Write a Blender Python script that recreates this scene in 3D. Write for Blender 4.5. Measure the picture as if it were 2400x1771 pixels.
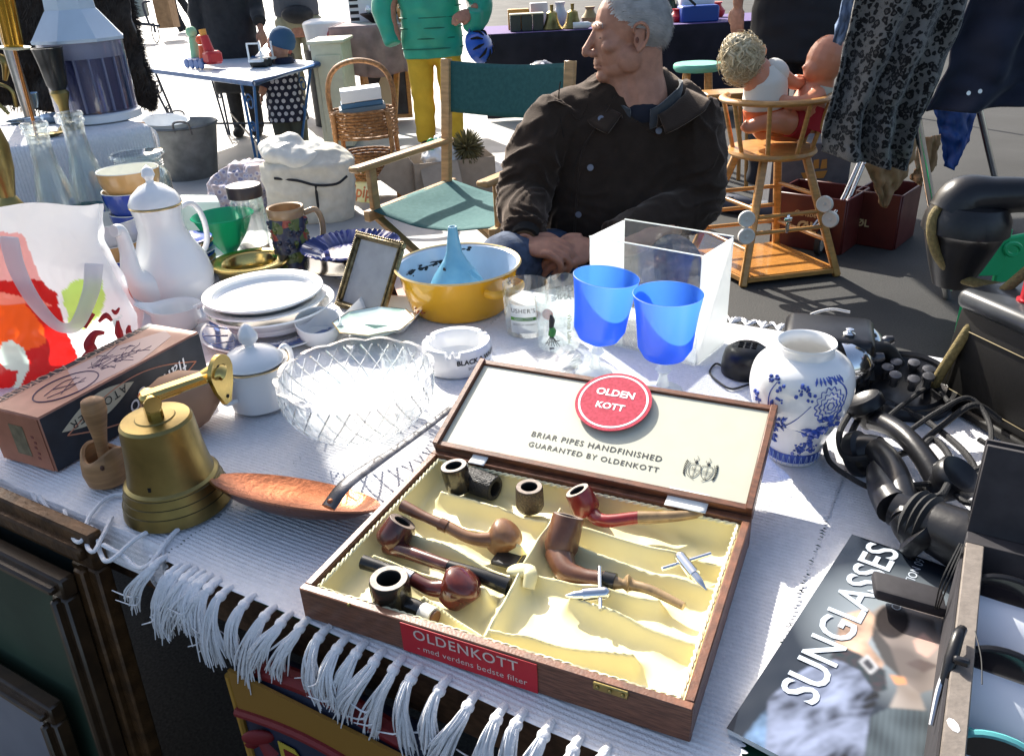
import bpy, bmesh, math, random
from math import sin, cos, pi, radians, sqrt, atan2
from mathutils import Vector, Matrix, Quaternion, noise
import numpy as np
V3 = Vector
random.seed(7)
scn = bpy.context.scene
for o in list(bpy.data.objects): bpy.data.objects.remove(o)

# ------------------------------------------------------------------ camera
CAMZ = 1.3894
PITCH, ROLL, LENS = radians(27.1), radians(-3.0), 28.5
_f = V3((0, cos(PITCH), -sin(PITCH))); _u = V3((0, sin(PITCH), cos(PITCH))); _x = V3((1, 0, 0))
CX = cos(ROLL)*_x + sin(ROLL)*_u; CU = -sin(ROLL)*_x + cos(ROLL)*_u; CF = _f
cam = bpy.data.objects.new('camera', bpy.data.cameras.new('camera'))
scn.collection.objects.link(cam)
cam.matrix_world = Matrix(((CX.x, CU.x, -CF.x, 0), (CX.y, CU.y, -CF.y, 0), (CX.z, CU.z, -CF.z, CAMZ), (0, 0, 0, 1)))
cam.data.lens = LENS; cam.data.sensor_width = 36; cam.data.sensor_fit = 'HORIZONTAL'
cam.data.clip_start = 0.02; cam.data.clip_end = 500
scn.camera = cam

# ------------------------------------------------------------------ world, sun, exposure
SUN_EL = radians(36); SH = V3((0.40, -0.92, 0)).normalized()      # horizontal direction in which shadows fall
world = bpy.data.worlds.new('World'); scn.world = world; world.use_nodes = True
wn = world.node_tree.nodes; wl = world.node_tree.links
sky = wn.new('ShaderNodeTexSky'); sky.sky_type = 'NISHITA'; sky.sun_disc = False
sky.sun_elevation = SUN_EL; sky.sun_rotation = atan2(-SH.x, -SH.y)
sky.dust_density = 3.5; sky.ozone_density = .6
bg = wn['Background']; bg.inputs['Strength'].default_value = 0.115
wl.new(sky.outputs[0], bg.inputs[0])
sl = bpy.data.lights.new('sun', 'SUN'); sl.energy = 5.0; sl.angle = radians(0.53); sl.color = (1.0, 0.95, 0.86)
sun = bpy.data.objects.new('sun', sl); scn.collection.objects.link(sun)
SUND = (SH*cos(SUN_EL) + V3((0, 0, -sin(SUN_EL)))).normalized()
sun.rotation_mode = 'QUATERNION'; sun.rotation_quaternion = SUND.to_track_quat('-Z', 'Y')
vs = scn.view_settings
vs.view_transform = 'Standard'; vs.look = 'None'; vs.exposure = 1.12; vs.gamma = 1.0; vs.use_curve_mapping = False
scn.cycles.use_denoising = True
scn.cycles.max_bounces = 10; scn.cycles.transparent_max_bounces = 24; scn.cycles.transmission_bounces = 8
scn.cycles.sample_clamp_indirect = 6.0; scn.cycles.caustics_reflective = False; scn.cycles.caustics_refractive = False

# ------------------------------------------------------------------ picture position -> place in the world
def ray(x, y):
    x *= 2400/2239.; y *= 2400/2239.; f = LENS/36*2400
    return CF + CX*((x-1200)/f) + CU*((885.5-y)/f)
C0 = V3((0, 0, CAMZ))
def T(x, y, z=0.755):
    d = ray(x, y); return C0 + d*((z-CAMZ)/d.z)
def D(x, y, Y):
    d = ray(x, y); return C0 + d*(Y/d.y)
def RP(x, y, p, n):
    d = ray(x, y); return C0 + d*((p-C0).dot(n)/d.dot(n))

# ------------------------------------------------------------------ scene tree helpers
COL = scn.collection.objects
def tag(o, label=None, cat=None, group=None, kind=None):
    if label: o['label'] = label
    if cat: o['category'] = cat
    if group: o['group'] = group
    if kind: o['kind'] = kind
    return o
def thing(name, label, cat, loc=(0, 0, 0), group=None):
    o = bpy.data.objects.new(name, None); COL.link(o); o.location = loc; o.empty_display_size = .05
    o['_base'] = tuple(loc); del o['_base']
    BASE[o.name] = V3(loc); return tag(o, label, cat, group)
BASE = {}
def setpar(o, p):
    if p is None: return
    o.parent = p
    if p.name in BASE: o.matrix_parent_inverse = Matrix.Translation(-BASE[p.name])
def mk(name, vf, m, parent=None, smooth=True, ang=42, solid=0):
    me = bpy.data.meshes.new(name); me.from_pydata([tuple(v) for v in vf[0]], [], vf[1]); me.update()
    return mko(name, me, m, parent, smooth, ang, solid)
def mko(name, me, m, parent=None, smooth=True, ang=42, solid=0):
    if m: me.materials.clear(); me.materials.append(m)
    if smooth:
        me.shade_smooth()
        try: me.set_sharp_from_angle(angle=radians(ang))
        except Exception: pass
    o = bpy.data.objects.new(name, me); COL.link(o); setpar(o, parent)
    if solid:
        s = o.modifiers.new('solid', 'SOLIDIFY'); s.thickness = solid; s.offset = 0
    return o

# ------------------------------------------------------------------ shapes: each returns (verts, faces)
def join(*vfs):
    V, F = [], []
    for v, f in vfs:
        n = len(V); V += list(v); F += [tuple(i+n for i in q) for q in f]
    return V, F
def frame(axis):
    a = V3(axis).normalized(); t = V3((1, 0, 0)) if abs(a.x) < .9 else V3((0, 1, 0))
    x = (t - a*t.dot(a)).normalized(); return x, a.cross(x), a
def xf(vf, M): return [M @ V3(v) for v in vf[0]], vf[1]
def aim(loc, axis=(0, 0, 1), roll=0):
    x, y, a = frame(axis)
    x2 = x*cos(roll)+y*sin(roll); y2 = -x*sin(roll)+y*cos(roll)
    return Matrix(((x2.x, y2.x, a.x, loc[0]), (x2.y, y2.y, a.y, loc[1]), (x2.z, y2.z, a.z, loc[2]), (0, 0, 0, 1)))
def basis(loc, x, y, z):
    return Matrix(((x[0], y[0], z[0], loc[0]), (x[1], y[1], z[1], loc[1]), (x[2], y[2], z[2], loc[2]), (0, 0, 0, 1)))
def lathe(prof, loc=(0, 0, 0), n=36, axis=(0, 0, 1), sx=1, sy=1, wob=None, roll=0, zw=None):
    V, F, rows = [], [], []
    for i, (r, z) in enumerate(prof):
        if r < 1e-6: rows.append([len(V)]); V.append(V3((0, 0, z)))
        else:
            rows.append(list(range(len(V), len(V)+n)))
            for k in range(n):
                t = 2*pi*k/n; w = wob(t, i) if wob else 1; dz = zw(t, i) if zw else 0
                V.append(V3((r*cos(t)*sx*w, r*sin(t)*sy*w, z+dz)))
    for a, b in zip(rows, rows[1:]):
        if len(a) == 1 and len(b) == 1: continue
        for k in range(n):
            l = (k+1) % n
            if len(a) == 1: F.append((a[0], b[l], b[k]))
            elif len(b) == 1: F.append((a[k], a[l], b[0]))
            else: F.append((a[k], a[l], b[l], b[k]))
    return xf((V, F), aim(loc, axis, roll))
def smoothpts(pts, k=6, closed=False):
    P = [V3(p) for p in pts]; n = len(P); out = []
    if n < 3 and not closed:
        return [P[0].lerp(P[-1], i/k) for i in range(k+1)]
    for i in range(n if closed else n-1):
        p0 = P[(i-1) % n] if closed or i > 0 else P[0]*2-P[1]
        p1 = P[i]; p2 = P[(i+1) % n]
        p3 = P[(i+2) % n] if closed or i+2 < n else P[-1]*2-P[-2]
        for j in range(k):
            t = j/k
            out.append(.5*((2*p1)+(p2-p0)*t+(2*p0-5*p1+4*p2-p3)*t*t+(3*p1-p0-3*p2+p3)*t*t*t))
    if not closed: out.append(P[-1])
    return out
def lerpl(r, n):
    if isinstance(r, (int, float)): return [r]*n
    m = len(r)-1; out = []
    for i in range(n):
        t = i/(n-1)*m; k = min(int(t), m-1); out.append(r[k]+(r[k+1]-r[k])*(t-k))
    return out
def tube(pts, r, n=8, k=6, closed=False, flat=1.0, up=None, smooth=True, cap=True):
    P = smoothpts(pts, k, closed) if smooth else [V3(p) for p in pts]
    R = lerpl(r, len(P)); N = len(P); V, F = [], []
    t0 = (P[1]-P[0]).normalized()
    x = V3(up)-t0*V3(up).dot(t0) if up else frame(t0)[0]
    x.normalize()
    for i, p in enumerate(P):
        if closed: t = (P[(i+1) % N]-P[i-1])
        else: t = P[min(i+1, N-1)]-P[max(i-1, 0)]
        if t.length < 1e-9: t = V3((0, 0, 1))
        t.normalize(); x = x-t*x.dot(t)
        if x.length < 1e-6: x = frame(t)[0]
        x.normalize(); y = t.cross(x)
        for j in range(n):
            a = 2*pi*j/n; V.append(p+x*cos(a)*R[i]+y*sin(a)*R[i]*flat)
    for i in range(N if closed else N-1):
        a = i*n; b = ((i+1) % N)*n
        for j in range(n):
            l = (j+1) % n; F.append((a+j, a+l, b+l, b+j))
    if not closed and cap:
        F.append(tuple(reversed(range(n)))); F.append(tuple((N-1)*n+j for j in range(n)))
    return V, F
def box(cx, cy, cz, sx, sy, sz, bev=0, M=None, seg=1):
    """centre and full sizes, edges rounded by bev"""
    bm = bmesh.new(); bmesh.ops.create_cube(bm, size=1)
    for v in bm.verts: v.co = V3((cx+v.co.x*sx, cy+v.co.y*sy, cz+v.co.z*sz))
    if bev: bmesh.ops.bevel(bm, geom=bm.edges[:], offset=bev, segments=seg, profile=.5, affect='EDGES')
    bm.verts.index_update()
    r = [v.co.copy() for v in bm.verts], [tuple(v.index for v in f.verts) for f in bm.faces]; bm.free()
    return xf(r, M) if M else r
def beam(a, b, w, h, up=(0, 0, 1), bev=0.002, ext=0):
    """a straight board from a to b; w across, h along up"""
    a, b = V3(a), V3(b); d = b-a; L = d.length; z = d.normalized()
    u = V3(up)-z*V3(up).dot(z)
    if u.length < 1e-5: u = frame(z)[0]
    u.normalize(); s = u.cross(z)
    return box(0, 0, L/2, w, h, L+ext*2, bev, basis(a, s, u, z))
def grid(fn, nu, nv, wrapu=False):
    V, F = [], []
    for j in range(nv+1):
        for i in range(nu+(0 if wrapu else 1)): V.append(V3(fn(i/nu, j/nv)))
    w = nu if wrapu else nu+1
    for j in range(nv):
        for i in range(nu):
            k = (i+1) % w if wrapu else i+1
            F.append((j*w+i, j*w+k, (j+1)*w+k, (j+1)*w+i))
    return V, F
def ball(c, r, n=16, m=10, axis=(0, 0, 1), roll=0):
    rx, ry, rz = (r, r, r) if isinstance(r, (int, float)) else r
    p = [(0, -1)]+[(cos(a), sin(a)) for a in [-pi/2+pi*(i+1)/m for i in range(m-1)]]+[(0, 1)]
    v, f = lathe(p, n=n)
    return xf(([V3((q.x*rx, q.y*ry, q.z*rz)) for q in v], f), aim(c, axis, roll))
def loft(rings, n=20, cap=True):
    """rings: (centre, rx, ry, xdir, ydir, power)"""
    V, F = [], []
    for c, rx, ry, xd, yd, pw in rings:
        for k in range(n):
            t = 2*pi*k/n; a, b = cos(t), sin(t)
            a = math.copysign(abs(a)**(2/pw), a); b = math.copysign(abs(b)**(2/pw), b)
            V.append(V3(c)+V3(xd)*a*rx+V3(yd)*b*ry)
    for i in range(len(rings)-1):
        for k in range(n):
            l = (k+1) % n; F.append((i*n+k, i*n+l, (i+1)*n+l, (i+1)*n+k))
    if cap:
        F.append(tuple(reversed(range(n)))); m = (len(rings)-1)*n; F.append(tuple(m+k for k in range(n)))
    return V, F
def prism(poly, h, M):
    """flat outline (x, y) of thickness h along +z, carried by matrix M"""
    n = len(poly); V = [M @ V3((x, y, 0)) for x, y in poly]+[M @ V3((x, y, h)) for x, y in poly]
    F = [tuple(reversed(range(n))), tuple(range(n, 2*n))]+[(i, (i+1) % n, n+(i+1) % n, n+i) for i in range(n)]
    return V, F
def fuse(vfs, voxel, smooth=4, fac=.5):
    """union of overlapping closed shapes as one continuous skin"""
    v, f = join(*vfs)
    me = bpy.data.meshes.new('tmp'); me.from_pydata([tuple(q) for q in v], [], f); me.update()
    o = bpy.data.objects.new('tmp', me); COL.link(o)
    r = o.modifiers.new('r', 'REMESH'); r.mode = 'VOXEL'; r.voxel_size = voxel; r.adaptivity = 0
    if smooth:
        s = o.modifiers.new('s', 'SMOOTH'); s.iterations = smooth; s.factor = fac
    dg = bpy.context.evaluated_depsgraph_get(); dg.update()
    nm = bpy.data.meshes.new_from_object(o.evaluated_get(dg)); bpy.data.objects.remove(o)
    return nm
def displace(me, fn):
    n = len(me.vertices); co = np.empty(n*3, 'f'); me.vertices.foreach_get('co', co)
    no = np.empty(n*3, 'f'); me.vertex_normals.foreach_get('vector', no)
    co = co.reshape(-1, 3); no = no.reshape(-1, 3)
    co += no*fn(co, no)[:, None]
    me.vertices.foreach_set('co', co.ravel()); me.update(); return me
def textvf(body, size, shear=0, bold=0, spacing=1, align='CENTER', lines=1.0):
    cu = bpy.data.curves.new('t', 'FONT'); cu.body = body; cu.size = size; cu.shear = shear; cu.offset = bold
    cu.space_character = spacing; cu.align_x = align; cu.align_y = 'CENTER'; cu.resolution_u = 3; cu.space_line = lines
    o = bpy.data.objects.new('t', cu); COL.link(o)
    dg = bpy.context.evaluated_depsgraph_get(); dg.update()
    me = bpy.data.meshes.new_from_object(o.evaluated_get(dg))
    r = [v.co.copy() for v in me.vertices], [tuple(p.vertices) for p in me.polygons]
    bpy.data.objects.remove(o); return r
def letter(name, body, size, m, parent, M, bend=None, **kw):
    """flat print lying on a surface: local x along the line, z off the surface"""
    v, f = textvf(body, size, **kw)
    v = [bend(q) if bend else M @ q for q in v]
    return mk(name, (v, f), m, parent, smooth=False)

# ------------------------------------------------------------------ materials
def mat(name, col, rough=.5, metal=0, spec=.5, var=0, vscale=20, bump=0, bscale=200, col2=None, coat=0, sheen=0,
        sss=0, trans=0, ior=1.45, grain=None, detail=4, aniso=0):
    m = bpy.data.materials.new(name); m.use_nodes = True; nt = m.node_tree; N = nt.nodes; L = nt.links
    b = N['Principled BSDF']; I = b.inputs
    c = tuple(col)+(1,); I['Base Color'].default_value = c; I['Roughness'].default_value = rough
    I['Metallic'].default_value = metal; I['Specular IOR Level'].default_value = spec; I['Coat Weight'].default_value = coat
    I['Coat Roughness'].default_value = .08
    if sheen: I['Sheen Weight'].default_value = sheen; I['Sheen Roughness'].default_value = .4
    if sss: I['Subsurface Weight'].default_value = sss; I['Subsurface Radius'].default_value = (.012, .005, .003); I['Subsurface Scale'].default_value = 1
    I['Transmission Weight'].default_value = trans; I['IOR'].default_value = ior
    tc = N.new('ShaderNodeTexCoord'); src = tc.outputs['Object']
    if grain:
        mp = N.new('ShaderNodeMapping'); mp.inputs['Scale'].default_value = grain; L.new(src, mp.inputs[0]); src = mp.outputs[0]
    if var or col2:
        n = N.new('ShaderNodeTexNoise'); n.inputs['Scale'].default_value = vscale; n.inputs['Detail'].default_value = detail
        L.new(src, n.inputs['Vector'])
        r = N.new('ShaderNodeValToRGB'); r.color_ramp.elements[0].position = .35; r.color_ramp.elements[1].position = .68
        k = col2 if col2 else tuple(max(0, q*(1-var)) for q in col)
        r.color_ramp.elements[0].color = tuple(k)+(1,)
        r.color_ramp.elements[1].color = tuple(min(1, q*(1+var*.5)) if not col2 else q for q in col)+(1,)
        L.new(n.outputs['Fac'], r.inputs[0]); L.new(r.outputs[0], I['Base Color'])
        mr = N.new('ShaderNodeMapRange'); mr.inputs['To Min'].default_value = min(1, rough+.12); mr.inputs['To Max'].default_value = max(.02, rough-.08)
        L.new(n.outputs['Fac'], mr.inputs[0]); L.new(mr.outputs[0], I['Roughness'])
    if bump:
        n2 = N.new('ShaderNodeTexNoise'); n2.inputs['Scale'].default_value = bscale; n2.inputs['Detail'].default_value = 5
        L.new(src, n2.inputs['Vector']); bp = N.new('ShaderNodeBump'); bp.inputs['Strength'].default_value = bump; bp.inputs['Distance'].default_value = .003
        L.new(n2.outputs['Fac'], bp.inputs['Height']); L.new(bp.outputs[0], I['Normal'])
    return m
def nodes(m): return m.node_tree.nodes, m.node_tree.links, m.node_tree.nodes['Principled BSDF']
def glass(name, tint=(.97, .99, .99), refr=.10, rough=.02, bump=0, bscale=60, edge=3.2):
    """clear glass: mostly passes light, mirrors at grazing angles, partly bends what is behind"""
    m = bpy.data.materials.new(name); m.use_nodes = True; nt = m.node_tree; N = nt.nodes; L = nt.links; N.clear()
    out = N.new('ShaderNodeOutputMaterial'); tr = N.new('ShaderNodeBsdfTransparent'); tr.inputs[0].default_value = tint+(1,)
    gl = N.new('ShaderNodeBsdfGlossy'); gl.inputs['Roughness'].default_value = rough; gl.inputs[0].default_value = (1, 1, 1, 1)
    lw = N.new('ShaderNodeLayerWeight'); lw.inputs[0].default_value = .5; pw = N.new('ShaderNodeMath'); pw.operation = 'POWER'; pw.inputs[1].default_value = edge; L.new(lw.outputs['Facing'], pw.inputs[0])
    fr = N.new('ShaderNodeMath'); fr.operation = 'MULTIPLY_ADD'; fr.inputs[1].default_value = .75; fr.inputs[2].default_value = .03; L.new(pw.outputs[0], fr.inputs[0])
    mx = N.new('ShaderNodeMixShader'); L.new(fr.outputs[0], mx.inputs[0]); L.new(tr.outputs[0], mx.inputs[1]); L.new(gl.outputs[0], mx.inputs[2])
    g = N.new('ShaderNodeBsdfGlass'); g.inputs['Roughness'].default_value = rough; g.inputs['IOR'].default_value = 1.45; g.inputs[0].default_value = tint+(1,)
    m2 = N.new('ShaderNodeMixShader'); m2.inputs[0].default_value = refr
    L.new(mx.outputs[0], m2.inputs[1]); L.new(g.outputs[0], m2.inputs[2]); L.new(m2.outputs[0], out.inputs[0])
    if bump:
        tc = N.new('ShaderNodeTexCoord'); n = N.new('ShaderNodeTexNoise'); n.inputs['Scale'].default_value = bscale; L.new(tc.outputs['Object'], n.inputs['Vector'])
        b = N.new('ShaderNodeBump'); b.inputs['Strength'].default_value = bump; b.inputs['Distance'].default_value = .004
        L.new(n.outputs['Fac'], b.inputs['Height'])
        for q in (gl, g, lw): L.new(b.outputs[0], q.inputs['Normal'])
    return m
def thin(name, col, diff=.4, transl=.5, clear=.1, rough=.5, gloss=.08):
    """thin sheet that lets light through: plastic bag, frosted glass, satin"""
    m = bpy.data.materials.new(name); m.use_nodes = True; nt = m.node_tree; N = nt.nodes; L = nt.links; N.clear()
    out = N.new('ShaderNodeOutputMaterial'); d = N.new('ShaderNodeBsdfDiffuse'); t = N.new('ShaderNodeBsdfTranslucent'); c = N.new('ShaderNodeBsdfTransparent')
    for q in (d, t, c): q.inputs[0].default_value = tuple(col)+(1,)
    gl = N.new('ShaderNodeBsdfGlossy'); gl.inputs['Roughness'].default_value = rough
    a = N.new('ShaderNodeMixShader'); a.inputs[0].default_value = transl/(diff+transl); L.new(d.outputs[0], a.inputs[1]); L.new(t.outputs[0], a.inputs[2])
    b = N.new('ShaderNodeMixShader'); b.inputs[0].default_value = clear; L.new(a.outputs[0], b.inputs[1]); L.new(c.outputs[0], b.inputs[2])
    e = N.new('ShaderNodeMixShader'); e.inputs[0].default_value = gloss; L.new(b.outputs[0], e.inputs[1]); L.new(gl.outputs[0], e.inputs[2])
    L.new(e.outputs[0], out.inputs[0]); m['_c'] = 1; del m['_c']
    m['cols'] = [n.name for n in (d, t, c)]
    return m
porcelain = mat('porcelain', (.80, .80, .79), .12, spec=.5, coat=.3, var=.03, vscale=9)
whiteplastic = mat('white_plastic', (.75, .77, .78), .3, var=.03)
gold = mat('gold_rim', (.75, .52, .22), .25, metal=1)
brass = mat('brass', (.29, .225, .085), .34, metal=1, var=.35, vscale=14, bump=.05, bscale=300)
brassbright = mat('brass_bright', (.62, .45, .15), .18, metal=1, var=.25, vscale=9)
black = mat('black_bakelite', (.011, .011, .013), .30, spec=.45, var=.4, vscale=22, bump=.06)
blackmatte = mat('black_matte', (.015, .015, .017), .6, var=.3)
rubber = mat('black_rubber', (.02, .02, .02), .65)
chrome = mat('chrome', (.72, .73, .74), .12, metal=1, var=.1)
steel = mat('steel', (.5, .5, .5), .3, metal=1, var=.2, vscale=40)
iron = mat('dark_iron', (.13, .13, .14), .38, metal=.8, var=.4, vscale=60, bump=.3, bscale=90)
inkblack = mat('black_print', (.02, .02, .02), .6)
inkwhite = mat('white_print', (.8, .8, .8), .5)
clearglass = glass('clear_glass')
# ================================================================== ground
asph = mat('asphalt', (.048, .047, .045), .75, var=.22, vscale=1.3, spec=.3)
N, L, b = nodes(asph)
vn = N.new('ShaderNodeTexNoise'); vn.inputs['Scale'].default_value = 160; vn.inputs['Detail'].default_value = 3
vv = N.new('ShaderNodeTexVoronoi'); vv.inputs['Scale'].default_value = 120
tc = N.new('ShaderNodeTexCoord'); L.new(tc.outputs['Object'], vn.inputs['Vector']); L.new(tc.outputs['Object'], vv.inputs['Vector'])
mx = N.new('ShaderNodeMixRGB'); mx.blend_type = 'OVERLAY'; mx.inputs[0].default_value = .75
old = b.inputs['Base Color'].links[0].from_socket
L.new(old, mx.inputs[1]); L.new(vn.outputs['Fac'], mx.inputs[2]); L.new(mx.outputs[0], b.inputs['Base Color'])
bp = N.new('ShaderNodeBump'); bp.inputs['Strength'].default_value = .35; bp.inputs['Distance'].default_value = .002
L.new(vv.outputs['Distance'], bp.inputs['Height']); L.new(bp.outputs[0], b.inputs['Normal'])
def gfn(u, v): 
    x, y = -150+300*u, -20+300*v
    return (x, y, 0)
tag(mk('ground', grid(gfn, 8, 8), asph, smooth=False), 'grey asphalt market square with sunlit and shaded patches', kind='structure')
# paler ground sheet: the sunlit brightness of the square is put into its colour
paleground = mat('sunlit_ground_tone', (.42, .41, .39), .6, var=.18, vscale=2.5, bump=.25, bscale=120)
paleoutline = [(-150, 3.4), (-2.6, 3.4), (-.9, 3.0), (.1, 3.6), (.35, 5.2), (.3, 9.5), (-.2, 14), (-2, 60), (-150, 150)]
tag(mk('sunlit_pale_ground', prism(paleoutline, .004, Matrix.Identity(4)), paleground, smooth=False), 'pale ground sheet with the sunlit brightness of the square in its colour', kind='structure')

# ================================================================== sales table
e1 = V3((.857, -.515, 0)).normalized(); e2 = V3((.515, .857, 0)).normalized(); EZ = V3((0, 0, 1))
def UV(u, v, z=.755): return e1*u+e2*v+EZ*z
TB = basis((0, 0, 0), e1, e2, EZ)
greenpaint = mat('green_paint', (.008, .07, .035), .4, var=.25, vscale=30)
tablewood = mat('table_wood', (.11, .055, .028), .55, var=.4, vscale=14, grain=(1, 9, 9), bump=.2)
tb = thing('sales_table', 'long green topped wooden sales table under white rugs', 'table', UV(-.6, .95, 0))
mk('tabletop', box(-.75, .955, .735, 2.9, .96, .022, .003, TB), greenpaint, tb)
mk('apron', join(box(-.75, .5, .685, 2.8, .03, .075, .003, TB), box(-.75, 1.40, .685, 2.8, .03, .075, .003, TB)), tablewood, tb)
for u in (-2.1, -.62, .62):
    for v in (.54, 1.36):
        mk('leg', box(u, v, .36, .05, .05, .72, .004, TB), tablewood, tb)

# ================================================================== rag rugs used as table cloths
cotton = mat('white_cotton', (.74, .74, .76), .9, var=.06, vscale=120, bump=.55, bscale=420, sheen=.2)
cotton2 = mat('bluish_cotton', (.60, .66, .78), .9, var=.08, vscale=120, bump=.55, bscale=420, sheen=.2)
def rug(name, label, u0, u1, v0, v1, m, rib=.0062, amp=.0017, seed=1, z0=.7505, skew=0, acrossu=False, gapu=.02):
    t = thing(name, label, 'rug', UV((u0+u1)/2, (v0+v1)/2, z0), 'white rag rugs on the sales table')
    rnd = random.Random(seed)
    nr = int((v1-v0)/rib); per = 4; nu = max(6, int((u1-u0)/gapu))
    ends = [(rnd.uniform(-.0025, .002), rnd.uniform(-.002, .0025)) for _ in range(nr+1)]
    prof = [0, .75, 1, .75]
    Vv, Ff = [], []
    rows = nr*per+1
    for j in range(rows):
        k = min(j//per, nr-1); h = prof[j % per]; v = v0+(v1-v0)*j/(rows-1)
        a, bnd = ends[k]
        for i in range(nu+1):
            s = i/nu; u = u0+(u1-u0)*s
            e = h*.005
            if i == 0: u += a-e+.004
            if i == nu: u += bnd+e-.004
            w = .0055*noise.noise((u*3.1+seed, v*5, 0))+.002*noise.noise((u*11, v*17, seed))
            hh = h*(1 if 0 < i < nu else .35)
            vv_ = v+.004*noise.noise((u*6, k*.02+seed, 1.3))+skew*(u-u0)
            wk = .8+.35*noise.noise((u*45, k*3.7, seed))
            dr = max(0, .474-v+.004*noise.noise((u*20, 0, seed))) if v0 < .45 else 0
            Vv.append(UV(u, vv_+dr*.45, z0+.002+w*.25+hh*amp*wk-dr*.95))
    for j in range(rows-1):
        for i in range(nu):
            p = j*(nu+1)+i; Ff.append((p, p+1, p+nu+2, p+nu+1))
    mk('woven_ribs', (Vv, Ff), m, t, ang=80)
    return t
rug_l = rug('rag_rug', 'white ribbed rag rug under the brass bell with loose yarn loops', -1.95, -.7985, .435, 1.44, cotton, seed=3, z0=.7492)
rug_c = rug('rag_rug', 'white ribbed rag rug with knotted tassels under the pipe case', -.80, -.0885, .458, 1.44, cotton, seed=5)
rug_r = rug('rag_rug', 'white ribbed rag rug under the magazine and telephone parts', -.0905, .80, .53, 1.44, cotton, seed=8, z0=.7492)
# tassels along the front edge of the middle rug
def tassel(parent, u, v, seed, ln=.085, z=.752):
    r = random.Random(seed); vf = []
    out = -e2
    lean = r.uniform(-.75, .12)
    k0 = UV(u, v-.012, z+.001)
    vf.append(ball(k0, (.0068, .0075, .006), 10, 7))
    vf.append(tube([UV(u, v+.006, z+.002), UV(u, v-.004, z+.003), k0], [.004, .005, .005], 7, 3))
    ns = 34
    for i in range(ns):
        a = r.uniform(0, 2*pi); q = sqrt(r.random()); ox, oy = cos(a)*q, sin(a)*q
        L2 = ln*r.uniform(.72, 1.08)
        side = e1*(ox*.0065)+EZ*(oy*.005)
        fan = e1*(ox*.007+lean*.05+r.gauss(0, .003))+out*(abs(oy)*.010+r.gauss(0, .003))
        p = [k0+side*.5, k0+out*.009+side*.9-EZ*.003, k0+out*.019+side-EZ*L2*.28+fan*.3, k0+out*.022+side-EZ*L2*.65+fan*.7+e1*r.gauss(0, .0022), k0+out*.02+side*1.1-EZ*L2+fan]
        if r.random() < .09: p[-1] = p[-1]+e1*r.uniform(-.035, .015)+EZ*r.uniform(0, .03)
        vf.append(tube(p, [.0015, .0016, .0014, .0013, .0007], 4, 3))
    mk('tassel', join(*vf), cotton, parent, ang=80)
uu = -.792; i = 0
while uu < -.10:
    tassel(rug_c, uu, .458+random.uniform(-.003, .003), 100+i, ln=random.uniform(.055, .105)); uu += random.uniform(.019, .036); i += 1
for i in range(5): tassel(rug_c, -.755+.013*i+.003, .46, 300+i, ln=random.uniform(.055, .075))
# back edge tassels lie flat behind the clear box
for i in range(9):
    r = random.Random(i+40); c = UV(-.40+.03*i, 1.445, .752); vf = []
    for k in range(12):
        a = r.uniform(-.9, .9); vf.append(tube([c, c+e2*.02+e1*a*.02+EZ*.006*r.random(), c+e2*.035+e1*a*.035-EZ*.02*r.random()], [.002, .0018, .001], 4, 2))
    mk('tassel', join(*vf), cotton, rug_c, ang=80)
# loose yarn loops of the left rug
def yarn(pts, r=.0028, par=rug_l): mk('yarn_loop', tube(pts, r, 7, 6), cotton, par)
yarn([T(300, 1080, .757), T(240, 1085, .758), T(195, 1130, .760), T(180, 1180, .758), T(160, 1175, .752), T(140, 1115, .756)])
yarn([T(245, 1130, .757), T(225, 1170, .757), T(205, 1205, .754), T(190, 1190, .752), T(200, 1150, .756)])
yarn([T(430, 1130, .757), T(380, 1165, .758), T(330, 1230, .752), T(300, 1240, .744), T(270, 1215, .748), T(225, 1190, .755)], .0032)
yarn([T(370, 1140, .757), T(300, 1175, .757), T(240, 1225, .75), T(220, 1210, .746), T(215, 1180, .754)], .003)
yarn([T(330, 1215, .755), T(325, 1240, .735), T(340, 1275, .71), T(365, 1290, .70)], .003)
yarn([T(355, 1190, .757), T(358, 1230, .74), T(365, 1320, .66), T(372, 1398, .61)], .0026)
yarn([T(70, 1080, .757), T(90, 1120, .74), T(95, 1180, .69), T(112, 1230, .65)], .0035)
yarn([T(85, 1085, .757), T(112, 1130, .74), T(118, 1190, .69), T(128, 1258, .635)], .0035)
yarn([T(0, 1070, .757), T(40, 1095, .74), T(90, 1105, .735)], .0025)
# ================================================================== pipe case
cy_ = radians(-25.81); ux = V3((cos(cy_), sin(cy_), 0)); uy = V3((-sin(cy_), cos(cy_), 0))
FL = V3((-.2433, .6849, 0)); BLn, BWd, BZ0, BZ1 = .4294, .30, .7555, .797
CB = basis(FL, ux, uy, EZ)
def loc2(p): q = p-FL; return q.dot(ux), q.dot(uy)
casewood = mat('mahogany', (.17, .068, .036), .42, var=.45, vscale=10, grain=(6, 6, 60), bump=.15, bscale=60, coat=.15)
N, L, b = nodes(casewood)
satin = mat('cream_satin', (.76, .68, .38), .32, spec=.45, var=.06, vscale=18, sheen=.25)
cream = mat('cream_card', (.50, .50, .40), .38, var=.05, vscale=30)
redlabel = mat('red_label', (.48, .012, .022), .4, var=.06)
redfelt = mat('red_sticker', (.50, .03, .07), .75, var=.35, vscale=260, col2=(.36, .02, .045))
pc = thing('pipe_case', 'open mahogany display case lined with cream satin holding tobacco pipes', 'case', FL+ux*.21+uy*.15+EZ*.755)
w = .010; hz = BZ1-BZ0; zc = (BZ0+BZ1)/2
mk('case_floor', box(BLn/2, BWd/2, BZ0+.003, BLn-.004, BWd-.004, .004, 0, CB), casewood, pc, smooth=False)
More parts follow.
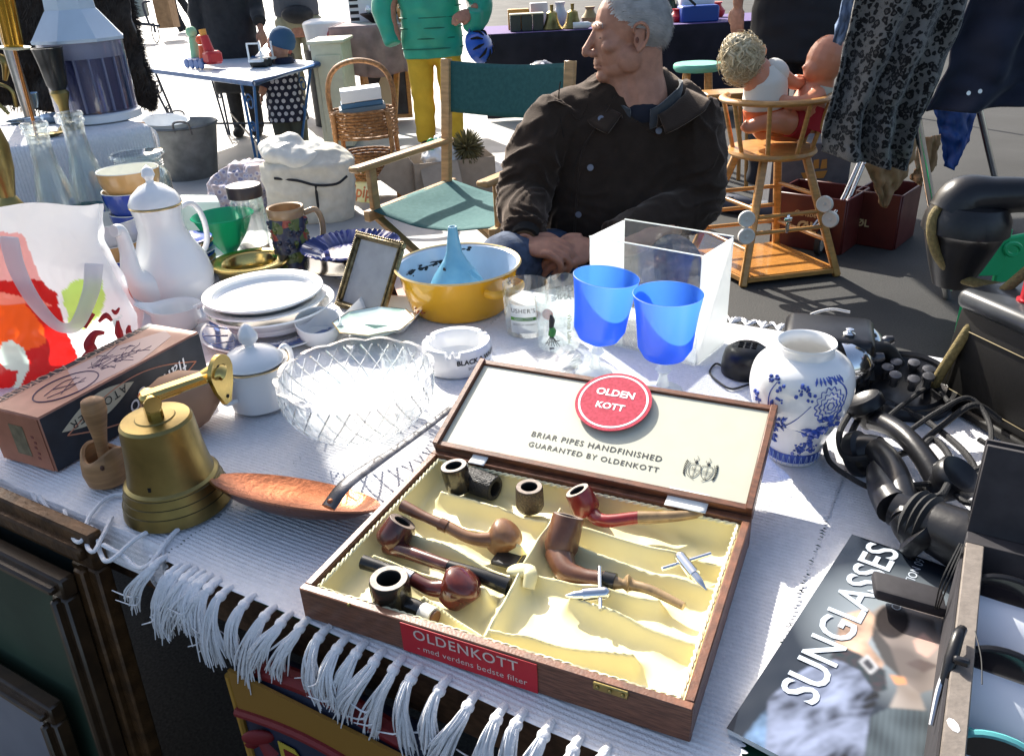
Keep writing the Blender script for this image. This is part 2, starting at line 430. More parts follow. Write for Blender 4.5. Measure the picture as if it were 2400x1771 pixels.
mk('front_wall', box(BLn/2, w/2, zc, BLn, w, hz, .0012, CB), casewood, pc)
mk('rear_wall', box(BLn/2, BWd-w/2, zc, BLn, w, hz, .0012, CB), casewood, pc)
mk('side_wall', box(w/2, BWd/2, zc, w-.0005, BWd-2*w, hz-.0006, .0012, CB), casewood, pc)
mk('side_wall', box(BLn-w/2, BWd/2, zc, w-.0005, BWd-2*w, hz-.0006, .0012, CB), casewood, pc)
# satin lining with sewn-in dividers
def LP(x, y, z=.787): return loc2(T(x, y, z))
ridges = [((1062, 1388), (1140, 1245)), ((1140, 1245), (1225, 1110)), ((965, 1068), (1195, 1135)), ((905, 1110), (1140, 1195)), ((900, 1165), (1130, 1255)),
          ((815, 1210), (1060, 1290)), ((925, 1300), (1062, 1388)), ((1262, 1150), (1600, 1232)), ((1240, 1180), (1575, 1290)),
          ((1165, 1245), (1440, 1305)), ((1250, 1300), (1530, 1408)), ((1070, 1378), (1385, 1425))]
segs = [(V3((*LP(*a), 0)), V3((*LP(*c), 0)), .021 if i > 1 else .026) for i, (a, c) in enumerate(ridges)]
def sat(u, v):
    a = w+.0005+(BLn-2*w-.001)*u; bb = w+.0005+(BWd-2*w-.001)*v; p = V3((a, bb, 0)); h = 0
    for i, (s, e, H) in enumerate(segs):
        d = e-s; t = max(0, min(1, (p-s).dot(d)/d.length_squared)); q = s+d*t
        r = (p-q).length+.0012*noise.noise((a*16, bb*16, i))
        hh = H*(1-.35*noise.noise((a*14+i, bb*9, 2)))*math.exp(-(max(0, r-.0006)/.0072)**1.15); h = max(h, hh)
    ed = min(a-w, BLn-w-a, bb-w, BWd-w-bb); h = max(h, .027*math.exp(-(ed/.0065)**1.4))
    fold = .0003*noise.noise((a*95, bb*60, 4))+.0016*noise.noise((a*28, bb*33, 5))+.003*abs(noise.noise((a*9+3, bb*16, 9)))+.0012*sin(60*a+90*bb+9*noise.noise((a*8, bb*8, 0)))
    return CB @ V3((a, bb, BZ0+.0075+h+fold*(1 if ed > .004 else .2)))
mk('satin_lining', grid(sat, 250, 180), satin, pc, ang=180)
# bow-like gathered knot on the middle divider
kp = T(1140, 1240, .79); mk('satin_knot', join(ball(kp-EZ*.004, (.017, .010, .006)), tube([kp+ux*.006, kp+ux*.013-uy*.004-EZ*.002, kp+ux*.015-uy*.016-EZ*.012], [.006, .008, .007], 10, 4, flat=.4)), satin, pc)
# twisted cord round the inside
vf = []
ins = .014; cz = .7905
per = [(ins, ins), (BLn-ins, ins), (BLn-ins, BWd-ins), (ins, BWd-ins)]
def cordpts():
    pts = []
    for i in range(4):
        a, c = per[i], per[(i+1) % 4]; n = int(math.hypot(c[0]-a[0], c[1]-a[1])/.0022)
        for k in range(n): pts.append(V3((a[0]+(c[0]-a[0])*k/n, a[1]+(c[1]-a[1])*k/n, cz)))
    return pts
cp = cordpts()
for ph in (0, pi):
    pts = []
    for i, p in enumerate(cp):
        t = (cp[(i+1) % len(cp)]-cp[i-1]).normalized(); s = t.cross(EZ)
        pts.append(CB @ (p+s*cos(i*.75+ph)*.0013+EZ*sin(i*.75+ph)*.0013))
    vf.append(tube(pts, .0015, 5, closed=True, smooth=False))
mk('cord_trim', join(*vf), mat('cord', (.72, .68, .45), .6), pc)
# lid: shallow, leaning back
TH = radians(20); dL = uy*cos(TH)+EZ*sin(TH); nL = -uy*sin(TH)+EZ*cos(TH); LD = .168
HG = FL+uy*(BWd+.001)+EZ*(BZ1-.002); LM = basis(HG, ux, dL, nL)
lid = mk('lid', box(BLn/2, LD/2, -.003, BLn, LD, .006, .001, LM), casewood, pc)
rw, rh = .0085, .013
for q in (box(BLn/2, rw/2+.0005, rh/2, BLn-.001, rw, rh, .001, LM), box(BLn/2, LD-rw/2, rh/2, BLn-.001, rw, rh, .001, LM),
          box(rw/2, LD/2, rh/2+.001, rw, LD-.001, rh+.004, .001, LM), box(BLn-rw/2, LD/2, rh/2+.001, rw, LD-.001, rh+.004, .001, LM)):
    mk('lid_rim', q, casewood, lid)
mk('lid_panel', box(BLn/2, LD/2, .007, BLn-2*rw-.001, LD-2*rw-.001, .006, .0008, LM), cream, lid)
PL = HG+nL*.0105
def onlid(x, y, off=0): return RP(x, y, PL+nL*off, nL)
def fit(name, body, pa, pb, m, parent, yd, zd, **kw):
    """print running from point pa to point pb on a surface"""
    v, f = textvf(body, 1.0, **kw); xs = [q.x for q in v]; x0, x1 = min(xs), max(xs)
    xd = (pb-pa); s = xd.length/(x1-x0); xd = xd.normalized(); mid = (pa+pb)/2
    M = basis(mid, xd*s, (yd-xd*yd.dot(xd)).normalized()*s, zd)
    return mk(name, ([M @ V3((q.x-(x0+x1)/2, q.y, 0)) for q in v], f), m, parent, smooth=False)
fit('lettering', 'BRIAR PIPES HANDFINISHED', onlid(1163, 948), onlid(1447, 1004), inkblack, lid, dL, nL, spacing=1.18, bold=.012)
fit('lettering', 'GUARANTED BY OLDENKOTT', onlid(1156, 970), onlid(1440, 1028), inkblack, lid, dL, nL, spacing=1.18, bold=.012)
# crest: two shields, helms and a laurel wreath
vf = []
cc = onlid(1531, 1028); sc = (onlid(1565, 1033)-onlid(1498, 1024)).length
def cr(x, y): return cc+ux*(x*sc)+dL*(y*sc)+nL*.0003
def ln(pts, r=.007): vf.append(tube([cr(*p) for p in pts], r*sc, 4, 3))
for s in (-1, 1):
    X = .2*s
    vf.append(tube([cr(X+a, c) for a, c in ((-.17, .2), (.17, .2), (.17, -.1), (.08, -.27), (0, -.32), (-.08, -.27), (-.17, -.1))], .009*sc, 4, 2, closed=True))
    ln([(X-.15, 0), (X+.15, 0)]); ln([(X, .2), (X, -.3)]); ln([(X-.1, .1), (X+.1, -.15)]) if s < 0 else ln([(X-.15, -.1), (X+.15, -.1)])
    vf.append(ball(cr(X, .32), (.06*sc, .06*sc, .0004), 10, 6, axis=nL)); ln([(X-.02, .38), (X+.05, .48), (X-.02, .56)]); ln([(X-.08, .36), (X-.1, .44)])
    for k in range(9):
        t = -.9+k*.21; bx_, by_ = s*(.40+.09*cos(t*1.1)), .42*sin(t*.9)
        ln([(bx_, by_), (bx_+s*.06, by_+.06)], .018)
    ln([(s*.12, -.42), (s*.38, -.25), (s*.47, 0), (s*.4, .3)])
mk('crest', join(*vf), inkblack, lid)
# round red sticker across the lid's upper edge
ctr = onlid(1341, 879, .005); R_ = (onlid(1423, 890, .005)-onlid(1260, 868, .005)).length/2
ydir = dL
SM = basis(ctr+nL*.001, ux, ydir, nL)
def disc(r, h, n=56): return lathe([(0, 0), (r, 0), (r, h), (0, h)], n=n)
st = mk('round_sticker', xf(disc(R_, .0012), SM), redfelt, lid)
ring = [(R_*.86, .0014), (R_*.875, .0016), (R_*.90, .0016), (R_*.915, .0014)]
mk('ring', xf(lathe(ring, n=56), SM), inkwhite, st)
for bdy, yy, wd in (('OLDEN', .26, .92), ('KOTT', -.20, .68)):
    pm = ctr+nL*.0026+ydir*yy*R_-ux*.02*R_
    fit('lettering', bdy, pm-ux*R_*wd*.56, pm+ux*R_*wd*.56, inkwhite, st, dL, nL, bold=.03)
# ribbon hinges
rib = mat('white_ribbon', (.8, .8, .76), .5)
for x0, x1 in ((1045, 1075), (1462, 1550)):
    p, q = T(x0, 990 if x0 < 1200 else 1085, BZ1), T(x1, 1000 if x0 < 1200 else 1105, BZ1); a0, a1 = loc2(p)[0], loc2(q)[0]
    mk('ribbon_hinge', grid(lambda u, v: (CB @ V3((a0+(a1-a0)*u, BWd-.017+.026*v, 0)))+EZ*(BZ1+.0025+.009*v**2), 6, 6), rib, pc, solid=.0006)
# red label and clasp on the front wall
def onfront(x, y, off=.001): return RP(x, y, FL-uy*off, uy)
a0, a1 = (onfront(877, 1380)-FL).dot(ux), (onfront(1175, 1480)-FL).dot(ux)
lb = mk('red_label', box((a0+a1)/2, -.0008, zc-.0005, a1-a0, .0012, hz-.003, .0003, CB), redlabel, pc)
for bdy, z, s0, s1, kw in (('OLDENKOTT', zc+.008, .10, .87, dict(bold=.01, spacing=1.1)), ('- med verdens bedste filter', zc-.009, .12, .93, dict(spacing=1.05))):
    p0 = FL+ux*(a0+(a1-a0)*s0)-uy*.0018+EZ*z; p1 = FL+ux*(a0+(a1-a0)*s1)-uy*.0018+EZ*z
    fit('lettering', bdy, p0, p1, mat('label_print', (.62, .50, .45), .5), lb, EZ, -uy, **kw)
pcl = onfront(1335, 1508, .002); mk('clasp', join(box(0, 0, 0, .034, .003, .009, .001, basis(pcl, ux, uy, EZ)), *[ball(pcl+ux*k-uy*.002, .0022, 8, 6) for k in (-.012, 0, .012)]), brass, pc)
pcl = onfront(763, 1322, .002); mk('clasp_pin', ball(pcl, .0025, 8, 6), brass, pc)

# ================================================================== pipes
def briar(name, c, c2, rough=.28, **k): return mat(name, c, rough, var=.4, vscale=60, col2=c2, coat=.35, **k)
br_black = mat('black_briar', (.02, .016, .012), .22, coat=.4, var=.3)
br_rust = mat('rusticated_black', (.018, .017, .017), .35, bump=1.0, bscale=420)
br_rustb = mat('rusticated_brown', (.055, .036, .024), .4, bump=1.0, bscale=360, var=.4)
br_red = briar('red_briar', (.25, .018, .018), (.17, .01, .012))
br_brown = briar('brown_briar', (.16, .065, .03), (.10, .035, .016), .38)
br_tan = briar('tan_briar', (.24, .12, .055), (.17, .075, .03), .38)
br_mah = briar('mahogany_briar', (.12, .022, .014), (.06, .01, .008), .16)
br_dark = briar('dark_red_briar', (.11, .03, .02), (.05, .012, .01), .2)
rimm = mat('bowl_rim', (.22, .17, .14), .5, var=.3, vscale=200); charm = mat('char', (.008, .007, .006), .9)
ebon = mat('ebonite', (.012, .012, .012), .25); horn = mat('horn', (.30, .20, .10), .3, var=.4, vscale=60, coat=.3)
def bowlprof(r0, r1, h, bulge=1.0, wall=.30):
    """outer from heel to rim, then the chamber"""
    o = [(0, 0), (r0*.55, 0), (r0*.9, .004), (r0*1.02*bulge, h*.25), (r0*.5*bulge+r1*.52, h*.6), (r1, h-.002), (r1*.97, h)]
    return o
def pipe(label, top, bot, r0, r1, m, shank=None, sr=(.0075, .0065), stem=None, stm=ebon, tr=(.006, .0045, .004), band=None, bandm=None, bulge=1.0, tipflat=.55, rim=True):
    t = thing('tobacco_pipe', label, 'pipe', (bot.x, bot.y, .765), 'tobacco pipes in the open case')
    ax = (top-bot); h = ax.length
    vfs = [lathe(bowlprof(r0, r1, h, bulge), bot, 28, ax)]
    n = ax.normalized()
    if shank: vfs.append(tube(shank, sr, 14, 5))
    bw = mk('bowl', join(*vfs), m, t)
    ri = r1*.62
    mk('rim', lathe([(r1*.955, h+.0002), (r1*.93, h+.0008), (ri, h+.0006), (ri*.98, h-.001)], bot, 28, ax), rimm if rim else m, bw)
    mk('chamber', lathe([(ri*.99, h+.0001), (ri*.93, h*.4), (0, h*.38)], bot, 28, ax), charm, bw)
    if band: mk('band', tube(band, [sr[-1]*1.12]*2, 14, 2), bandm or steel, t)
    if stem:
        mk('stem', tube(stem, tr, 12, 5, flat=1, up=None), stm, t)
    return t
def up(x, y, z0, z1): p = T(x, y, z1); return p, V3((p.x, p.y, z0))
tp, bt = up(850, 1264, .768, .812)
pipe('black polished pot pipe standing upright in the front corner cell', tp, bt, .0215, .0215, br_black,
     [bt+EZ*.012, T(905, 1328, .782), T(925, 1338, .781)], (.010, .0095), band=[T(924, 1337, .781), T(948, 1349, .781)], bandm=mat('ivory_band', (.7, .68, .62), .35), stem=[T(947, 1348, .781), T(953, 1351, .781)], stm=br_brown, tr=(.008, .008))
tp, bt = up(992, 1018, .772, .812); bt = bt+ux*.006
pipe('black smooth bowl at the back of the case beside the cord', tp, bt, .0165, .018, br_black)
a, c = T(1012, 1042, .782), T(1082, 1068, .782)
pipe('rusticated black bowl lying on its side by the rear wall', c, a, .0165, .0165, br_rust, bulge=1.02, rim=False)
tp, bt = up(1157, 1064, .772, .808)
pipe('rough rusticated brown bowl without a stem standing near the back', tp, bt, .0175, .0172, br_rustb)
a, c = T(1262, 1072, .806), T(1288, 1122, .776)
pipe('glossy red pipe with a horn mouthpiece near the right hinge', a, c, .0175, .016, br_red,
     [c+EZ*.004, T(1320, 1138, .783), T(1396, 1131, .790)], (.010, .0082, .0078), stem=[T(1395, 1131, .790), T(1420, 1131, .791), T(1480, 1128, .792), T(1534, 1121, .793)], stm=horn, tr=(.0082, .0078, .0065, .0055))
a, c = T(1243, 1128, .815), T(1222, 1215, .776)
pipe('large bent brown pipe with a twisted horn mouthpiece', a, c, .0195, .0185, br_brown,
     [c+EZ*.004, T(1240, 1248, .777), T(1280, 1262, .779), T(1322, 1268, .781)], (.017, .0135, .010, .0095), band=[T(1320, 1268, .781), T(1345, 1274, .781)], bandm=ebon,
     stem=[T(1343, 1273, .781), T(1362, 1276, .782), T(1373, 1276, .782), T(1385, 1279, .782), T(1425, 1290, .784), T(1495, 1325, .783)], stm=horn, tr=(.008, .005, .011, .006, .0055, .0045))
a, c = T(1120, 1155, .80), T(1082, 1196, .772)
pipe('light brown apple pipe with a matching stem lying bowl down', c+EZ*.002, a, .0205, .016, br_tan,
     [a*.5+c*.5-EZ*.002, T(1035, 1178, .79), T(975, 1150, .797)], (.011, .0075, .0072), band=[T(978, 1152, .797), T(962, 1145, .799)], bandm=br_brown, stem=[T(963, 1145, .799), T(925, 1128, .802), T(880, 1105, .806)], stm=br_brown, tr=(.0065, .0062, .0078), rim=False)
a, c = T(880, 1140, .803), T(850, 1195, .774)
pipe('dark red briar pipe leaning on the left wall with a black stem', a, c, .0205, .0175, br_dark,
     [c+EZ*.002, T(895, 1208, .782), T(982, 1238, .786)], (.011, .0085, .0075), stem=[T(980, 1237, .786), T(1040, 1255, .785), T(1112, 1282, .780)], tr=(.0072, .008, .010))
a, c = T(1022, 1262, .803), T(985, 1308, .774)
pipe('mahogany bulldog pipe with ringed bowl in the front left cell', c, a, .0225, .017, br_mah,
     [a*.5+c*.5, T(945, 1286, .786), T(902, 1266, .789)], (.012, .0088, .0082), band=[T(903, 1266, .789), T(880, 1256, .790)], bandm=chrome, stem=[T(881, 1256, .79), T(840, 1243, .791), T(794, 1228, .792)], tr=(.0078, .0075, .0085), rim=False)
for k, (a, c, p, q, lbl) in enumerate(((T(1236, 1302, .786), T(1322, 1296, .789), T(1311, 1240, .792), T(1313, 1332, .786), 'silver pipe tamper crossing the middle divider of the right half'),
                                  (T(1545, 1290, .784), T(1488, 1218, .79), T(1448, 1243, .783), T(1554, 1210, .787), 'silver pipe tamper with cross pin in the far right cell'))):
    t = thing('pipe_tamper', lbl, 'pipe tool', a, 'metal pipe tampers')
    m_ = a.lerp(c, .45)
    mk('tamper_body', join(tube([m_, c], [.0068, .0068], 14, 2, smooth=False), ball(c, .0068, 12, 8)), chrome, t)
    mk('spoon', tube([a, a.lerp(m_, .5), m_], [.001, .0045, .0055], 10, 4), chrome, t)
    mk('cross_pin', tube([p, q], .0026, 10, 2), chrome, t)
a = T(1112, 1222, .775); pch = thing('tobacco_pouch', 'small stitched black leather piece under the light brown pipe', 'leather pouch', a)
pm_ = basis(a, ux, uy, EZ)
po = mk('leather', box(0, 0, 0, .035, .028, .006, .002, pm_), mat('black_leather', (.02, .018, .016), .4, bump=.3), pch)
mk('stitching', join(*[box(.014, -.011+k*.0028, .0032, .0008, .0018, .0008, 0, pm_) for k in range(9)]), mat('yellow_thread', (.55, .42, .1), .7), po)
# ================================================================== helpers for crockery
def Z(p, x, y): return D(x, y, p.y).z-p.z          # height above p's foot of what shows at (x, y) over it
def MPP(p): return (p-C0).dot(CF)/1772.            # metres per picture unit at p
def vessel(outer, t=.003):
    n = [(max(0, r-t), z) for r, z in reversed(outer)]; n[0] = (max(0, outer[-1][0]-t*.8), outer[-1][1]-.0003)
    zb = outer[0][1]+t
    n = [(r, max(z, zb)) for r, z in n if z > zb-.0005]+[(0, zb)]
    return [(0, outer[0][1])]+outer+[(outer[-1][0]-t*.35, outer[-1][1]+t*.3)]+n
def vmat(name, rough=.5, spec=.4, bump=0, bscale=100):
    m = mat(name, (.8, .8, .8), rough, spec=spec, bump=bump, bscale=bscale); N, L, b = nodes(m)
    a = N.new('ShaderNodeAttribute'); a.attribute_name = 'Col'; L.new(a.outputs['Color'], b.inputs['Base Color']); return m
def paint(o, colfn):
    me = o.data; ca = me.color_attributes.new('Col', 'FLOAT_COLOR', 'POINT')
    for i, v in enumerate(me.vertices): ca.data[i].color = tuple(colfn(v.co, i))+(1,)
def inpoly(x, y, P):
    c = False; n = len(P); j = n-1
    for i in range(n):
        xi, yi = P[i]; xj, yj = P[j]
        if (yi > y) != (yj > y) and x < (xj-xi)*(y-yi)/(yj-yi)+xi: c = not c
        j = i
    return c
def PX(p):
    d = V3(p)-C0; w_ = d.dot(CF); f = LENS/36*2400
    return (1200+f*d.dot(CX)/w_)*2239/2400, (885.5-f*d.dot(CU)/w_)*2239/2400

# ================================================================== crystal bowl with shot glasses
crystal = glass('cut_crystal', (.985, .99, .99), .10, .02, bump=.12, bscale=50)
cutglass = glass('cut_edges', (.96, .97, .97), .85, .0)
p = T(795, 938); t = thing('crystal_bowl', 'large cut crystal bowl holding small shot glasses', 'bowl', p)
R0 = .116; hb = .100
cut = lambda th, i: 1+.028*abs(sin(8*th))*(1 if 2 < i < 9 else .3)
zrim = lambda th, i: .0045*abs(sin(6*th)) if i in (7, 8, 9) else 0
mk('bowl_body', lathe([(0, .002), (.052, 0), (.060, .004), (.062, .012), (.090, .03), (.108, .052), (.114, .072), (R0, hb-.004), (R0+.001, hb), (R0-.005, hb), (R0-.008, hb-.008), (.105, .06), (.094, .038), (.065, .02), (0, .014)], p, 96, wob=cut, zw=zrim), crystal, t, ang=12)
vf = []
for k in range(26):
    a = 2*pi*k/26; 
    for s in (-1, 1):
        pts = [p+V3((cos(a+s*q*.2)*(r+.0015), sin(a+s*q*.2)*(r+.0015), z)) for q, r, z in ((-1, .088, .027), (-.3, .106, .048), (.3, .113, .066), (1, .1155, .092))]
        vf.append(tube(pts, .0014, 5, 4))
mk('cut_lines', join(*vf), cutglass, t)
for k, (x, y, r, h) in enumerate(((745, 835, .021, .045), (815, 845, .021, .048), (868, 800, .023, .052))):
    q = T(x, y+35, .772); g = thing('shot_glass', ('shot glass at the left inside the crystal bowl', 'shot glass in front inside the crystal bowl', 'taller shot glass at the back inside the crystal bowl')[k], 'glass', q, 'shot glasses in the crystal bowl')
    mk('cup', lathe(vessel([(r*.78, 0), (r*.8, .006), (r*.95, h*.6), (r, h)], .0022), q, 28), clearglass, g)
# ================================================================== sugar bowl
p = T(573, 885); m_ = MPP(p); hb = Z(p, 572, 790); t = thing('sugar_bowl', 'white porcelain sugar bowl with pointed lid knob and gold rims', 'sugar bowl', p)
R_ = 66*m_; octo = lambda th, i: 1+.012*cos(8*th)
mk('bowl_body', lathe(vessel([(R_*.72, 0), (R_*.92, .006), (R_, hb*.35), (R_*.97, hb*.7), (R_*.93, hb*.92), (R_*1.13, hb)], .003), p, 64, wob=octo), porcelain, t)
mk('gold_line', lathe([(R_*1.13, hb-.0005), (R_*1.145, hb+.0006), (R_*1.12, hb+.0015)], p, 64, wob=octo), gold, t)
l_ = mk('lid', lathe([(R_*.98, hb+.001), (R_*.97, hb+.005), (R_*.75, hb+.017), (R_*.35, hb+.026), (R_*.16, hb+.028), (R_*.13, hb+.034), (0, hb+.034)], p, 48), porcelain, t)
mk('knob', lathe([(R_*.12, hb+.030), (R_*.30, hb+.040), (R_*.31, hb+.049), (R_*.16, hb+.062), (0, hb+.069)], p, 24, wob=lambda th, i: 1+.06*cos(6*th)), porcelain, l_)
for s, d in ((1, V3((.55, .8, 0))), (-1, V3((-.45, -.85, 0)))):
    d.normalize(); b0 = p+d*R_*.92
    mk('handle', tube([b0+EZ*hb*.85, b0+d*.02+EZ*hb*1.02, b0+d*.032+EZ*hb*.8, b0+d*.026+EZ*hb*.5, b0+d*.004+EZ*hb*.42], .0042, 10, 5), porcelain, t)
# ================================================================== stack of plates
p = T(598, 722); m_ = MPP(p)
def plate(name, label, p, r, z, h, m, depth=.5, base=.55, cat='plate', **k):
    t = mk(name, lathe([(0, z), (r*base, z), (r*base*1.04, z+.001), (r*.86, z+h*.75), (r*.99, z+h*.97), (r, z+h), (r*.99, z+h+.003), (r*.84, z+h*.8+.004), (r*base*1.2, z+.008), (r*base, z+.006), (0, z+.006)], p, 72, **k), m, None)
    return tag(t, label, cat, 'stacked white dinner plates')
bluepl = mat('blue_plate', (.10, .17, .42), .15, coat=.3, var=.2, vscale=30)
pb = thing('blue_rimmed_plate', 'white edged blue plate at the bottom of the plate stack', 'plate', p, 'stacked white dinner plates')
rr = 152*m_
mk('plate_body', lathe([(0, 0), (rr*.6, 0), (rr*.99, .014), (rr, .0155), (rr*.99, .017), (rr*.62, .006), (0, .005)], p, 72), porcelain, pb)
mk('blue_glaze', lathe([(rr*.55, .0065), (rr*.64, .0082), (rr*.93, .0168), (rr*.955, .0172)], p, 72), bluepl, pb)
vf = [tube([p+V3((cos(a)*rr*q, sin(a)*rr*q, z)) for q, z in ((.62, .0085), (.94, .0178))], .0009, 4, 2) for a in [2*pi*k/16 for k in range(16)]]
mk('white_rays', join(*vf), porcelain, pb)
plate('deep_plate', 'deep white bowl plate in the middle of the plate stack', p+V3((.004, .006, 0)), 136*m_, .014, .042, porcelain, base=.6)
plate('dinner_plate', 'white plate second from the top of the plate stack', p+V3((-.004, .002, 0)), 129*m_, .052, .016, porcelain, base=.66, sx=1.0)
plate('dinner_plate', 'white deep rimmed plate on top of the plate stack', p+V3((-.006, .004, 0)), 127*m_, .066, .018, porcelain, base=.70)
# ================================================================== coffee pot
p = T(392, 655); m_ = MPP(p); hb = Z(p, 352, 447); t = thing('coffee_pot', 'tall white porcelain coffee pot with domed lid and gold band', 'coffee pot', p)
R_ = 84*m_
mk('pot_body', lathe([(0, .004), (R_*.62, 0), (R_*.72, .006), (R_*.97, hb*.16), (R_, hb*.28), (R_*.9, hb*.45), (R_*.68, hb*.62), (R_*.56, hb*.75), (R_*.56, hb*.9), (R_*.62, hb), (R_*.57, hb-.002), (R_*.5, hb*.9), (R_*.5, hb*.7)], p, 56), porcelain, t)
mk('gold_band', lathe([(R_*.61, hb-.003), (R_*.635, hb), (R_*.61, hb+.003)], p, 56), gold, t)
l_ = mk('lid', lathe([(R_*.63, hb+.003), (R_*.62, hb+.008), (R_*.52, hb+.024), (R_*.3, hb+.04), (R_*.1, hb+.047), (R_*.08, hb+.056), (0, hb+.056)], p, 48), porcelain, t)
mk('knob', join(lathe([(R_*.07, hb+.05), (R_*.16, hb+.062), (R_*.13, hb+.074), (0, hb+.083)], p, 20)), porcelain, l_)
ds = V3((-.42, -.9, 0)).normalized(); b0 = p+ds*R_*.86+EZ*hb*.20; tipz = Z(p, 310, 478)
mk('spout', tube([b0-ds*.02, b0+ds*.018+EZ*.03, b0+ds*.03+EZ*hb*.27, b0+ds*.026+EZ*hb*.46, p+ds*(R_*.62+.05)+EZ*tipz, p+ds*(R_*.66+.062)+EZ*(tipz+.006)], [.04, .032, .021, .0155, .013, .0125], 18, 5), porcelain, t)
dh = -ds; b1 = p+dh*R_*.55
mk('handle', tube([b1+EZ*hb*.88, b1+dh*.05+EZ*hb*.9, b1+dh*.075+EZ*hb*.7, b1+dh*.07+EZ*hb*.45, p+dh*R_*.9+EZ*hb*.3], .0065, 10, 5), porcelain, t)
# ================================================================== creamer
p = T(392, 718); m_ = MPP(p); hb = Z(p, 388, 668); t = thing('milk_jug', 'small white porcelain milk jug with wide spout', 'jug', p)
R_ = 50*m_; sp = atan2(-.35, -.94)
mk('jug_body', lathe(vessel([(R_*.6, 0), (R_*.72, .004), (R_*.95, hb*.45), (R_*.9, hb*.75), (R_*1.02, hb)], .0028), p, 48, sx=1.12, wob=lambda th, i: 1+(.42*math.exp(-((th-(sp % (2*pi)))/.42)**2) if 4 < i < 8 else 0), zw=lambda th, i: (.018*math.exp(-((th-(sp % (2*pi)))/.5)**2)) if 4 < i < 8 else 0), porcelain, t)
dh = V3((.95, -.1, 0)).normalized(); b1 = p+dh*R_*.95
mk('handle', tube([b1+EZ*hb*.9, b1+dh*.028+EZ*hb*1.1, b1+dh*.045+EZ*hb*.85, b1+dh*.035+EZ*hb*.5, b1+EZ*hb*.3], .0055, 10, 5), porcelain, t)
# ================================================================== brass ashtray
p = T(552, 605); m_ = MPP(p); R_ = 84*m_; t = thing('brass_ashtray', 'round brass ashtray bowl with wide rolled rim behind the plates', 'ashtray', p)
mk('dish', lathe([(0, .002), (R_*.7, 0), (R_*.82, .01), (R_*.86, .03), (R_, .036), (R_*1.0, .040), (R_*.96, .043), (R_*.72, .041), (R_*.66, .036), (R_*.6, .012), (0, .008)], p, 56), brassbright, t)
# ================================================================== spice jar, stein
p = T(562, 558); m_ = MPP(p); hb = Z(p, 533, 430); R_ = 34*m_; t = thing('storage_jar', 'slim clear glass jar with dark screw cap', 'jar', p)
mk('jar_body', lathe(vessel([(R_*.94, 0), (R_, .004), (R_, hb*.9), (R_*.92, hb)], .003), p, 36), clearglass, t)
mk('cap', lathe([(R_*.9, hb-.002), (R_*1.06, hb), (R_*1.07, hb+.026), (R_*1.02, hb+.029), (0, hb+.029)], p, 36), mat('dark_cap', (.05, .035, .03), .35), t)
mk('contents', lathe([(0, .004), (R_*.88, .004), (R_*.88, .03), (0, .032)], p, 24), mat('dark_tea', (.06, .06, .08), .3, var=.5, vscale=150), t)
p = T(645, 582); m_ = MPP(p); hb = Z(p, 612, 452); R_ = 39*m_; t = thing('beer_stein', 'relief decorated dark ceramic beer stein with tan rim', 'stein', p)
stm_ = mat('stein_relief', (.03, .035, .06), .3, coat=.3)
N, L, b = nodes(stm_); tcn = N.new('ShaderNodeTexCoord'); vo = N.new('ShaderNodeTexVoronoi'); vo.inputs['Scale'].default_value = 48
L.new(tcn.outputs['Object'], vo.inputs['Vector']); cr_ = N.new('ShaderNodeValToRGB'); cr_.color_ramp.interpolation = 'CONSTANT'
for k, (ps, c) in enumerate(((0, (.02, .025, .06)), (.35, (.10, .13, .03)), (.55, (.02, .025, .06)), (.68, (.30, .05, .03)), (.76, (.32, .22, .04)), (.84, (.02, .025, .05)))):
    e = cr_.color_ramp.elements[k] if k < 2 else cr_.color_ramp.elements.new(ps); e.position = ps; e.color = c+(1,)
sc_ = N.new('ShaderNodeSeparateColor'); L.new(vo.outputs['Color'], sc_.inputs[0]); L.new(sc_.outputs[0], cr_.inputs[0]); L.new(cr_.outputs[0], b.inputs['Base Color'])
bpn = N.new('ShaderNodeBump'); bpn.inputs['Strength'].default_value = .8; bpn.inputs['Distance'].default_value = .004; bpn.invert = True; L.new(vo.outputs['Distance'], bpn.inputs['Height']); L.new(bpn.outputs[0], b.inputs['Normal'])
tanc = mat('tan_glaze', (.38, .24, .12), .2, coat=.3, var=.2)
mk('stein_body', lathe([(0, 0), (R_*1.05, 0), (R_*1.06, .008), (R_*.98, .016), (R_*.97, hb*.82), (R_*.95, hb*.84)], p, 40), stm_, t)
mk('rim', lathe([(R_*.95, hb*.84), (R_*1.0, hb*.86), (R_*1.0, hb-.002), (R_*.97, hb), (R_*.86, hb-.002), (R_*.84, hb*.3), (0, hb*.3)], p, 40), tanc, t)
# bunches of relief grapes
vf = []
for k in range(70):
    a = random.uniform(0, 2*pi); z = random.uniform(.15, .8)*hb; rad = random.choice((.004, .005, .0065))
    vf.append(ball(p+V3((cos(a)*R_*.975, sin(a)*R_*.975, z)), rad, 8, 5))
mk('relief', join(*vf), stm_, t)
dh = V3((.9, .3, 0)).normalized(); b1 = p+dh*R_*.95
mk('handle', tube([b1+EZ*hb*.86, b1+dh*.03+EZ*hb*.88, b1+dh*.04+EZ*hb*.6, b1+dh*.026+EZ*hb*.25, b1+EZ*hb*.16], .007, 10, 5), tanc, t)
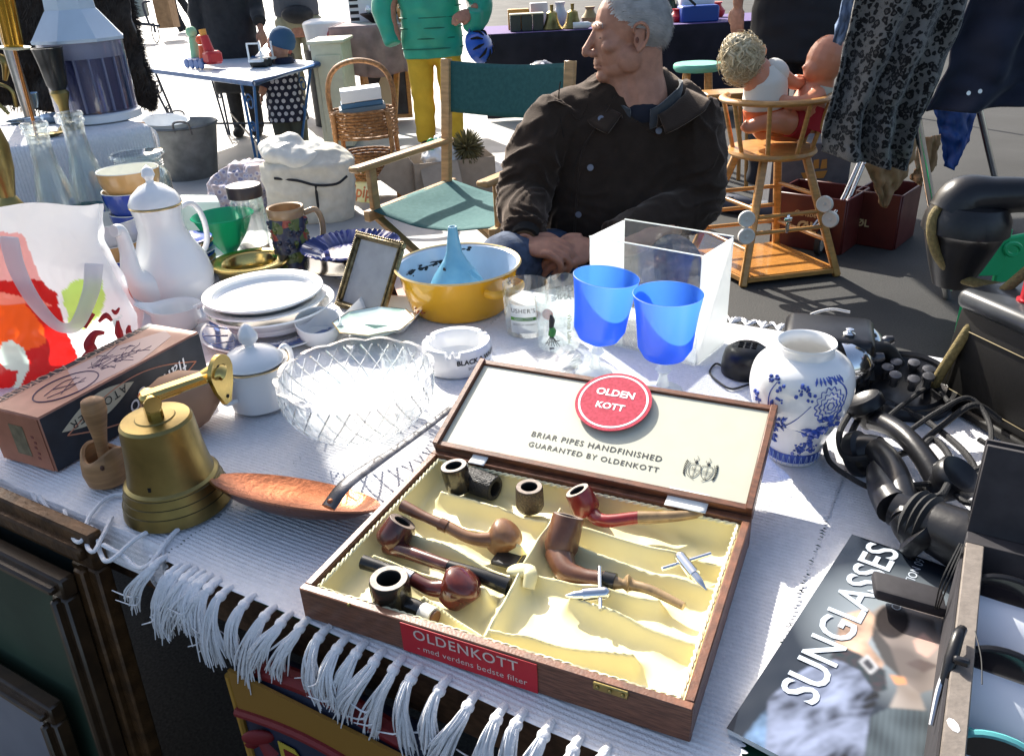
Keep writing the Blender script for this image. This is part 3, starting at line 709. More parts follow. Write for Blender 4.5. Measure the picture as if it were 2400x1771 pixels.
# ================================================================== green plastic funnel cup, saucers, bowls
grn = thin('green_plastic', (.01, .42, .22), .6, .35, 0, .35, .06)
p = T(505, 560); m_ = MPP(p); hb = Z(p, 495, 470); R_ = 62*m_; t = thing('green_funnel', 'green plastic funnel measuring cup with handle', 'funnel', p)
mk('cone', lathe([(.012, 0), (.016, .01), (R_*.7, hb*.55), (R_*.98, hb-.004), (R_*1.06, hb), (R_*1.03, hb+.002), (R_*.95, hb-.003), (R_*.66, hb*.55), (.012, .012), (0, .012)], p, 48), grn, t)
mk('handle', tube([p+V3((-.03, -.02, hb*.55)), T(452, 530, .80), T(448, 585, .762), T(488, 580, .762)], .005, 8, 5, flat=.5), grn, t)
cl = [mat('glaze_'+n, c, .15, coat=.3, var=.06) for n, c in (('blue', (.035, .075, .38)), ('ochre', (.58, .34, .13)), ('grey', (.55, .57, .6)), ('cream', (.8, .79, .7)))]
p0_ = T(425, 600)
for k in range(9):
    c = cl[(0, 1, 2, 1, 0, 2, 0, 1, 0)[k]]; z = .010*k
    tag(mk('saucer', lathe([(0, z), (.03, z), (.058, z+.009), (.060, z+.011), (.057, z+.012), (.03, z+.004), (0, z+.004)], p0_+V3((random.uniform(-.002, .002), random.uniform(-.002, .002), 0)), 40), c),
        ['blue glazed', 'ochre glazed', 'pale grey', 'ochre brown', 'dark blue', 'light grey', 'deep blue', 'tan', 'topmost blue'][k]+' saucer number %s from the bottom of the stack behind the coffee pot' % ['one', 'two', 'three', 'four', 'five', 'six', 'seven', 'eight', 'nine'][k], 'saucer', 'stacked glazed saucers')
def bowl(label, p, r, h, outm, inm, foot=.5, grp='stacked stoneware bowls'):
    t = thing('stoneware_bowl', label, 'bowl', p, grp)
    mk('outside', lathe([(0, 0), (r*foot, 0), (r*foot*1.1, .004), (r*.86, h*.4), (r*.98, h*.75), (r, h)], p, 48), outm, t)
    mk('inside', lathe([(r, h), (r*.985, h+.0015), (r*.955, h), (r*.93, h*.75), (r*.78, h*.35), (0, h*.12)], p, 48), inm, t); return t
q = T(272, 625); m_ = MPP(q); r = 66*m_
bowl('blue bowl at the bottom of the stack beside the coffee pot', q, r*.95, .075, cl[0], cl[3])
bowl('ochre bowl in the middle of the stack beside the coffee pot', q+EZ*.045, r*.97, .065, cl[1], cl[3])
bowl('pale grey bowl on top of the stack beside the coffee pot', q+EZ*.075, r, .085, cl[2], cl[3])
q = T(338, 600); m_ = MPP(q); r = 60*m_; zt = Z(q, 335, 372)
bowl('blue bowl under the orange bowl behind the coffee pot', q+EZ*(zt-.115), r*1.02, .075, cl[0], cl[3])
bowl('blue ribbed bowl two below the orange bowl', q+EZ*(zt-.15), r*.95, .06, cl[0], cl[3])
bowl('orange bowl with cream inside on top of the tall stack', q+EZ*(zt-.07), r*1.02, .075, cl[1], cl[3])
bowl('blue bowl at the bottom of the tall stack', q, r*.9, max(.05, zt-.15), cl[0], cl[3])
bowl('small dark blue cup half hidden behind the plastic bag', T(228, 600), .042, .17, cl[0], mat('teal_glaze', (.02, .2, .25), .2), grp=None)
q = T(440, 520); t = thing('plastic_box', 'pale translucent plastic box behind the green funnel', 'plastic box', q)
mk('tub', box(0, 0, .055, .10, .085, .11, .008, aim(q, (.15, .05, 1), .4), 2), thin('pale_plastic', (.72, .80, .78), .6, .4, .1, .3), t)
# ================================================================== blue cake plate on stand, picture frame
cob = mat('cobalt_glaze', (.012, .022, .12), .1, coat=.5)
p = T(775, 596); R_ = 106*MPP(p); zt = Z(p, 775, 545); t = thing('cake_stand', 'cobalt blue ceramic fluted plate on a dark footed stand', 'cake stand', p)
mk('plate', lathe([(0, zt-.012), (R_*.55, zt-.012), (R_*.66, zt-.004), (R_, zt+.012), (R_*1.01, zt+.014), (R_*.97, zt+.016), (R_*.66, zt), (R_*.6, zt-.006), (0, zt-.006)], p, 96, zw=lambda th, i: .0022*sin(44*th) if i in (3, 4, 5, 6) else 0), cob, t, ang=30)
mk('under_tray', lathe([(0, zt-.04), (R_*.6, zt-.04), (R_*.97, zt-.028), (R_*.98, zt-.024), (R_*.6, zt-.033), (0, zt-.03)], p, 60), mat('black_tray', (.02, .02, .022), .15, coat=.4), t)
mk('foot', lathe([(0, 0), (R_*.42, 0), (R_*.4, .012), (R_*.14, .03), (R_*.12, zt*.6), (R_*.3, zt-.04), (0, zt-.035)], p, 36), chrome, t)
A, B = T(736, 668), T(836, 702); xd = (B-A).normalized(); back = V3((-xd.y, xd.x, 0)); ud = (EZ*cos(radians(31))+back*sin(radians(31))).normalized()
Wf = (B-A).length
hf = .12
while PX(A+ud*hf)[1] > 510 and hf < .4: hf += .004
FM = basis(A, xd, ud, xd.cross(ud)); t = thing('picture_frame', 'small antique metal picture frame with blank grey picture, leaning', 'picture frame', A)
fm = mat('antique_metal', (.20, .155, .08), .35, metal=.8, var=.5, vscale=120, bump=.4, bscale=300)
fw = .014
for a, b_, c, d in ((Wf/2, fw/2, Wf, fw), (Wf/2, hf-fw/2, Wf, fw), (fw/2, hf/2, fw, hf-2*fw), (Wf-fw/2, hf/2, fw, hf-2*fw)):
    mk('frame_rail', join(box(a, b_, 0, c, d, .012, .003, FM), box(a, b_, .007, max(.004, c-.008) if c > d else .004, .004 if c > d else d, .006, .001, FM)), fm, t)
mk('picture', box(Wf/2, hf/2, -.002, Wf-2*fw+.002, hf-2*fw+.002, .003, 0, FM), mat('grey_backing', (.36, .36, .36), .35, var=.12, vscale=25), t, smooth=False)
vf = [ball(FM @ V3((x, y, .006)), .0022, 6, 4) for x, y in [(k*Wf/22, .0015) for k in range(23)]+[(k*Wf/22, hf-.0015) for k in range(23)]+[(.0015, k*hf/36) for k in range(37)]+[(Wf-.0015, k*hf/36) for k in range(37)]]
mk('beading', join(*vf), fm, t)
mk('easel_leg', beam(FM @ V3((Wf/2, hf*.75, -.008)), A+back*.10+xd*Wf/2, .03, .003), blackmatte, t)
q = T(860, 655); t = tag(mk('wooden_tray', box(0, 0, .006, .11, .055, .012, .003, aim(q, (0, 0, 1), .5)), mat('red_wood', (.30, .10, .05), .45, var=.3)), 'flat reddish wooden piece behind the picture frame', 'wooden tray')
# ================================================================== yellow enamel casserole and blue funnel
yel = mat('yellow_enamel', (.72, .36, .012), .18, coat=.5, var=.08, vscale=12); pale = mat('pale_blue_enamel', (.50, .56, .66), .18, coat=.4, var=.08)
p = T(1008, 668); m_ = MPP(p); R_ = 128*m_; hb = Z(p, 1010, 575); t = thing('enamel_casserole', 'yellow enamel casserole with two handles and chipped pale inside', 'casserole', p)
mk('pot_outside', lathe([(0, 0), (R_*.78, 0), (R_*.86, .012), (R_*.96, hb*.65), (R_*1.0, hb-.004), (R_*1.05, hb)], p, 64), yel, t)
mk('pot_inside', lathe([(R_*1.04, hb+.001), (R_*.99, hb-.002), (R_*.93, hb*.65), (R_*.82, .016), (R_*.76, .006), (0, .006)], p, 64), pale, t)
mk('rim', lathe([(R_*1.045, hb-.002), (R_*1.065, hb), (R_*1.045, hb+.003), (R_*1.02, hb+.001)], p, 64), mat('cream_yellow', (.75, .55, .25), .2, coat=.4), t)
chip = mat('chipped_iron', (.03, .028, .03), .7, var=.4)
def chips(seed, th0, th1, z0, z1, rr, n, parent):
    r = random.Random(seed); vf = []
    for _ in range(n):
        th = r.uniform(th0, th1); z = r.uniform(z0, z1); c = p+V3((cos(th)*rr, sin(th)*rr, z)); vf.append(ball(c, (r.uniform(.002, .007), .0008, r.uniform(.001, .004)), 7, 4, axis=(0, 0, 1), roll=0) if False else xf(ball((0, 0, 0), (.0012, r.uniform(.002, .008), r.uniform(.0012, .004)), 7, 5), basis(c, V3((cos(th), sin(th), 0)), V3((-sin(th), cos(th), 0)), EZ)))
    mk('enamel_chip', join(*vf), chip, parent)
chips(1, 1.9, 2.9, hb*.55, hb*.72, R_*.915, 30, t); chips(2, 1.2, 1.7, hb*.82, hb*.95, R_*.975, 8, t); chips(3, -.7, -.1, hb*.7, hb*.95, R_*.985, 7, t)
for d, nm in ((V3((.72, -.70, 0)), 1), (V3((-.45, .9, 0)), 2)):
    d.normalize(); s = V3((-d.y, d.x, 0)); b1 = p+d*R_*.97+EZ*hb*.72
    mk('handle', tube([b1-s*.042, b1-s*.036+d*.026, b1+d*.033, b1+s*.036+d*.026, b1+s*.042], .009, 10, 6, flat=.55, up=(0, 0, 1)), yel, t)
blu = mat('blue_enamel', (.08, .28, .44), .3, coat=.3, var=.25, vscale=18, col2=(.16, .38, .50))
q = p+V3((-.004, -.012, .008)); zt = D(990, 492, q.y+.01).z-q.z; t = thing('enamel_funnel', 'blue enamel funnel standing upside down in the yellow casserole', 'funnel', q)
Rf = 74*m_
mk('cone', lathe([(Rf*1.0, 0), (Rf*1.02, .004), (Rf*.97, .018), (Rf*.66, zt*.38), (Rf*.34, zt*.58), (Rf*.23, zt*.68), (Rf*.12, zt), (Rf*.09, zt), (Rf*.16, zt*.7), (Rf*.3, zt*.55)], q, 48), blu, t)
mk('strap_handle', tube([q+V3((.03, -.03, zt*.5)), q+V3((.055, -.05, zt*.36)), q+V3((Rf*.72, -Rf*.72, .01))], .0055, 8, 5, flat=.35), blu, t)
mk('rust_spot', xf(ball((0, 0, 0), (.001, .005, .009), 8, 6), basis(q+V3((-Rf*.30, -Rf*.34, zt*.49)), V3((-.6, -.7, .4)).normalized(), V3((.76, -.65, 0)), EZ)), chip, t)
# ================================================================== small dishes
p = T(700, 745); R_ = 48*MPP(p); t = tag(mk('egg_dish', lathe(vessel([(R_*.55, 0), (R_*.85, .012), (R_, .036), (R_*1.02, .05)], .003), p, 40, axis=(.1, -.25, 1)), porcelain), 'small plain white oval dish behind the sugar bowl', 'dish')
p = T(845, 705); m_ = MPP(p); t = thing('square_dish', 'square white china dish with red floral corner', 'dish', p)
def sq(th, i, n=4): 
    a = (th % (pi/2))-pi/4; return min(1.32, 1/max(.72, cos(a)))
mk('dish_body', lathe(vessel([(.05, 0), (.055, .003), (.070, .022), (.076, .028)], .003), p, 64, wob=sq, roll=.55), porcelain, t)
vf = [ball(p+V3((.070+random.uniform(-.012, .014), -.012+random.uniform(-.018, .018), .0265)), (.0025, .0025, .0006), 6, 4) for k in range(24)]
mk('floral_print', join(*vf), mat('red_flowers', (.45, .05, .05), .3, var=.7, vscale=300), t)
p = T(820, 722, .775); t = thing('octagonal_dish', 'iridescent octagonal china dish with gold edge', 'dish', p)
iri = mat('lustre', (.62, .72, .72), .12, coat=.6, var=.25, vscale=25, col2=(.45, .62, .50))
oc8 = lambda th, i: 1/max(.9, cos((th % (pi/4))-pi/8))
mk('dish_body', lathe(vessel([(.034, 0), (.036, .002), (.060, .016), (.066, .02)], .0025), p, 64, wob=oc8, sx=1.1), iri, t)
mk('gold_edge', lathe([(.0655, .0195), (.067, .0205), (.0655, .0215)], p, 64, wob=oc8, sx=1.1), gold, t)
# ================================================================== ashtray with print
p = T(1002, 795); m_ = MPP(p); R_ = 76*m_; hb = Z(p, 1000, 742); t = thing('ceramic_ashtray', 'round white ceramic ashtray with black lettering and cigarette notches', 'ashtray', p)
def notch(th, i):
    for c in (0.3, .62, 2.6, 2.9, 4.5, 4.75):
        if abs(th-c) < .075 and i in (3, 4, 5): return -.009
    return 0
mk('tray_body', lathe([(0, 0), (R_*.96, 0), (R_, .004), (R_*.98, hb-.003), (R_*.94, hb), (R_*.80, hb-.001), (R_*.74, hb-.006), (R_*.70, .016), (R_*.6, .012), (0, .012)], p, 120, zw=notch), porcelain, t)
def wrap(pc_, r, th0, z, body, size, m, parent, outward=1, **kw):
    v, f = textvf(body, size, **kw)
    return mk('lettering', ([pc_+V3((cos(th0+outward*q.x/r)*(r+.0006), sin(th0+outward*q.x/r)*(r+.0006), z+q.y)) for q in v], f), m, parent, smooth=False)
wrap(p, R_*1.0, -.80, hb*.62, 'BLACK & WHITE', .0125, inkblack, t, bold=.0004)
wrap(p, R_*1.0, -.78, hb*.36, 'SCOTCH WHISKY', .007, inkblack, t)
# ================================================================== tumblers
def tumbler(label, bx_, by_, rx, topy, prints):
    p = T(bx_, by_); m_ = MPP(p); r = rx*m_; h = Z(p, bx_, topy)
    t = thing('printed_tumbler', label, 'glass', p, 'printed whisky tumblers')
    mk('cup', lathe([(0, 0), (r*.9, 0), (r*.93, .004), (r, h), (r*.985, h+.001), (r*.965, h), (r*.9, .014), (0, .012)], p, 44), clearglass, t)
    for th, z, body, size, m, kw in prints: wrap(p, r*.97, th, h*z, body, size, m, t, **kw)
    return t, p, r, h
gm = mat('green_print', (.10, .30, .05), .5); rm = mat('red_print', (.55, .03, .03), .5); om = mat('olive_print', (.35, .36, .10), .5)
t, p, r, h = tumbler('tumbler with grey label and green stripe left of the others', 1152, 722, 49, 618, [(-1.75, .58, "USHER'S", .012, inkblack, dict(spacing=1.1)), (-1.70, .30, 'SCOTCH WHISKY', .0055, inkblack, {})])
lblm = thin('frosted_label', (.75, .78, .8), .7, .3, .15)
mk('label_panel', grid(lambda u, v: p+V3((cos(-2.35+1.25*u)*r*.972, sin(-2.35+1.25*u)*r*.972, h*(.12+.58*v))), 20, 4), lblm, t)
mk('green_stripe', grid(lambda u, v: p+V3((cos(-2.35+1.25*u)*(r*.975), sin(-2.35+1.25*u)*(r*.975), h*(.38+.07*v))), 20, 1), gm, t)
wrap(p, r*.985, -1.72, h*.415, 'GREEN STRIPE', .0058, inkwhite, t)
t, p, r, h = tumbler('tumbler with black lettering seen through it at the back', 1236, 700, 40, 612, [(1.75, .62, 'QUEEN', .016, inkblack, dict(bold=.0006)), (1.75, .42, 'ANNE', .016, inkblack, dict(bold=.0006))])
t, p, r, h = tumbler('tumbler with a dark dancing figure and vertical olive lettering in front', 1222, 752, 50, 650, [])
v, f = textvf('White Label', .013); th0 = -1.15
mk('lettering', ([p+V3((cos(th0+q.y/r)*(r*.985), sin(th0+q.y/r)*(r*.985), h*.5-q.x*.9)) for q in v], f), om, t, smooth=False)
def figpt(a, z): return p+V3((cos(-1.95+a)*(r*.985), sin(-1.95+a)*(r*.985), z*h))
mk('figure_print', join(tube([figpt(0, .82), figpt(.04, .7), figpt(0, .55)], [.002, .0055, .004], 6, 4), *[tube([figpt(0, .4), figpt(a, .16)], .0007, 4, 2) for a in (-.3, -.15, 0, .12, .25, .35)], tube([figpt(-.3, .2), figpt(.36, .28)], .0008, 4, 2), tube([figpt(-.1, .1), figpt(.1, .12)], .002, 4, 2)), inkblack, t)
mk('figure_kilt', tube([figpt(-.02, .58), figpt(.05, .48), figpt(0, .38)], [.003, .007, .006], 6, 4), mat('kilt_green', (.05, .25, .05), .5), t)
mk('emblem', xf(disc(.011, .0004), basis(p+V3((cos(-1.1)*-r*.9, -sin(-1.1)*r*.9, h*.5)), V3((-.9, .43, 0)), EZ, V3((-.43, -.9, 0)))), mat('pale_red_print', (.7, .25, .22), .5), t)
# ================================================================== blue goblets
bluefrost = thin('frosted_blue_glass', (.07, .27, .95), .50, .70, .24, .35, .06)
frost = thin('frosted_clear_glass', (.86, .90, .88), .4, .4, .35, .35, .08)
for k, (fx, fy, tx, ty, rx, lbl) in enumerate(((1298, 815, 1326, 603, 72, 'frosted blue goblet standing nearer the tumblers'), (1448, 855, 1461, 642, 76, 'frosted blue goblet standing above the red round sticker'))):
    p = T(fx, fy); m_ = MPP(p); r = rx*m_*.95; h = Z(p, tx, ty); t = thing('blue_goblet', lbl, 'goblet', p, 'blue goblets')
    ax = (D(tx, ty, p.y)-p)
    bb_ = h*.31
    mk('bowl', lathe([(0, bb_), (r*.30, bb_+.003), (r*.62, bb_+h*.07), (r*.80, bb_+h*.17), (r*.84, bb_+h*.32), (r*.90, bb_+h*.5), (r, h)], p, 56, axis=ax), bluefrost, t)
    mk('rim', lathe([(r*1.0, h-.0005), (r*1.008, h+.0004), (r*.995, h+.001)], p, 56, axis=ax), thin('pale_blue_rim', (.25, .5, 1), .5, .5, .2), t)
    mk('stem', lathe([(r*.62, .001), (r*.60, .003), (r*.2, .012), (r*.11, .03), (r*.13, h*.19), (r*.25, h*.235), (r*.13, h*.28), (r*.10, h*.33), (r*.2, bb_+.001), (0, bb_+.002)], p, 40, axis=ax), frost, t)
# ================================================================== clear acrylic box
A, B = T(1290, 740), T(1520, 800)     # front lower corners
xd = (B-A).normalized(); yd = V3((-xd.y, xd.x, 0)); Wb_ = (B-A).length; db = .12; hb = D(1283, 508, A.y).z-A.z
hb2 = D(1520, 572, B.y).z-B.z; hb = (hb+hb2)/2; tk = .004
AM = basis(A, xd, yd, EZ); acr = glass('acrylic', (.96, .975, .975), .08, .02); acre = thin('acrylic_edge', (.88, .92, .9), .5, .5, .3, .2, .1)
t = thing('acrylic_box', 'open clear acrylic display box behind the blue goblets', 'display box', A)
for nm, q in (('front_pane', box(Wb_/2, 0, hb/2, Wb_, tk, hb, .0008, AM)), ('rear_pane', box(Wb_/2, db, hb/2, Wb_, tk, hb, .0008, AM)), ('base_pane', box(Wb_/2, db/2, tk/2, Wb_-.01, db-.006, tk, 0, AM))):
    mk(nm, q, acr, t)
milky = thin('milky_acrylic', (.9, .92, .92), .35, .5, .25, .2, .1)
for nm, q in (('side_pane', box(0, db/2, hb/2, tk, db-tk-.001, hb-.001, .0008, AM)), ('side_pane', box(Wb_, db/2, hb/2, tk, db-tk-.001, hb-.001, .0008, AM))):
    mk(nm, q, milky, t)
mk('polished_edge', join(box(Wb_/2, 0, hb+.0008, Wb_, tk, .0012, 0, AM), box(Wb_/2, db, hb+.0008, Wb_, tk, .0012, 0, AM)), acre, t)
# ================================================================== crystal plate
p = T(1165, 818); t = thing('crystal_plate', 'low cut crystal plate with scalloped edge behind the case lid', 'plate', p)
mk('plate_body', lathe([(0, .002), (.04, 0), (.05, .004), (.075, .02), (.083, .026), (.080, .028), (.07, .021), (.045, .009), (0, .007)], p, 72, wob=lambda th, i: 1+.04*abs(sin(9*th))*(i > 2)), crystal, t, ang=25)
# ================================================================== brass bell with wall bracket
p = T(392, 1098); m_ = MPP(p); R_ = 113*m_; hb = Z(p, 356, 912); t = thing('brass_bell', 'large brass ship bell with bracket standing on the white rug', 'bell', p)
mk('bell_body', lathe([(R_*.93, 0), (R_, .002), (R_*.978, .012), (R_*.935, .022), (R_*.89, .033), (R_*.848, .045), (R_*.785, hb*.36), (R_*.735, hb*.5), (R_*.69, hb*.7), (R_*.66, hb*.9), (R_*.645, hb*.97), (R_*.6, hb), (R_*.36, hb+.001), (R_*.34, hb+.0025), (0, hb+.003)], p, 64), brass, t, ang=20)
for z_, k in ((.0185, .952), (.0305, .902), (.0425, .858)):
    mk('groove', lathe([(R_*k-.0008, z_-.0009), (R_*k+.0012, z_), (R_*k-.0008, z_+.0009)], p, 64), mat('dark_groove', (.06, .05, .02), .5, metal=.6), t)
top = p+EZ*hb
ad = (D(500, 835, p.y+.05)-D(345, 895, p.y)); ad.z = 0; ad.normalize(); sd = V3((-ad.y, ad.x, 0))
brk = mk('bracket_arm', join(beam(top+EZ*.030-ad*.012, top+EZ*.036+ad*.085, .022, .014, bev=.004), box(0, 0, .013, .020, .028, .030, .004, basis(top, ad, sd, EZ)), tube([top-sd*.016+EZ*.026, top+sd*.016+EZ*.026], .011, 14, 2)), brassbright, t)
pl_c = top+ad*.094+EZ*.034
outl = [(.5*cos(a), .5*sin(a)) for a in [pi*k/12 for k in range(13)]]+[(-.38, -.4), (-.12, -.85), (.12, -.85), (.38, -.4)]
pn = (ad*.55-sd*.6-EZ*.25).normalized(); px_ = (pn.cross(EZ)).normalized(); py_ = px_.cross(pn)*-1
pmx = basis(pl_c, px_, EZ, px_.cross(EZ))
mk('mounting_plate', prism([(x*.050, y*.052) for x, y in outl], .006, pmx), brassbright, t)
mk('neck', tube([top+EZ*.036+ad*.07, top+EZ*.04+ad*.088, pl_c+EZ*.002], [.012, .014, .016], 12, 4, flat=.6), brassbright, t)
for x, y in ((.005, .012), (0, -.034)): mk('screw_hole', xf(disc(.0028, .0075, 12), pmx @ Matrix.Translation((x, y, -.0007))), charm, t)
mk('maker_mark', join(*[box(0, 0, 0, .004, .001, .009, 0, basis(p+V3((-.12, -.99, 0)).normalized()*R_*.76+EZ*(hb*.33+k*.012), V3((.99, -.12, 0)), V3((.12, .99, 0)), EZ)) for k in range(2)]), charm, t)
# ================================================================== copper dish with iron handle
cop = mat('hammered_copper', (.40, .155, .08), .27, metal=1, var=.3, vscale=14, bump=.35, bscale=130)
c = T(642, 1078, .790); xd = (T(815, 1108, .79)-T(467, 1034, .79)); hl = xd.length/2; xd.normalize(); bk = V3((-xd.y, xd.x, 0))
ax = (EZ+bk*.42).normalized(); yd = ax.cross(xd).normalized(); CM = basis(c, xd, yd, ax)
t = thing('copper_ladle', 'hammered copper oval ladle dish with long dark iron handle', 'ladle', (c.x, c.y, .757))
mk('dish', xf(lathe([(0, -.026), (hl*.4, -.024), (hl*.75, -.014), (hl*.97, -.001), (hl, .001), (hl*.985, .003), (hl*.95, .001), (hl*.74, -.010), (hl*.4, -.019), (0, -.021)], n=56, sy=.52), CM), cop, t)
a = CM @ V3((hl*.44, -.002, -.008)); bq = T(1005, 878, .800)
pts = [a, a.lerp(bq, .12)+EZ*.012, a.lerp(bq, .3)+EZ*.010, a.lerp(bq, .45)+EZ*.006, a.lerp(bq, .7)+EZ*.002, bq]
mk('handle', tube(pts, [.013, .0125, .0115, .0085, .0080, .0075], 8, 8, flat=.38, up=(0, 1, .3)), iron, t)
mk('rivet', ball(a+EZ*.006+(bq-a).normalized()*.006, (.005, .005, .003), 10, 6), cop, t)
# ================================================================== wooden nutcracker, wooden vase
wood = mat('beech', (.36, .19, .08), .5, var=.3, vscale=18, grain=(1, 1, 8), bump=.12)
p = T(243, 1052); R_ = 47*MPP(p); hb = Z(p, 238, 985); t = thing('wooden_nutcracker', 'turned wooden nutcracker cup with screw handle beside the bell', 'nutcracker', p)
mk('cup', lathe(vessel([(R_*.7, 0), (R_*.95, .006), (R_*1.04, hb*.45), (R_*.98, hb*.8), (R_*.9, hb)], .008), p, 40, zw=lambda th, i: .008*cos(th*2+1) if i in (5, 6, 7) else 0), wood, t)
s0 = p+EZ*(hb*.55); s1 = D(200, 868, p.y+.012)
mk('screw_handle', tube([s0, s0.lerp(s1, .35), s0.lerp(s1, .55), s0.lerp(s1, .8), s0.lerp(s1, .95), s1], [.0075, .0085, .0115, .0165, .015, .006], 18, 5), wood, t)
mk('knot', ball(p+V3((.35, -.94, 0))*R_*1.0+EZ*hb*.8, (.003, .003, .004), 8, 6), mat('dark_knot', (.08, .03, .015), .5), t)
p = T(415, 935); t = thing('wooden_vase', 'round terracotta coloured wooden vase lying behind the bell', 'vase', p)
mk('vase_body', xf(lathe([(0, -.062), (.022, -.060), (.042, -.040), (.050, -.012), (.046, .018), (.030, .045), (.018, .058), (.020, .066), (.015, .066), (.012, .05), (0, .04)], n=40), aim(p+EZ*.048, V3((.85, .45, .28)), 0)), mat('terracotta_wood', (.42, .22, .12), .55, var=.2, vscale=12), t)
# ================================================================== vintage atomiser carton
A = T(125, 1032); B = T(458, 828); Lx = (B-A); lb_ = Lx.length; xd = Lx.normalized(); yd = V3((-xd.y, xd.x, 0)); hb = Z(A, 80, 897)
hb = (hb+Z(B, 437, 742))/2; dp = .115
KM = basis(A, xd, yd, EZ)
navy = mat('navy_carton', (.018, .022, .03), .5, var=.3, vscale=30, bump=.08); salmon = mat('salmon_carton', (.52, .22, .14), .55, var=.12, vscale=40)
t = thing('atomiser_carton', 'worn vintage salmon and navy carton printed with upside down lettering', 'carton', A)
mk('carton_body', box(lb_/2, dp/2, hb/2, lb_, dp, hb, .0015, KM), salmon, t)
def pan(name, poly, M, m, h=.0008): return mk(name, prism(poly, h, M), m, t, smooth=False)
FMt = basis(A-yd*.0012, xd, EZ, -yd)                      # front, seen by the camera
front = pan('front_panel', [(.001, .001), (lb_-.001, .001), (lb_-.001, hb-.001), (.001, hb-.001)], FMt, navy)
orange = mat('orange_line', (.55, .22, .12), .5); paleleaf = mat('pale_leaf', (.55, .50, .36), .55)
def eye(k, ycen, x0, x1, hgt, r_):
    up_ = [FMt @ V3((x0+(x1-x0)*s, ycen+hgt*sin(pi*s), .0016)) for s in [i/24 for i in range(25)]]
    dn_ = [FMt @ V3((x0+(x1-x0)*s, ycen-hgt*sin(pi*s), .0016)) for s in [i/24 for i in range(25)]]
    return join(tube(up_, r_, 4, smooth=False), tube(dn_, r_, 4, smooth=False))
mk('outline', eye(0, hb*.5, lb_*.10, lb_*.93, hb*.36, .0011), orange, front)
leaf = [(lb_*(.08+.44*s), hb*(.60+.17*s)+.020*sin(pi*s)) for s in [i/16 for i in range(17)]]+[(lb_*(.08+.44*s), hb*(.60+.17*s)-.020*sin(pi*s)) for s in [1-i/16 for i in range(1, 16)]]
mk('leaf_panel', prism(leaf, .0006, FMt @ Matrix.Translation((0, 0, .0011))), paleleaf, front, smooth=False)
def onf(s, z, off=.0024): return FMt @ V3((lb_*s, hb*z, off))
fit('lettering', 'ATOMISER', onf(.47, .755), onf(.13, .615), inkblack, front, -EZ, -yd, spacing=1.25)
fit('lettering', 'flamingo', onf(.86, .58), onf(.46, .30), inkwhite, front, -EZ, -yd, shear=.25)
TMt = basis(A+EZ*(hb+.0006), xd, yd, EZ)
topp = pan('top_panel', [(.001, .001), (lb_-.001, .001), (lb_-.001, dp-.016), (.001, dp-.016)], TMt, mat('salmon_top', (.60, .30, .20), .5, var=.12, vscale=35))
pan('top_border', [(.001, dp-.015), (lb_-.001, dp-.015), (lb_-.001, dp-.001), (.001, dp-.001)], TMt, navy)
fit('lettering', 'FLAMINGO  ATOMISER', TMt @ V3((lb_*.9, dp-.008, .0016)), TMt @ V3((lb_*.04, dp-.008, .0016)), mat('salmon_print', (.5, .3, .22), .5), topp, -yd, EZ)
mk('pale_patch', prism([(lb_*.25, .01), (lb_*.6, .004), (lb_*.9, .03), (lb_*.95, .06), (lb_*.7, .09), (lb_*.4, .092)], .0004, TMt @ Matrix.Translation((0, 0, .0009))), mat('pale_salmon', (.62, .42, .36), .5), topp, smooth=False)  # irregular paler patch over part of the carton top
vf = []
def tl(pts, r=.0006): vf.append(tube([TMt @ V3((x, y, .0016)) for x, y in pts], r, 4, 4))
vf.append(tube([TMt @ V3((lb_*.27+.052*cos(a), .045+.034*sin(a), .0016)) for a in [2*pi*k/40 for k in range(40)]], .0011, 4, closed=True, smooth=False))
rr = random.Random(4)
tl([(lb_*.16, .05), (lb_*.3, .062), (lb_*.36, .05)]); tl([(lb_*.2, .03), (lb_*.28, .045), (lb_*.36, .058)]); tl([(lb_*.22, .055), (lb_*.3, .04), (lb_*.34, .032)]); tl([(lb_*.15, .04), (lb_*.25, .035), (lb_*.37, .04)])
for k in range(26):
    x, y = lb_*rr.uniform(.45, .7), rr.uniform(.03, .085); tl([(x, y), (x+rr.uniform(-.012, .02), y+rr.uniform(-.012, .012)), (x+rr.uniform(.005, .03), y+rr.uniform(-.02, .02))], .0005)
mk('line_drawing', join(*vf), mat('purple_print', (.10, .05, .09), .5), topp)
EM = basis(A-xd*.0012+yd*dp, -yd, EZ, -xd)
end = pan('end_panel', [(.002, .002), (dp-.002, .002), (dp-.002, hb-.002), (.002, hb-.002)], EM, mat('salmon_end', (.42, .16, .09), .55, var=.2))
mk('end_label', prism([(.045, .02), (.075, .02), (.075, hb-.02), (.045, hb-.02)], .0005, EM @ Matrix.Translation((0, 0, .001))), mat('olive_label', (.20, .16, .09), .55, var=.3, vscale=80), end, smooth=False)
mk('small_print', join(*[box(.09+.003*(k % 2), .02+k*.009, .0012, .005, .004, .0004, 0, EM) for k in range(int((hb-.04)/.009))]), mat('dark_red_print', (.2, .05, .04), .5), end)
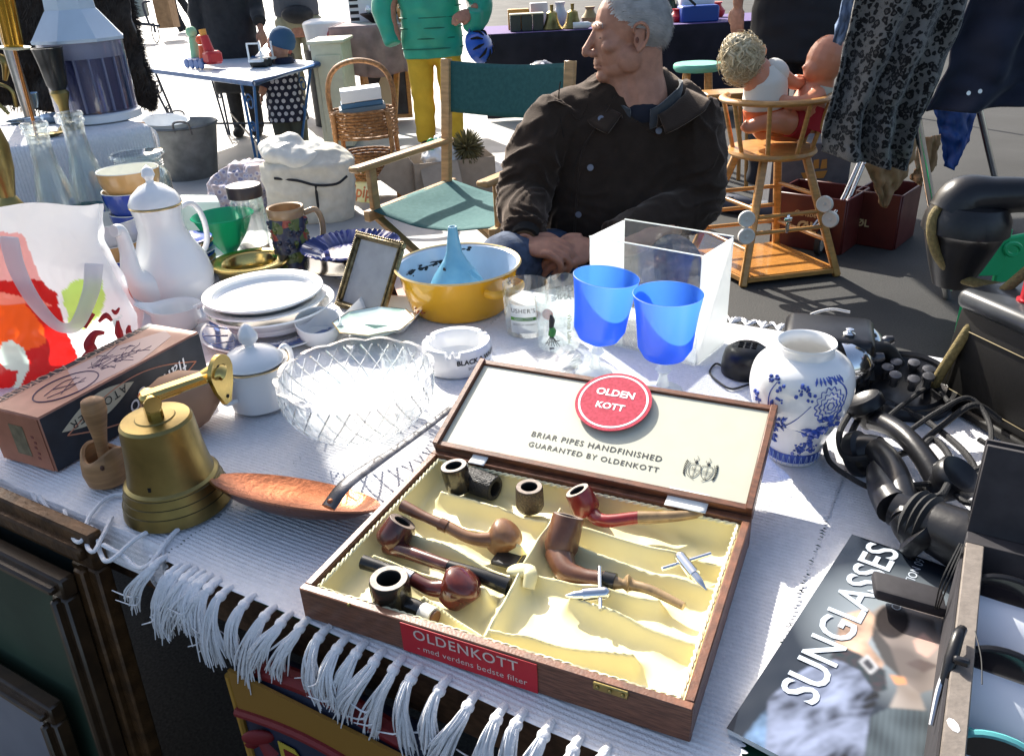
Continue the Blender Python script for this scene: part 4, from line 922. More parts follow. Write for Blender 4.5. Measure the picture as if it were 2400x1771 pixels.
# ================================================================== plastic shopping bag
bq = T(150, 812); bn = V3((.30, -.954, 0)).normalized(); bx_ = V3((.954, .30, 0)).normalized()
bagm = thin('bag_plastic', (.85, .87, .9), .30, .70, .05, .25, .05)
N = bagm.node_tree.nodes; L = bagm.node_tree.links
at = N.new('ShaderNodeAttribute'); at.attribute_name = 'Col'
for nm in bagm['cols']: L.new(at.outputs['Color'], N[nm].inputs[0])
t = thing('plastic_bag', 'white and red plastic shopping bag with lime patch and loop handle', 'shopping bag', bq)
bag_o = RP(150, 640, bq, bn)
def bagpt(x, y):
    q = RP(x, y, bq, bn); a = (q-bq).dot(bx_); z = q.z
    fl = .035*cos(max(-1, min(1, a/.2))*1.4)
    wr = .014*noise.noise((a*7, z*5, 3))+.008*noise.noise((a*16, z*11, 7))+.004*abs(noise.noise((a*34, z*30, 1)))
    return q+bn*(fl+wr)
redp = [(-60, 600), (95, 598), (130, 630), (148, 700), (175, 760), (165, 800), (120, 900), (-60, 900)]
pinkp = [(-60, 480), (60, 500), (80, 560), (95, 598), (-60, 600)]
orangep = [(-60, 660), (60, 650), (100, 690), (108, 735), (40, 760), (-60, 770)]
palep = [(-60, 612), (100, 640), (120, 655), (60, 650), (-60, 672)]
limep = [(140, 625), (170, 600), (225, 590), (235, 640), (220, 680), (190, 705), (160, 700)]
comma = [(2, 770), (10, 735), (35, 728), (62, 745), (72, 780), (60, 815), (35, 850), (25, 850), (45, 815), (45, 795), (20, 795)]
tealp = [(175, 760), (240, 690), (270, 680), (190, 790), (140, 850), (130, 830)]
sq1 = [(205, 745), (230, 735), (228, 760), (215, 790), (192, 790), (200, 770)]
def bagcol(x, y):
    jx = x+4*noise.noise((x*.05, y*.05, 2)); jy = y+4*noise.noise((x*.05, y*.05, 8))
    if inpoly(jx, jy, comma): return (.55, .72, .66)
    if inpoly(jx, jy, orangep): return (.75, .10, .012)
    if inpoly(jx, jy, palep): return (.78, .22, .16)
    if inpoly(jx, jy, redp): return (.50, .012, .01)
    if inpoly(jx, jy, pinkp): return (.82, .40, .38)
    if inpoly(jx, jy, limep): return (.55, .80, .18)
    if inpoly(jx, jy, tealp): return (.60, .74, .74)
    return (.86, .88, .90)
xl = lambda y: -70
def xr(y): return 218 if y < 520 else 218+(y-520)*.52 if y < 680 else 302
nu, nv = 110, 120; pxs = []
def bf(u, v):
    y = 438+5*sin(u*9)+(870-438)*v; x = -70+(xr(y)+70)*u; pxs.append((x, y)); return bagpt(x, y)
fo = mk('bag_front', grid(bf, nu, nv), bagm, t, ang=180); paint(fo, lambda co, i: bagcol(*pxs[i]))
def bb(u, v):
    y = 590+12*sin(u*7+2)+(800-590)*v; x = -70+(xr(y)+70)*u; q = RP(x, y, bq-bn*.13, bn); a = (q-bq).dot(bx_)
    return q-bn*(.02+.014*noise.noise((a*9, q.z*7, 11)))
bo = mk('bag_back', grid(bb, 40, 40), bagm, t, ang=180); paint(bo, lambda co, i: (.86, .88, .9) if co.z > .85 else (.7, .25, .2))
def bs(u, v):
    y = 445+(800-445)*v; a = bagpt(xr(y), y); c = RP(xr(y)+8, y, bq-bn*.15, bn); m2 = a.lerp(c, u); return m2+bx_*(-.035*sin(pi*u)*(1-v)+.01*noise.noise((u*5, v*8, 3)))
so = mk('bag_side', grid(bs, 16, 40), bagm, t, ang=180); paint(so, lambda co, i: (.86, .88, .9))
# loop handle hanging over the front
hp = [bagpt(x, y)+bn*.012 for x, y in ((32, 500), (48, 570), (80, 630), (120, 680), (150, 695), (178, 685), (205, 620), (212, 560))]
ho = mk('loop_handle', tube(hp, [.016, .0155, .014, .012, .011, .012, .014, .015], 10, 6, flat=.14, up=(1, 0, 0)), thin('handle_plastic', (.88, .89, .93), .4, .6, .2, .3), t)
redm = mat('red_bag_print', (.38, .012, .02), .4)
def strip(pts, wd, m=redm, name='lettering'):
    P = smoothpts([V3((x, y, 0)) for x, y in pts], 6); W = lerpl(wd, len(P)); Vv, Ff = [], []
    for i, q in enumerate(P):
        d = (P[min(i+1, len(P)-1)]-P[max(i-1, 0)]).normalized(); s = V3((-d.y, d.x, 0))*W[i]
        Vv += [bagpt(q.x+s.x, q.y+s.y)+bn*.0025, bagpt(q.x-s.x, q.y-s.y)+bn*.0025]
        if i: k = 2*i; Ff.append((k-2, k-1, k+1, k))
    mk(name, (Vv, Ff), m, t, solid=.0006)
strip([(232, 715), (212, 715), (200, 735), (205, 752), (190, 770), (182, 795)], [3, 8, 12, 12, 10, 6])
strip([(215, 780), (228, 760), (255, 745), (272, 755)], [10, 7, 8, 5])
strip([(208, 670), (195, 690), (190, 700)], [6, 6, 5]); strip([(220, 690), (235, 678), (248, 690)], [3, 7, 3])
strip([(260, 690), (262, 715), (275, 745)], [3, 9, 5]); strip([(285, 700), (284, 715), (296, 740)], [3, 7, 4]); strip([(248, 665), (256, 672), (264, 662)], [2, 5, 2])
# ================================================================== bottles, canning jar
vintage = glass('bottle_glass', (.93, .955, .95), .22, .01, edge=2.0)
for k, (tx, ty, r, lbl) in enumerate(((72, 268, .058, 'empty clear glass carafe bottle nearer the brass candlestick'), (150, 245, .058, 'taller empty clear glass carafe bottle beside the first one'))):
    bz = (1.86, 1.98)[k]; tp = D(tx, ty, bz); p = V3((tp.x, tp.y, .755)); h = tp.z-.755
    t = thing('glass_bottle', lbl, 'bottle', p, 'empty carafe bottles')
    mk('bottle_body', lathe([(0, .004), (r*.92, 0), (r, .006), (r*.98, h*.28), (r*.86, h*.46), (r*.62, h*.64), (r*.44, h*.76), (r*.40, h*.86), (r*.43, h*.93), (r*.50, h*.94), (r*.50, h*.955), (r*.44, h*.965), (r*.5, h*.975), (r*.5, h-.003), (r*.47, h), (r*.42, h-.002), (r*.36, h*.88), (r*.40, h*.76), (r*.56, h*.64), (r*.82, h*.44), (r*.93, h*.26), (r*.93, .02), (0, .012)], p, 44), vintage, t)
tp = D(300, 345, 2.12); p = V3((tp.x, tp.y, .755)); h = tp.z-.755; r = .068
t = thing('preserving_jar', 'ribbed clear glass preserving jar behind the orange bowl', 'jar', p)
mk('jar_body', lathe(vessel([(r*.9, 0), (r, .006), (r*1.0, h*.8), (r*.9, h*.86), (r*.82, h*.9), (r*.82, h*.97), (r*.86, h)], .004), p, 48), vintage, t)
mk('glass_lid', lathe([(r*.98, h+.004), (r*1.0, h+.008), (r*.95, h+.014), (r*.5, h+.02), (0, h+.02)], p, 48), vintage, t)
mk('thread', join(*[lathe([(r*.84, h*(.9+.025*k)), (r*.87, h*(.905+.025*k)), (r*.84, h*(.91+.025*k))], p, 48) for k in range(3)]), vintage, t)
# ================================================================== raised box under a white cloth, water dispenser
cA, cB = D(305, 262, 2.32), D(-40, 330, 2.05)
xd = (cA-cB); xd.z = 0; lb_ = xd.length; xd.normalize(); yd = V3((-xd.y, xd.x, 0)); ztop = D(235, 268, 2.42).z
CBx = basis(V3((cA.x, cA.y, 0)), -xd, yd, EZ)
rc = thing('cloth_draped_stand', 'raised stand draped with a white ribbed cotton cloth at the left', 'draped stand', (cA.x, cA.y, 0))
def cloth(u, v):
    x = -.02+(lb_+.25)*u; s = v*(.42+.30); 
    if s < .30: y, z = -.004+.012*(1-s/.30)*-1, ztop-.30+s
    else: y, z = s-.30, ztop
    rnd = .02
    if s < .30: y -= .010*abs(noise.noise((x*9, s*4, 0)))
    z += .0016*(.5+.5*sin(x*2*pi/.008))*(1 if s >= .30 else 0); y -= .0016*(.5+.5*sin(x*2*pi/.008))*(1 if s < .30 else 0)
    d = abs(s-.30)
    if d < rnd: z -= (rnd-d)*.35 if s >= .30 else 0; y += (rnd-d)*.35 if s < .30 else 0
    return CBx @ V3((x, y, z))
mk('ribbed_cloth', grid(cloth, 420, 46), cotton, rc, ang=80, solid=.003)
def cside(u, v): return CBx @ V3((-.022-.012*abs(noise.noise((u*6, v*4, 5)))-.015*v, .42*u, ztop-.004-.26*v))
mk('cloth_side', grid(cside, 30, 20), cotton, rc, ang=80, solid=.003)
mk('cloth_fringe', join(*[tube([CBx @ V3((-.02-.0*k, .02+k*.017, ztop-.002)), CBx @ V3((-.045, .02+k*.017, ztop-.03)), CBx @ V3((-.048+.006*random.random(), .025+k*.017, ztop-.09))], .0028, 5, 4) for k in range(14)]), cotton, rc)
mk('inner_box', box((lb_+.2)/2, .21, ztop/2-.008, lb_+.18, .38, ztop-.02, .004, CBx), mat('cardboard', (.35, .23, .13), .7), rc)
# water dispenser
foot = V3((D(218, 258, 2.46).x, 2.46, ztop+.004)); m_ = MPP(foot); R_ = 84*m_; 
zt1 = D(165, 90, 2.46).z-foot.z
t = thing('storage_drum', 'tall clear plastic storage drum with pale blue octagonal lid', 'drum', foot)
mk('base_ring', lathe([(0, 0), (R_*.95, 0), (R_*1.04, .004), (R_*1.04, .022), (R_*.98, .026), (0, .026)], foot, 56), whiteplastic, t)
drum = glass('drum_plastic', (.80, .82, .90), .06, .05, bump=.2, bscale=20)
mk('drum', lathe([(R_*.98, .026), (R_*.99, zt1*.5), (R_*1.0, zt1), (R_*.97, zt1), (R_*.96, zt1*.5), (R_*.95, .026)], foot, 56), drum, t)
mk('inner_drum', lathe([(0, .03), (R_*.88, .03), (R_*.9, zt1*.82), (R_*.87, zt1*.82), (R_*.85, .035), (0, .035)], foot, 40), thin('blue_tint_plastic', (.34, .35, .50), .4, .5, .35, .2, .12), t)
vf = [tube([foot+V3((cos(a)*R_*.93, sin(a)*R_*.93, .03)), foot+V3((cos(a)*R_*.94, sin(a)*R_*.94, zt1*.8))], .004, 5, 2) for a in [2*pi*k/18 for k in range(18)]]
mk('rib', join(*vf), thin('pale_rib', (.6, .62, .75), .5, .5, .25), t)
mk('white_band', lathe([(R_*.96, zt1*.80), (R_*.965, zt1*.995)], foot, 56), thin('white_band', (.75, .75, .74), .7, .3, .1), t)
oct_ = lambda th, i: 1/max(.9, cos((th % (pi/4))-pi/8))*.97
mk('lid', lathe([(0, zt1), (R_*1.06, zt1), (R_*1.07, zt1+.008), (R_*1.03, zt1+.012), (R_*.62, zt1+.075), (R_*.58, zt1+.080), (R_*.56, zt1+.11), (0, zt1+.112)], foot, 64, wob=oct_), mat('pale_blue_plastic', (.50, .60, .70), .3, var=.04), t, ang=18)
# ================================================================== brass things and trays at the left edge
p = V3((D(15, 425, 1.55).x, 1.55, .755)); zz = lambda y: D(15, y, 1.55).z-.755
t = thing('brass_candlestick', 'turned brass candlestick at the left edge behind the bag', 'candlestick', p)
zt = zz(235); mk('turned_stem', lathe([(0, 0), (.055, 0), (.055, .01), (.02, .03), (.016, .07), (.03, .08), (.034, .09), (.018, .10), (.014, zt*.52), (.022, zt*.56), (.024, zt*.6), (.014, zt*.64), (.026, zt*.75), (.03, zt*.85), (.022, zt*.95), (.016, zt), (0, zt)], p, 32), brass, t)
q = D(58, 285, 2.2); t = thing('floor_lamp_stem', 'slim copper rod with fluted brass tube and cream collar', 'lamp stem', (q.x, q.y, ztop))
a, c = D(82, 300, 2.2), D(32, 110, 2.2); e = D(2, -30, 2.2)
mk('copper_rod', tube([a, c], .0045, 10, 2), mat('copper_rod', (.55, .24, .08), .25, metal=1), t)
mk('collar', lathe([(.012, 0), (.038, .004), (.038, .008), (.012, .008)], c, 28, axis=e-c), mat('cream_collar', (.62, .56, .36), .35), t)
ll = (e-c).length; mk('fluted_tube', lathe([(.020, .006), (.022, .02), (.022, ll)], c, 40, axis=e-c, wob=lambda th, i: 1+.06*cos(12*th)), mat('gold_brass', (.65, .38, .06), .2, metal=1, var=.3), t)
tp = D(102, 105, 2.3); p = V3((tp.x, tp.y, ztop+.004)); h = tp.z-p.z
t = thing('goblet', 'dark metal cup on a brass stem in front of the drum', 'cup', p)
mk('brass_stem', lathe([(0, 0), (.03, 0), (.028, .006), (.012, .02), (.013, h*.3), (.024, h*.46), (.018, h*.5), (0, h*.5)], p, 28), brass, t)
mk('dark_cup', lathe([(0, h*.47), (.016, h*.48), (.026, h*.56), (.031, h*.8), (.037, h-.004), (.039, h), (.035, h), (.028, h*.7), (0, h*.58)], p, 36), mat('pewter', (.03, .033, .035), .3, metal=.5, var=.4), t)
trm = mat('tray_blue', (.30, .42, .55), .12, metal=.7, var=.2)
for k, (x, y, r, hh, lb) in enumerate(((60, 262, .055, .006, 'small silver saucer beside the lamp stem'), (128, 262, .05, .02, 'shallow silver dish behind the carafe bottles'), (72, 232, .028, .045, 'small silver cup behind the carafe bottles'))):
    q = T(x, y+4, ztop+.004)
    tag(mk('silver_dish', lathe(vessel([(r*.6, 0), (r*.8, hh*.3), (r, hh)], .002), q, 36), trm), lb, 'dish', 'small silver dishes on the draped box')
q = T(20, 250, ztop); t = thing('brass_tap', 'tarnished brass wall fitting with curled arms at the left edge', 'fitting', q)
mk('arms', join(tube([q, q+V3((-.03, 0, .05)), q+V3((-.01, 0, .09)), q+V3((.03, 0, .07)), q+V3((.03, .0, .02))], .006, 8, 6), tube([q+V3((.02, 0, .10)), q+V3((.04, 0, .15)), q+V3((.025, 0, .17))], [.006, .016, .01], 10, 5)), brass, t)
q = T(105, 300, ztop+.003); t = thing('brass_trinket', 'small brass leaf trinket dish lying on the cloth', 'trinket', q)
mk('leaf', lathe([(0, 0), (.022, .002), (.034, .008), (.033, .010), (.02, .004), (0, .003)], q, 28, sx=1.3, sy=.7, roll=.4), brass, t)
q = T(325, 275, .70)
# ================================================================== blue and white vase
p = T(1732, 992); m_ = MPP(p); h = Z(p, 1764, 748); R_ = 112*m_*.93; t = thing('ginger_jar_vase', 'white porcelain vase painted with blue flowers and branches', 'vase', p)
vprof = [(0, 0), (.50, 0), (.52, .02), (.55, .12), (.72, .30), (.90, .46), (1.0, .62), (.985, .74), (.90, .83), (.70, .895), (.58, .915), (.545, .925), (.545, .975), (.575, 1.0)]
def vr(z):
    for (r0, z0), (r1, z1) in zip(vprof[1:], vprof[2:]):
        if z0 <= z <= z1: return (r0+(r1-r0)*(z-z0)/max(1e-6, z1-z0))*R_
    return R_
vs_ = smoothpts([V3((r, z, 0)) for r, z in vprof[1:]], 4)
mk('vase_body', lathe([(0, 0)]+[(max(.001, q.x)*R_, q.y*h) for q in vs_]+[(.56*R_, h+.002), (.50*R_, h), (.48*R_, .95*h), (.52*R_, .91*h), (.8*R_, .82*h), (.9*R_, .6*h), (.5*R_, .1*h), (0, .06*h)], p, 64), porcelain, t, ang=60)
vb = mat('cobalt_painting', (.05, .10, .42), .2, coat=.4, var=.35, vscale=60)
vsr = [(q.x*R_, q.y*h) for q in vs_]
def vrr(z):
    for (r0, z0), (r1, z1) in zip(vsr, vsr[1:]):
        if z0 <= z <= z1: return r0+(r1-r0)*(z-z0)/max(1e-6, z1-z0)
    return vsr[-1][0]
mk('blue_foot_band', lathe([(r+.0006, z) for r, z in vsr if .004 < z < .14*h], p, 64), vb, t)
def vp(th, z, o=.0005): r = vrr(z*h)+o; return p+V3((cos(th)*r, sin(th)*r, z*h))
def vc(th, z, rel=0): # th measured from the side that faces the camera, + to the right
    return vp(-pi/2-.36+th, z)
vf = []
def vline(pts, r=.0011): vf.append(tube([vc(a, z) for a, z in pts], r, 4, 4, flat=.5))
def leaf_(a, z, da, dz, r=.003): vf.append(tube([vc(a, z), vc(a+da*.5, z+dz*.5), vc(a+da, z+dz)], [.0004, r, .0004], 5, 3))
rr = random.Random(11)
vline([(-.75, .26), (-.7, .4), (-.62, .55), (-.6, .7), (-.5, .8)]); vline([(-.62, .55), (-.45, .62)]); vline([(-.7, .4), (-.35, .42), (-.05, .52), (.2, .66)])
vline([(-.35, .42), (.1, .40), (.35, .34)], .0007); vline([(.75, .35), (.8, .55), (.95, .72), (.8, .82), (.55, .86)]); vline([(-.9, .3), (-.85, .5), (-.92, .66)])
for c in ((-.5, .82), (-.62, .80), (-.42, .76), (-.4, .66), (-.48, .64), (-.95, .66), (-.9, .6), (.05, .79), (.12, .77), (.2, .72), (-.02, .75), (.35, .29), (.28, .25), (.45, .27)):
    for k in range(5): vf.append(ball(vc(c[0]+rr.uniform(-.07, .07), c[1]+rr.uniform(-.025, .025)), rr.uniform(.0014, .003), 6, 4))
for k in range(84):
    a, z = rr.choice(((-.75, .3), (-.65, .36), (-.85, .38), (-.55, .44), (-.4, .46), (-.7, .25), (.55, .2), (.25, .17), (.1, .2))); leaf_(a+rr.uniform(-.12, .12), z+rr.uniform(-.05, .05), rr.uniform(-.12, .16), rr.uniform(-.06, .07), rr.uniform(.0015, .0035))
for k in range(14): leaf_(.4+rr.uniform(-.2, .2), .38+rr.uniform(-.06, .06), rr.uniform(-.25, .25), rr.uniform(-.05, .07), rr.uniform(.003, .006))
for k in range(10): leaf_(.62+rr.uniform(-.25, .3), .52+rr.uniform(-.06, .03), rr.uniform(-.2, .2), rr.uniform(-.06, .05), rr.uniform(.003, .0055))
for k in range(9): leaf_(.3+.07*k, .86, rr.uniform(-.05, .12), -.05, .002)
for ring_, n in ((.06, 6), (.12, 9), (.19, 12), (.26, 14)):
    for k in range(n):
        a = 2*pi*k/n; w_ = 2*pi/n*.5
        vline([(.58+ring_*cos(a-w_)*1.0, .65+ring_*.48*sin(a-w_)), (.58+ring_*1.22*cos(a), .65+ring_*.58*sin(a)), (.58+ring_*cos(a+w_), .65+ring_*.48*sin(a+w_))], .0010)
mk('flower_painting', join(*vf), vb, t)
mk('pale_lines', join(*[tube([vp(a, .02, .0012), vp(a+.05, .11, .0012), vp(a+.09, .05, .0012)], .0005, 4, 3) for a in [2*pi*k/30 for k in range(30)]]), mat('pale_blue_line', (.35, .45, .7), .3), t)
# ================================================================== telephone ringer box with bells
p = T(1795, 868); t = thing('ringer_box', 'black telephone ringer box with two nickel bells behind the vase', 'ringer box', p)
xd = V3((.93, -.36, 0)).normalized(); yd = V3((-xd.y, xd.x, 0)); zt = Z(p, 1790, 742)
mk('box_body', box(0, .05, zt/2, .135, .11, zt, .014, basis(p, xd, yd, EZ), 3), black, t)
q = p+xd*.028+yd*.02+EZ*zt; mk('nickel_stud', join(lathe([(.008, 0), (.009, .004), (.004, .007), (.006, .011), (0, .013)], q, 18)), chrome, t)
for k, (x, y, Yo) in enumerate(((1905, 752, .06), (1882, 790, -.01))):
    c = D(x, y, p.y+Yo); n = V3((.97, -.12, .25)).normalized()
    mk('bell', lathe([(.0, .018), (.014, .016), (.028, .006), (.036, -.010), (.039, -.024), (.037, -.024), (.026, .003), (0, .013)], c, 36, axis=n), chrome, t)
    mk('bell_screw', tube([c+n*.015, c+n*.024, c+n*.034], [.006, .009, .006], 10, 3), iron, t)
mk('cut_wire', tube([p+yd*.08+EZ*zt*.9-xd*.01, D(1770, 690, p.y+.16), D(1815, 676, p.y+.17), D(1858, 682, p.y+.17)], .0022, 6, 6), mat('grey_wire', (.5, .5, .5), .4), t)
# ================================================================== round black buzzer
p = T(1630, 812); m_ = MPP(p); R_ = 52*m_; t = thing('black_buzzer', 'round black bakelite buzzer with slotted top and thin wire', 'buzzer', p)
hh = Z(p, 1630, 755)
mk('housing', lathe([(0, 0), (R_, 0), (R_*1.02, .008), (R_*.99, hh*.5), (R_*.9, hh*.8), (R_*.6, hh*.98), (0, hh)], p, 40), black, t)
mk('slots', join(*[box(x, y, hh*.985, .008, .0035, .004, 0, basis(p, V3((.9, -.4, 0)), V3((.4, .9, 0)), EZ)) for x in (-.011, 0, .011) for y in (-.008, 0, .008)]), charm, t)
mk('wire', tube([p+V3((-R_*.9, 0, .01)), T(1565, 795, .757), T(1552, 815, .757), T(1575, 838, .757), T(1600, 850, .757), T(1632, 842, .757), T(1650, 838, .757)], .0018, 6, 6), blackmatte, t)
# ================================================================== dial set, handsets and cords
p = T(1975, 868); t = thing('telephone_dial', 'black telephone dial housing with knobs lying on its back', 'telephone dial', p)
ax = V3((-.10, -.25, 1)).normalized()
mk('housing', lathe([(0, 0), (.055, 0), (.072, .012), (.076, .03), (.07, .036), (.064, .034), (.062, .03), (.056, .034), (.05, .03), (0, .026)], p, 44, axis=ax), black, t)
vf = []
for k in range(7):
    a = k*.9; c = p+V3((cos(a)*.03, sin(a)*.03, .03)); vf += [lathe([(.006, 0), (.006, .014), (.009, .016), (.009, .022), (0, .024)], c, 12, axis=ax)]
mk('knobs', join(*vf), iron, t)
mk('loop', tube([p+V3((-.06, .0, .03)), p+V3((-.055, .03, .06)), p+V3((-.02, .045, .065)), p+V3((.005, .04, .035))], .011, 10, 5), rubber, t)
def handset(label, a, b, c_a, c_b, r, cup, nrm=None):
    t = thing('telephone_handset', label, 'handset', (a.x, a.y, .757), 'old telephone handsets')
    mid = (a+b)/2+EZ*.02
    mk('grip', tube([a, a.lerp(mid, .5)+EZ*.004, mid, b.lerp(mid, .5)+EZ*.004, b], [r*1.15, r, r*.95, r, r*1.15], 18, 5), black, t)
    for c, d in ((a, c_a), (b, c_b)):
        mk('ear_cup', lathe([(0, -.012), (cup*.55, -.010), (cup*.72, .002), (cup*.8, .014), (cup, .018), (cup, .030), (cup*.9, .034), (cup*.6, .030), (0, .028)], c, 32, axis=d), black, t)
    return t
handset('old black bakelite handset lying beside the vase', T(1915, 985, .785), T(1985, 1135, .80), V3((-.6, .5, -.5)), V3((.5, -.6, -.4)), .016, .032)
t = thing('telephone_handset', 'large black telephone receiver with ribbed collar near the magazine', 'handset', T(2050, 1195), 'old telephone handsets')
a, b_ = T(1960, 1110, .80), T(2135, 1195, .80); d = (b_-a).normalized()
mk('barrel', tube([a-d*.0, a.lerp(b_, .35), a.lerp(b_, .42), a.lerp(b_, .8), b_, b_+d*.03], [.022, .022, .029, .034, .035, .030], 28, 4), black, t)
for k in range(3): c = a.lerp(b_, .24+.085*k); mk('collar_ring', tube([c-d*.005, c, c+d*.005], [.029, .034, .029], 28, 2), rubber, t)
mk('neck', tube([a, T(1935, 1070, .80), T(1925, 1030, .79)], [.023, .020, .017], 18, 4), black, t)
t = thing('cloth_cord_tangle', 'tangle of black cloth covered telephone cords on the right rug', 'cord', T(2000, 1000))
cordm = mat('cloth_cord', (.016, .016, .017), .7, bump=.5, bscale=500, spec=.35)
paths = [[(1800, 960), (1815, 1010), (1870, 1050), (1920, 1075), (1950, 1100)], [(1860, 900), (1835, 950), (1850, 1000), (1910, 1000), (1990, 985), (2060, 930), (2130, 885), (2190, 920)],
         [(1990, 940), (2050, 900), (2120, 870), (2165, 930), (2155, 1010), (2100, 1040)], [(1855, 790), (1900, 820), (1930, 870), (1990, 900), (2040, 930), (2110, 990), (2140, 1050), (2130, 1120)],
         [(1920, 930), (1980, 880), (2040, 845), (2075, 880)], [(2000, 1000), (2040, 960), (2080, 1010), (2060, 1080), (2010, 1090), (2000, 1160)], [(2140, 960), (2200, 1000), (2215, 1050), (2170, 1070), (2120, 1040)],
         [(1870, 840), (1880, 900), (1860, 960), (1900, 1000)], [(1990, 1060), (2060, 1060), (2120, 1100), (2180, 1060)], [(1840, 985), (1900, 1025), (1960, 1060), (2040, 1075)]]
for i, P in enumerate(paths):
    pts = [T(x, y, .765+.035*abs(noise.noise((k*.9, i*1.7, 0)))+.012*(i % 3)) for k, (x, y) in enumerate(P)]
    mk('cord', tube(pts, .0045 if i % 2 else .0036, 8, 7), cordm, t)
handset('black receiver half buried under the cords behind the collar ring', T(1905, 915, .785), T(2060, 1065, .785), V3((-.4, .3, .8)), V3((.3, -.4, .8)), .014, .028)
# ================================================================== crank telephone cabinet
A = T(2048, 872); B = T(2239, 985); xd = (B-A).normalized(); yd = V3((-xd.y, xd.x, 0)); hh = Z(A, 2092, 668); Wc, Dc = .26, .19
PM = basis(A, xd, yd, EZ); t = thing('crank_telephone', 'old black desk telephone cabinet with handset, cloth cord and red button', 'telephone', A+xd*.13+yd*.09)
blk2 = mat('black_lacquer', (.008, .007, .006), .5, var=.4, vscale=8, bump=.05, spec=.3)
tapered = box(Wc/2, Dc/2, hh/2, Wc, Dc, hh, .006, None, 2)
tv = [V3((q.x, q.y, q.z)) for q in tapered[0]]
for q in tv:
    k = q.z/hh; q.x = Wc/2+(q.x-Wc/2)*(1.05-.08*k); q.y = Dc/2+(q.y-Dc/2)*(1.05-.08*k)
mk('cabinet', ([PM @ q for q in tv], tapered[1]), blk2, t)
mk('top_cover', box(Wc/2, Dc/2, hh+.012, Wc*1.04, Dc*1.04, .03, .013, PM, 3), mat('grey_black_top', (.035, .038, .042), .35, var=.5, vscale=16, coat=.2), t)
mk('plinth', box(Wc/2, Dc/2, .008, Wc*1.12, Dc*1.12, .016, .004, PM), blk2, t)
goldl = mat('gilt_line', (.10, .08, .04), .4, metal=.6)
fr0 = lambda x, z: PM @ V3((Wc/2+(x-Wc/2)*(1.05-.08*z/hh), Dc/2-Dc/2*(1.05-.08*z/hh)-.0012, z))
mk('gilt_line', join(tube([fr0(.018, .03), fr0(.018, hh-.03)], .0007, 4, 4), tube([fr0(.018, hh-.03), fr0(Wc-.018, hh-.03)], .0007, 4, 4), tube([fr0(.018, .03), fr0(Wc-.018, .03)], .0007, 4, 4)), goldl, t)
bp_ = D(2145, 625, A.y+.04); bp_ = PM @ V3((.075, .045, hh+.026))
mk('red_button', lathe([(.016, 0), (.016, .004), (.012, .005), (.012, .030), (.010, .032), (0, .032)], bp_, 24), mat('red_plastic', (.40, .012, .02), .35), t)
hc0 = D(2060, 470, A.y+.10); hc1 = D(2330, 470, A.y+.06)
xa = (hc1-hc0).normalized()
hs = mk('handset_grip', tube([D(2085, 468, A.y+.1), D(2110, 436, A.y+.1), D(2170, 428, A.y+.09), D(2260, 428, A.y+.08), D(2330, 450, A.y+.06)], [.038, .037, .028, .025, .032], 22, 6), black, t)
cc_ = D(2115, 480, A.y+.10); 
mk('ear_cup', lathe([(.0, .034), (.050, .024), (.060, .006), (.062, -.016), (.056, -.022), (.052, -.034), (.040, -.07), (.026, -.105), (0, -.105)], cc_, 36, axis=(0.05, 0, 1)), black, t)
mk('cradle', join(tube([PM @ V3((.16, .10, hh+.02)), PM @ V3((.16, .10, hh+.10))], [.02, .014], 16, 3), box(.16, .10, hh+.105, .07, .05, .016, .005, PM), tube([PM @ V3((.135, .08, hh+.10)), PM @ V3((.135, .07, hh+.16))], .006, 10, 3)), black, t)
och = mat('olive_cloth_cord', (.16, .12, .04), .75, bump=.6, bscale=400, var=.3, vscale=200)
mk('cloth_cord', tube([D(2075, 440, A.y+.10), D(2042, 470, A.y+.09), D(2038, 520, A.y+.08), D(2058, 570, A.y+.08), D(2110, 612, A.y+.07), PM @ V3((.05, .10, hh+.02))], .0075, 12, 7), och, t)
mk('cloth_cord', tube([D(2260, 580, A.y), D(2190, 640, A.y-.01), D(2140, 690, A.y-.02), D(2085, 770, A.y-.02), D(2045, 838, A.y-.01), D(2060, 842, A.y+.01), D(2075, 820, A.y+.02)], .0075, 12, 7), och, t)
# ================================================================== magazine
A = T(1588, 1592, .762); B = T(1863, 1168, .762); ld = (B-A); Lm = ld.length; ld.normalize(); rd = V3((ld.y, -ld.x, 0)); Wm = .215
MM = basis(A, rd, ld, EZ); t = thing('sunglasses_magazine', 'glossy dark sunglasses catalogue with white lettering lying under the display', 'magazine', A)
mk('pages', box(Wm/2, Lm/2, -.003, Wm-.002, Lm-.002, .006, 0, MM), mat('paper', (.7, .7, .7), .6), t, smooth=False)
def mpx(x, y): q = T(x, y, .762)-A; return (q.dot(rd)/Wm, q.dot(ld)/Lm)
def ply(*pts): return [mpx((1594+x/1.14)/1.0719, (938+y/1.14)/1.0719) for x, y in pts]
def cir(x, y, r): return ply(*[(x+r*cos(a), y+r*sin(a)) for a in [2*pi*k/20 for k in range(20)]])
arm = ply((235, 800), (300, 740), (340, 715), (430, 690), (500, 720), (532, 790), (505, 850), (490, 960), (225, 960))
arm2 = ply((500, 850), (560, 822), (650, 828), (720, 850), (720, 960), (492, 960))
hand = ply((412, 665), (425, 600), (445, 572), (500, 556), (520, 580), (512, 625), (500, 650), (545, 705), (530, 730), (470, 690))
head = ply((508, 570), (540, 548), (640, 556), (740, 590), (740, 720), (690, 770), (640, 785), (590, 745), (545, 705), (512, 640))
shade_ = ply((512, 600), (560, 660), (590, 745), (640, 785), (600, 760), (545, 705), (505, 640))
lens = cir(566, 592, 46); lens2 = cir(566, 592, 41)
watch = ply((398, 690), (420, 652), (500, 690), (548, 725), (552, 775), (520, 785), (478, 722), (430, 700))
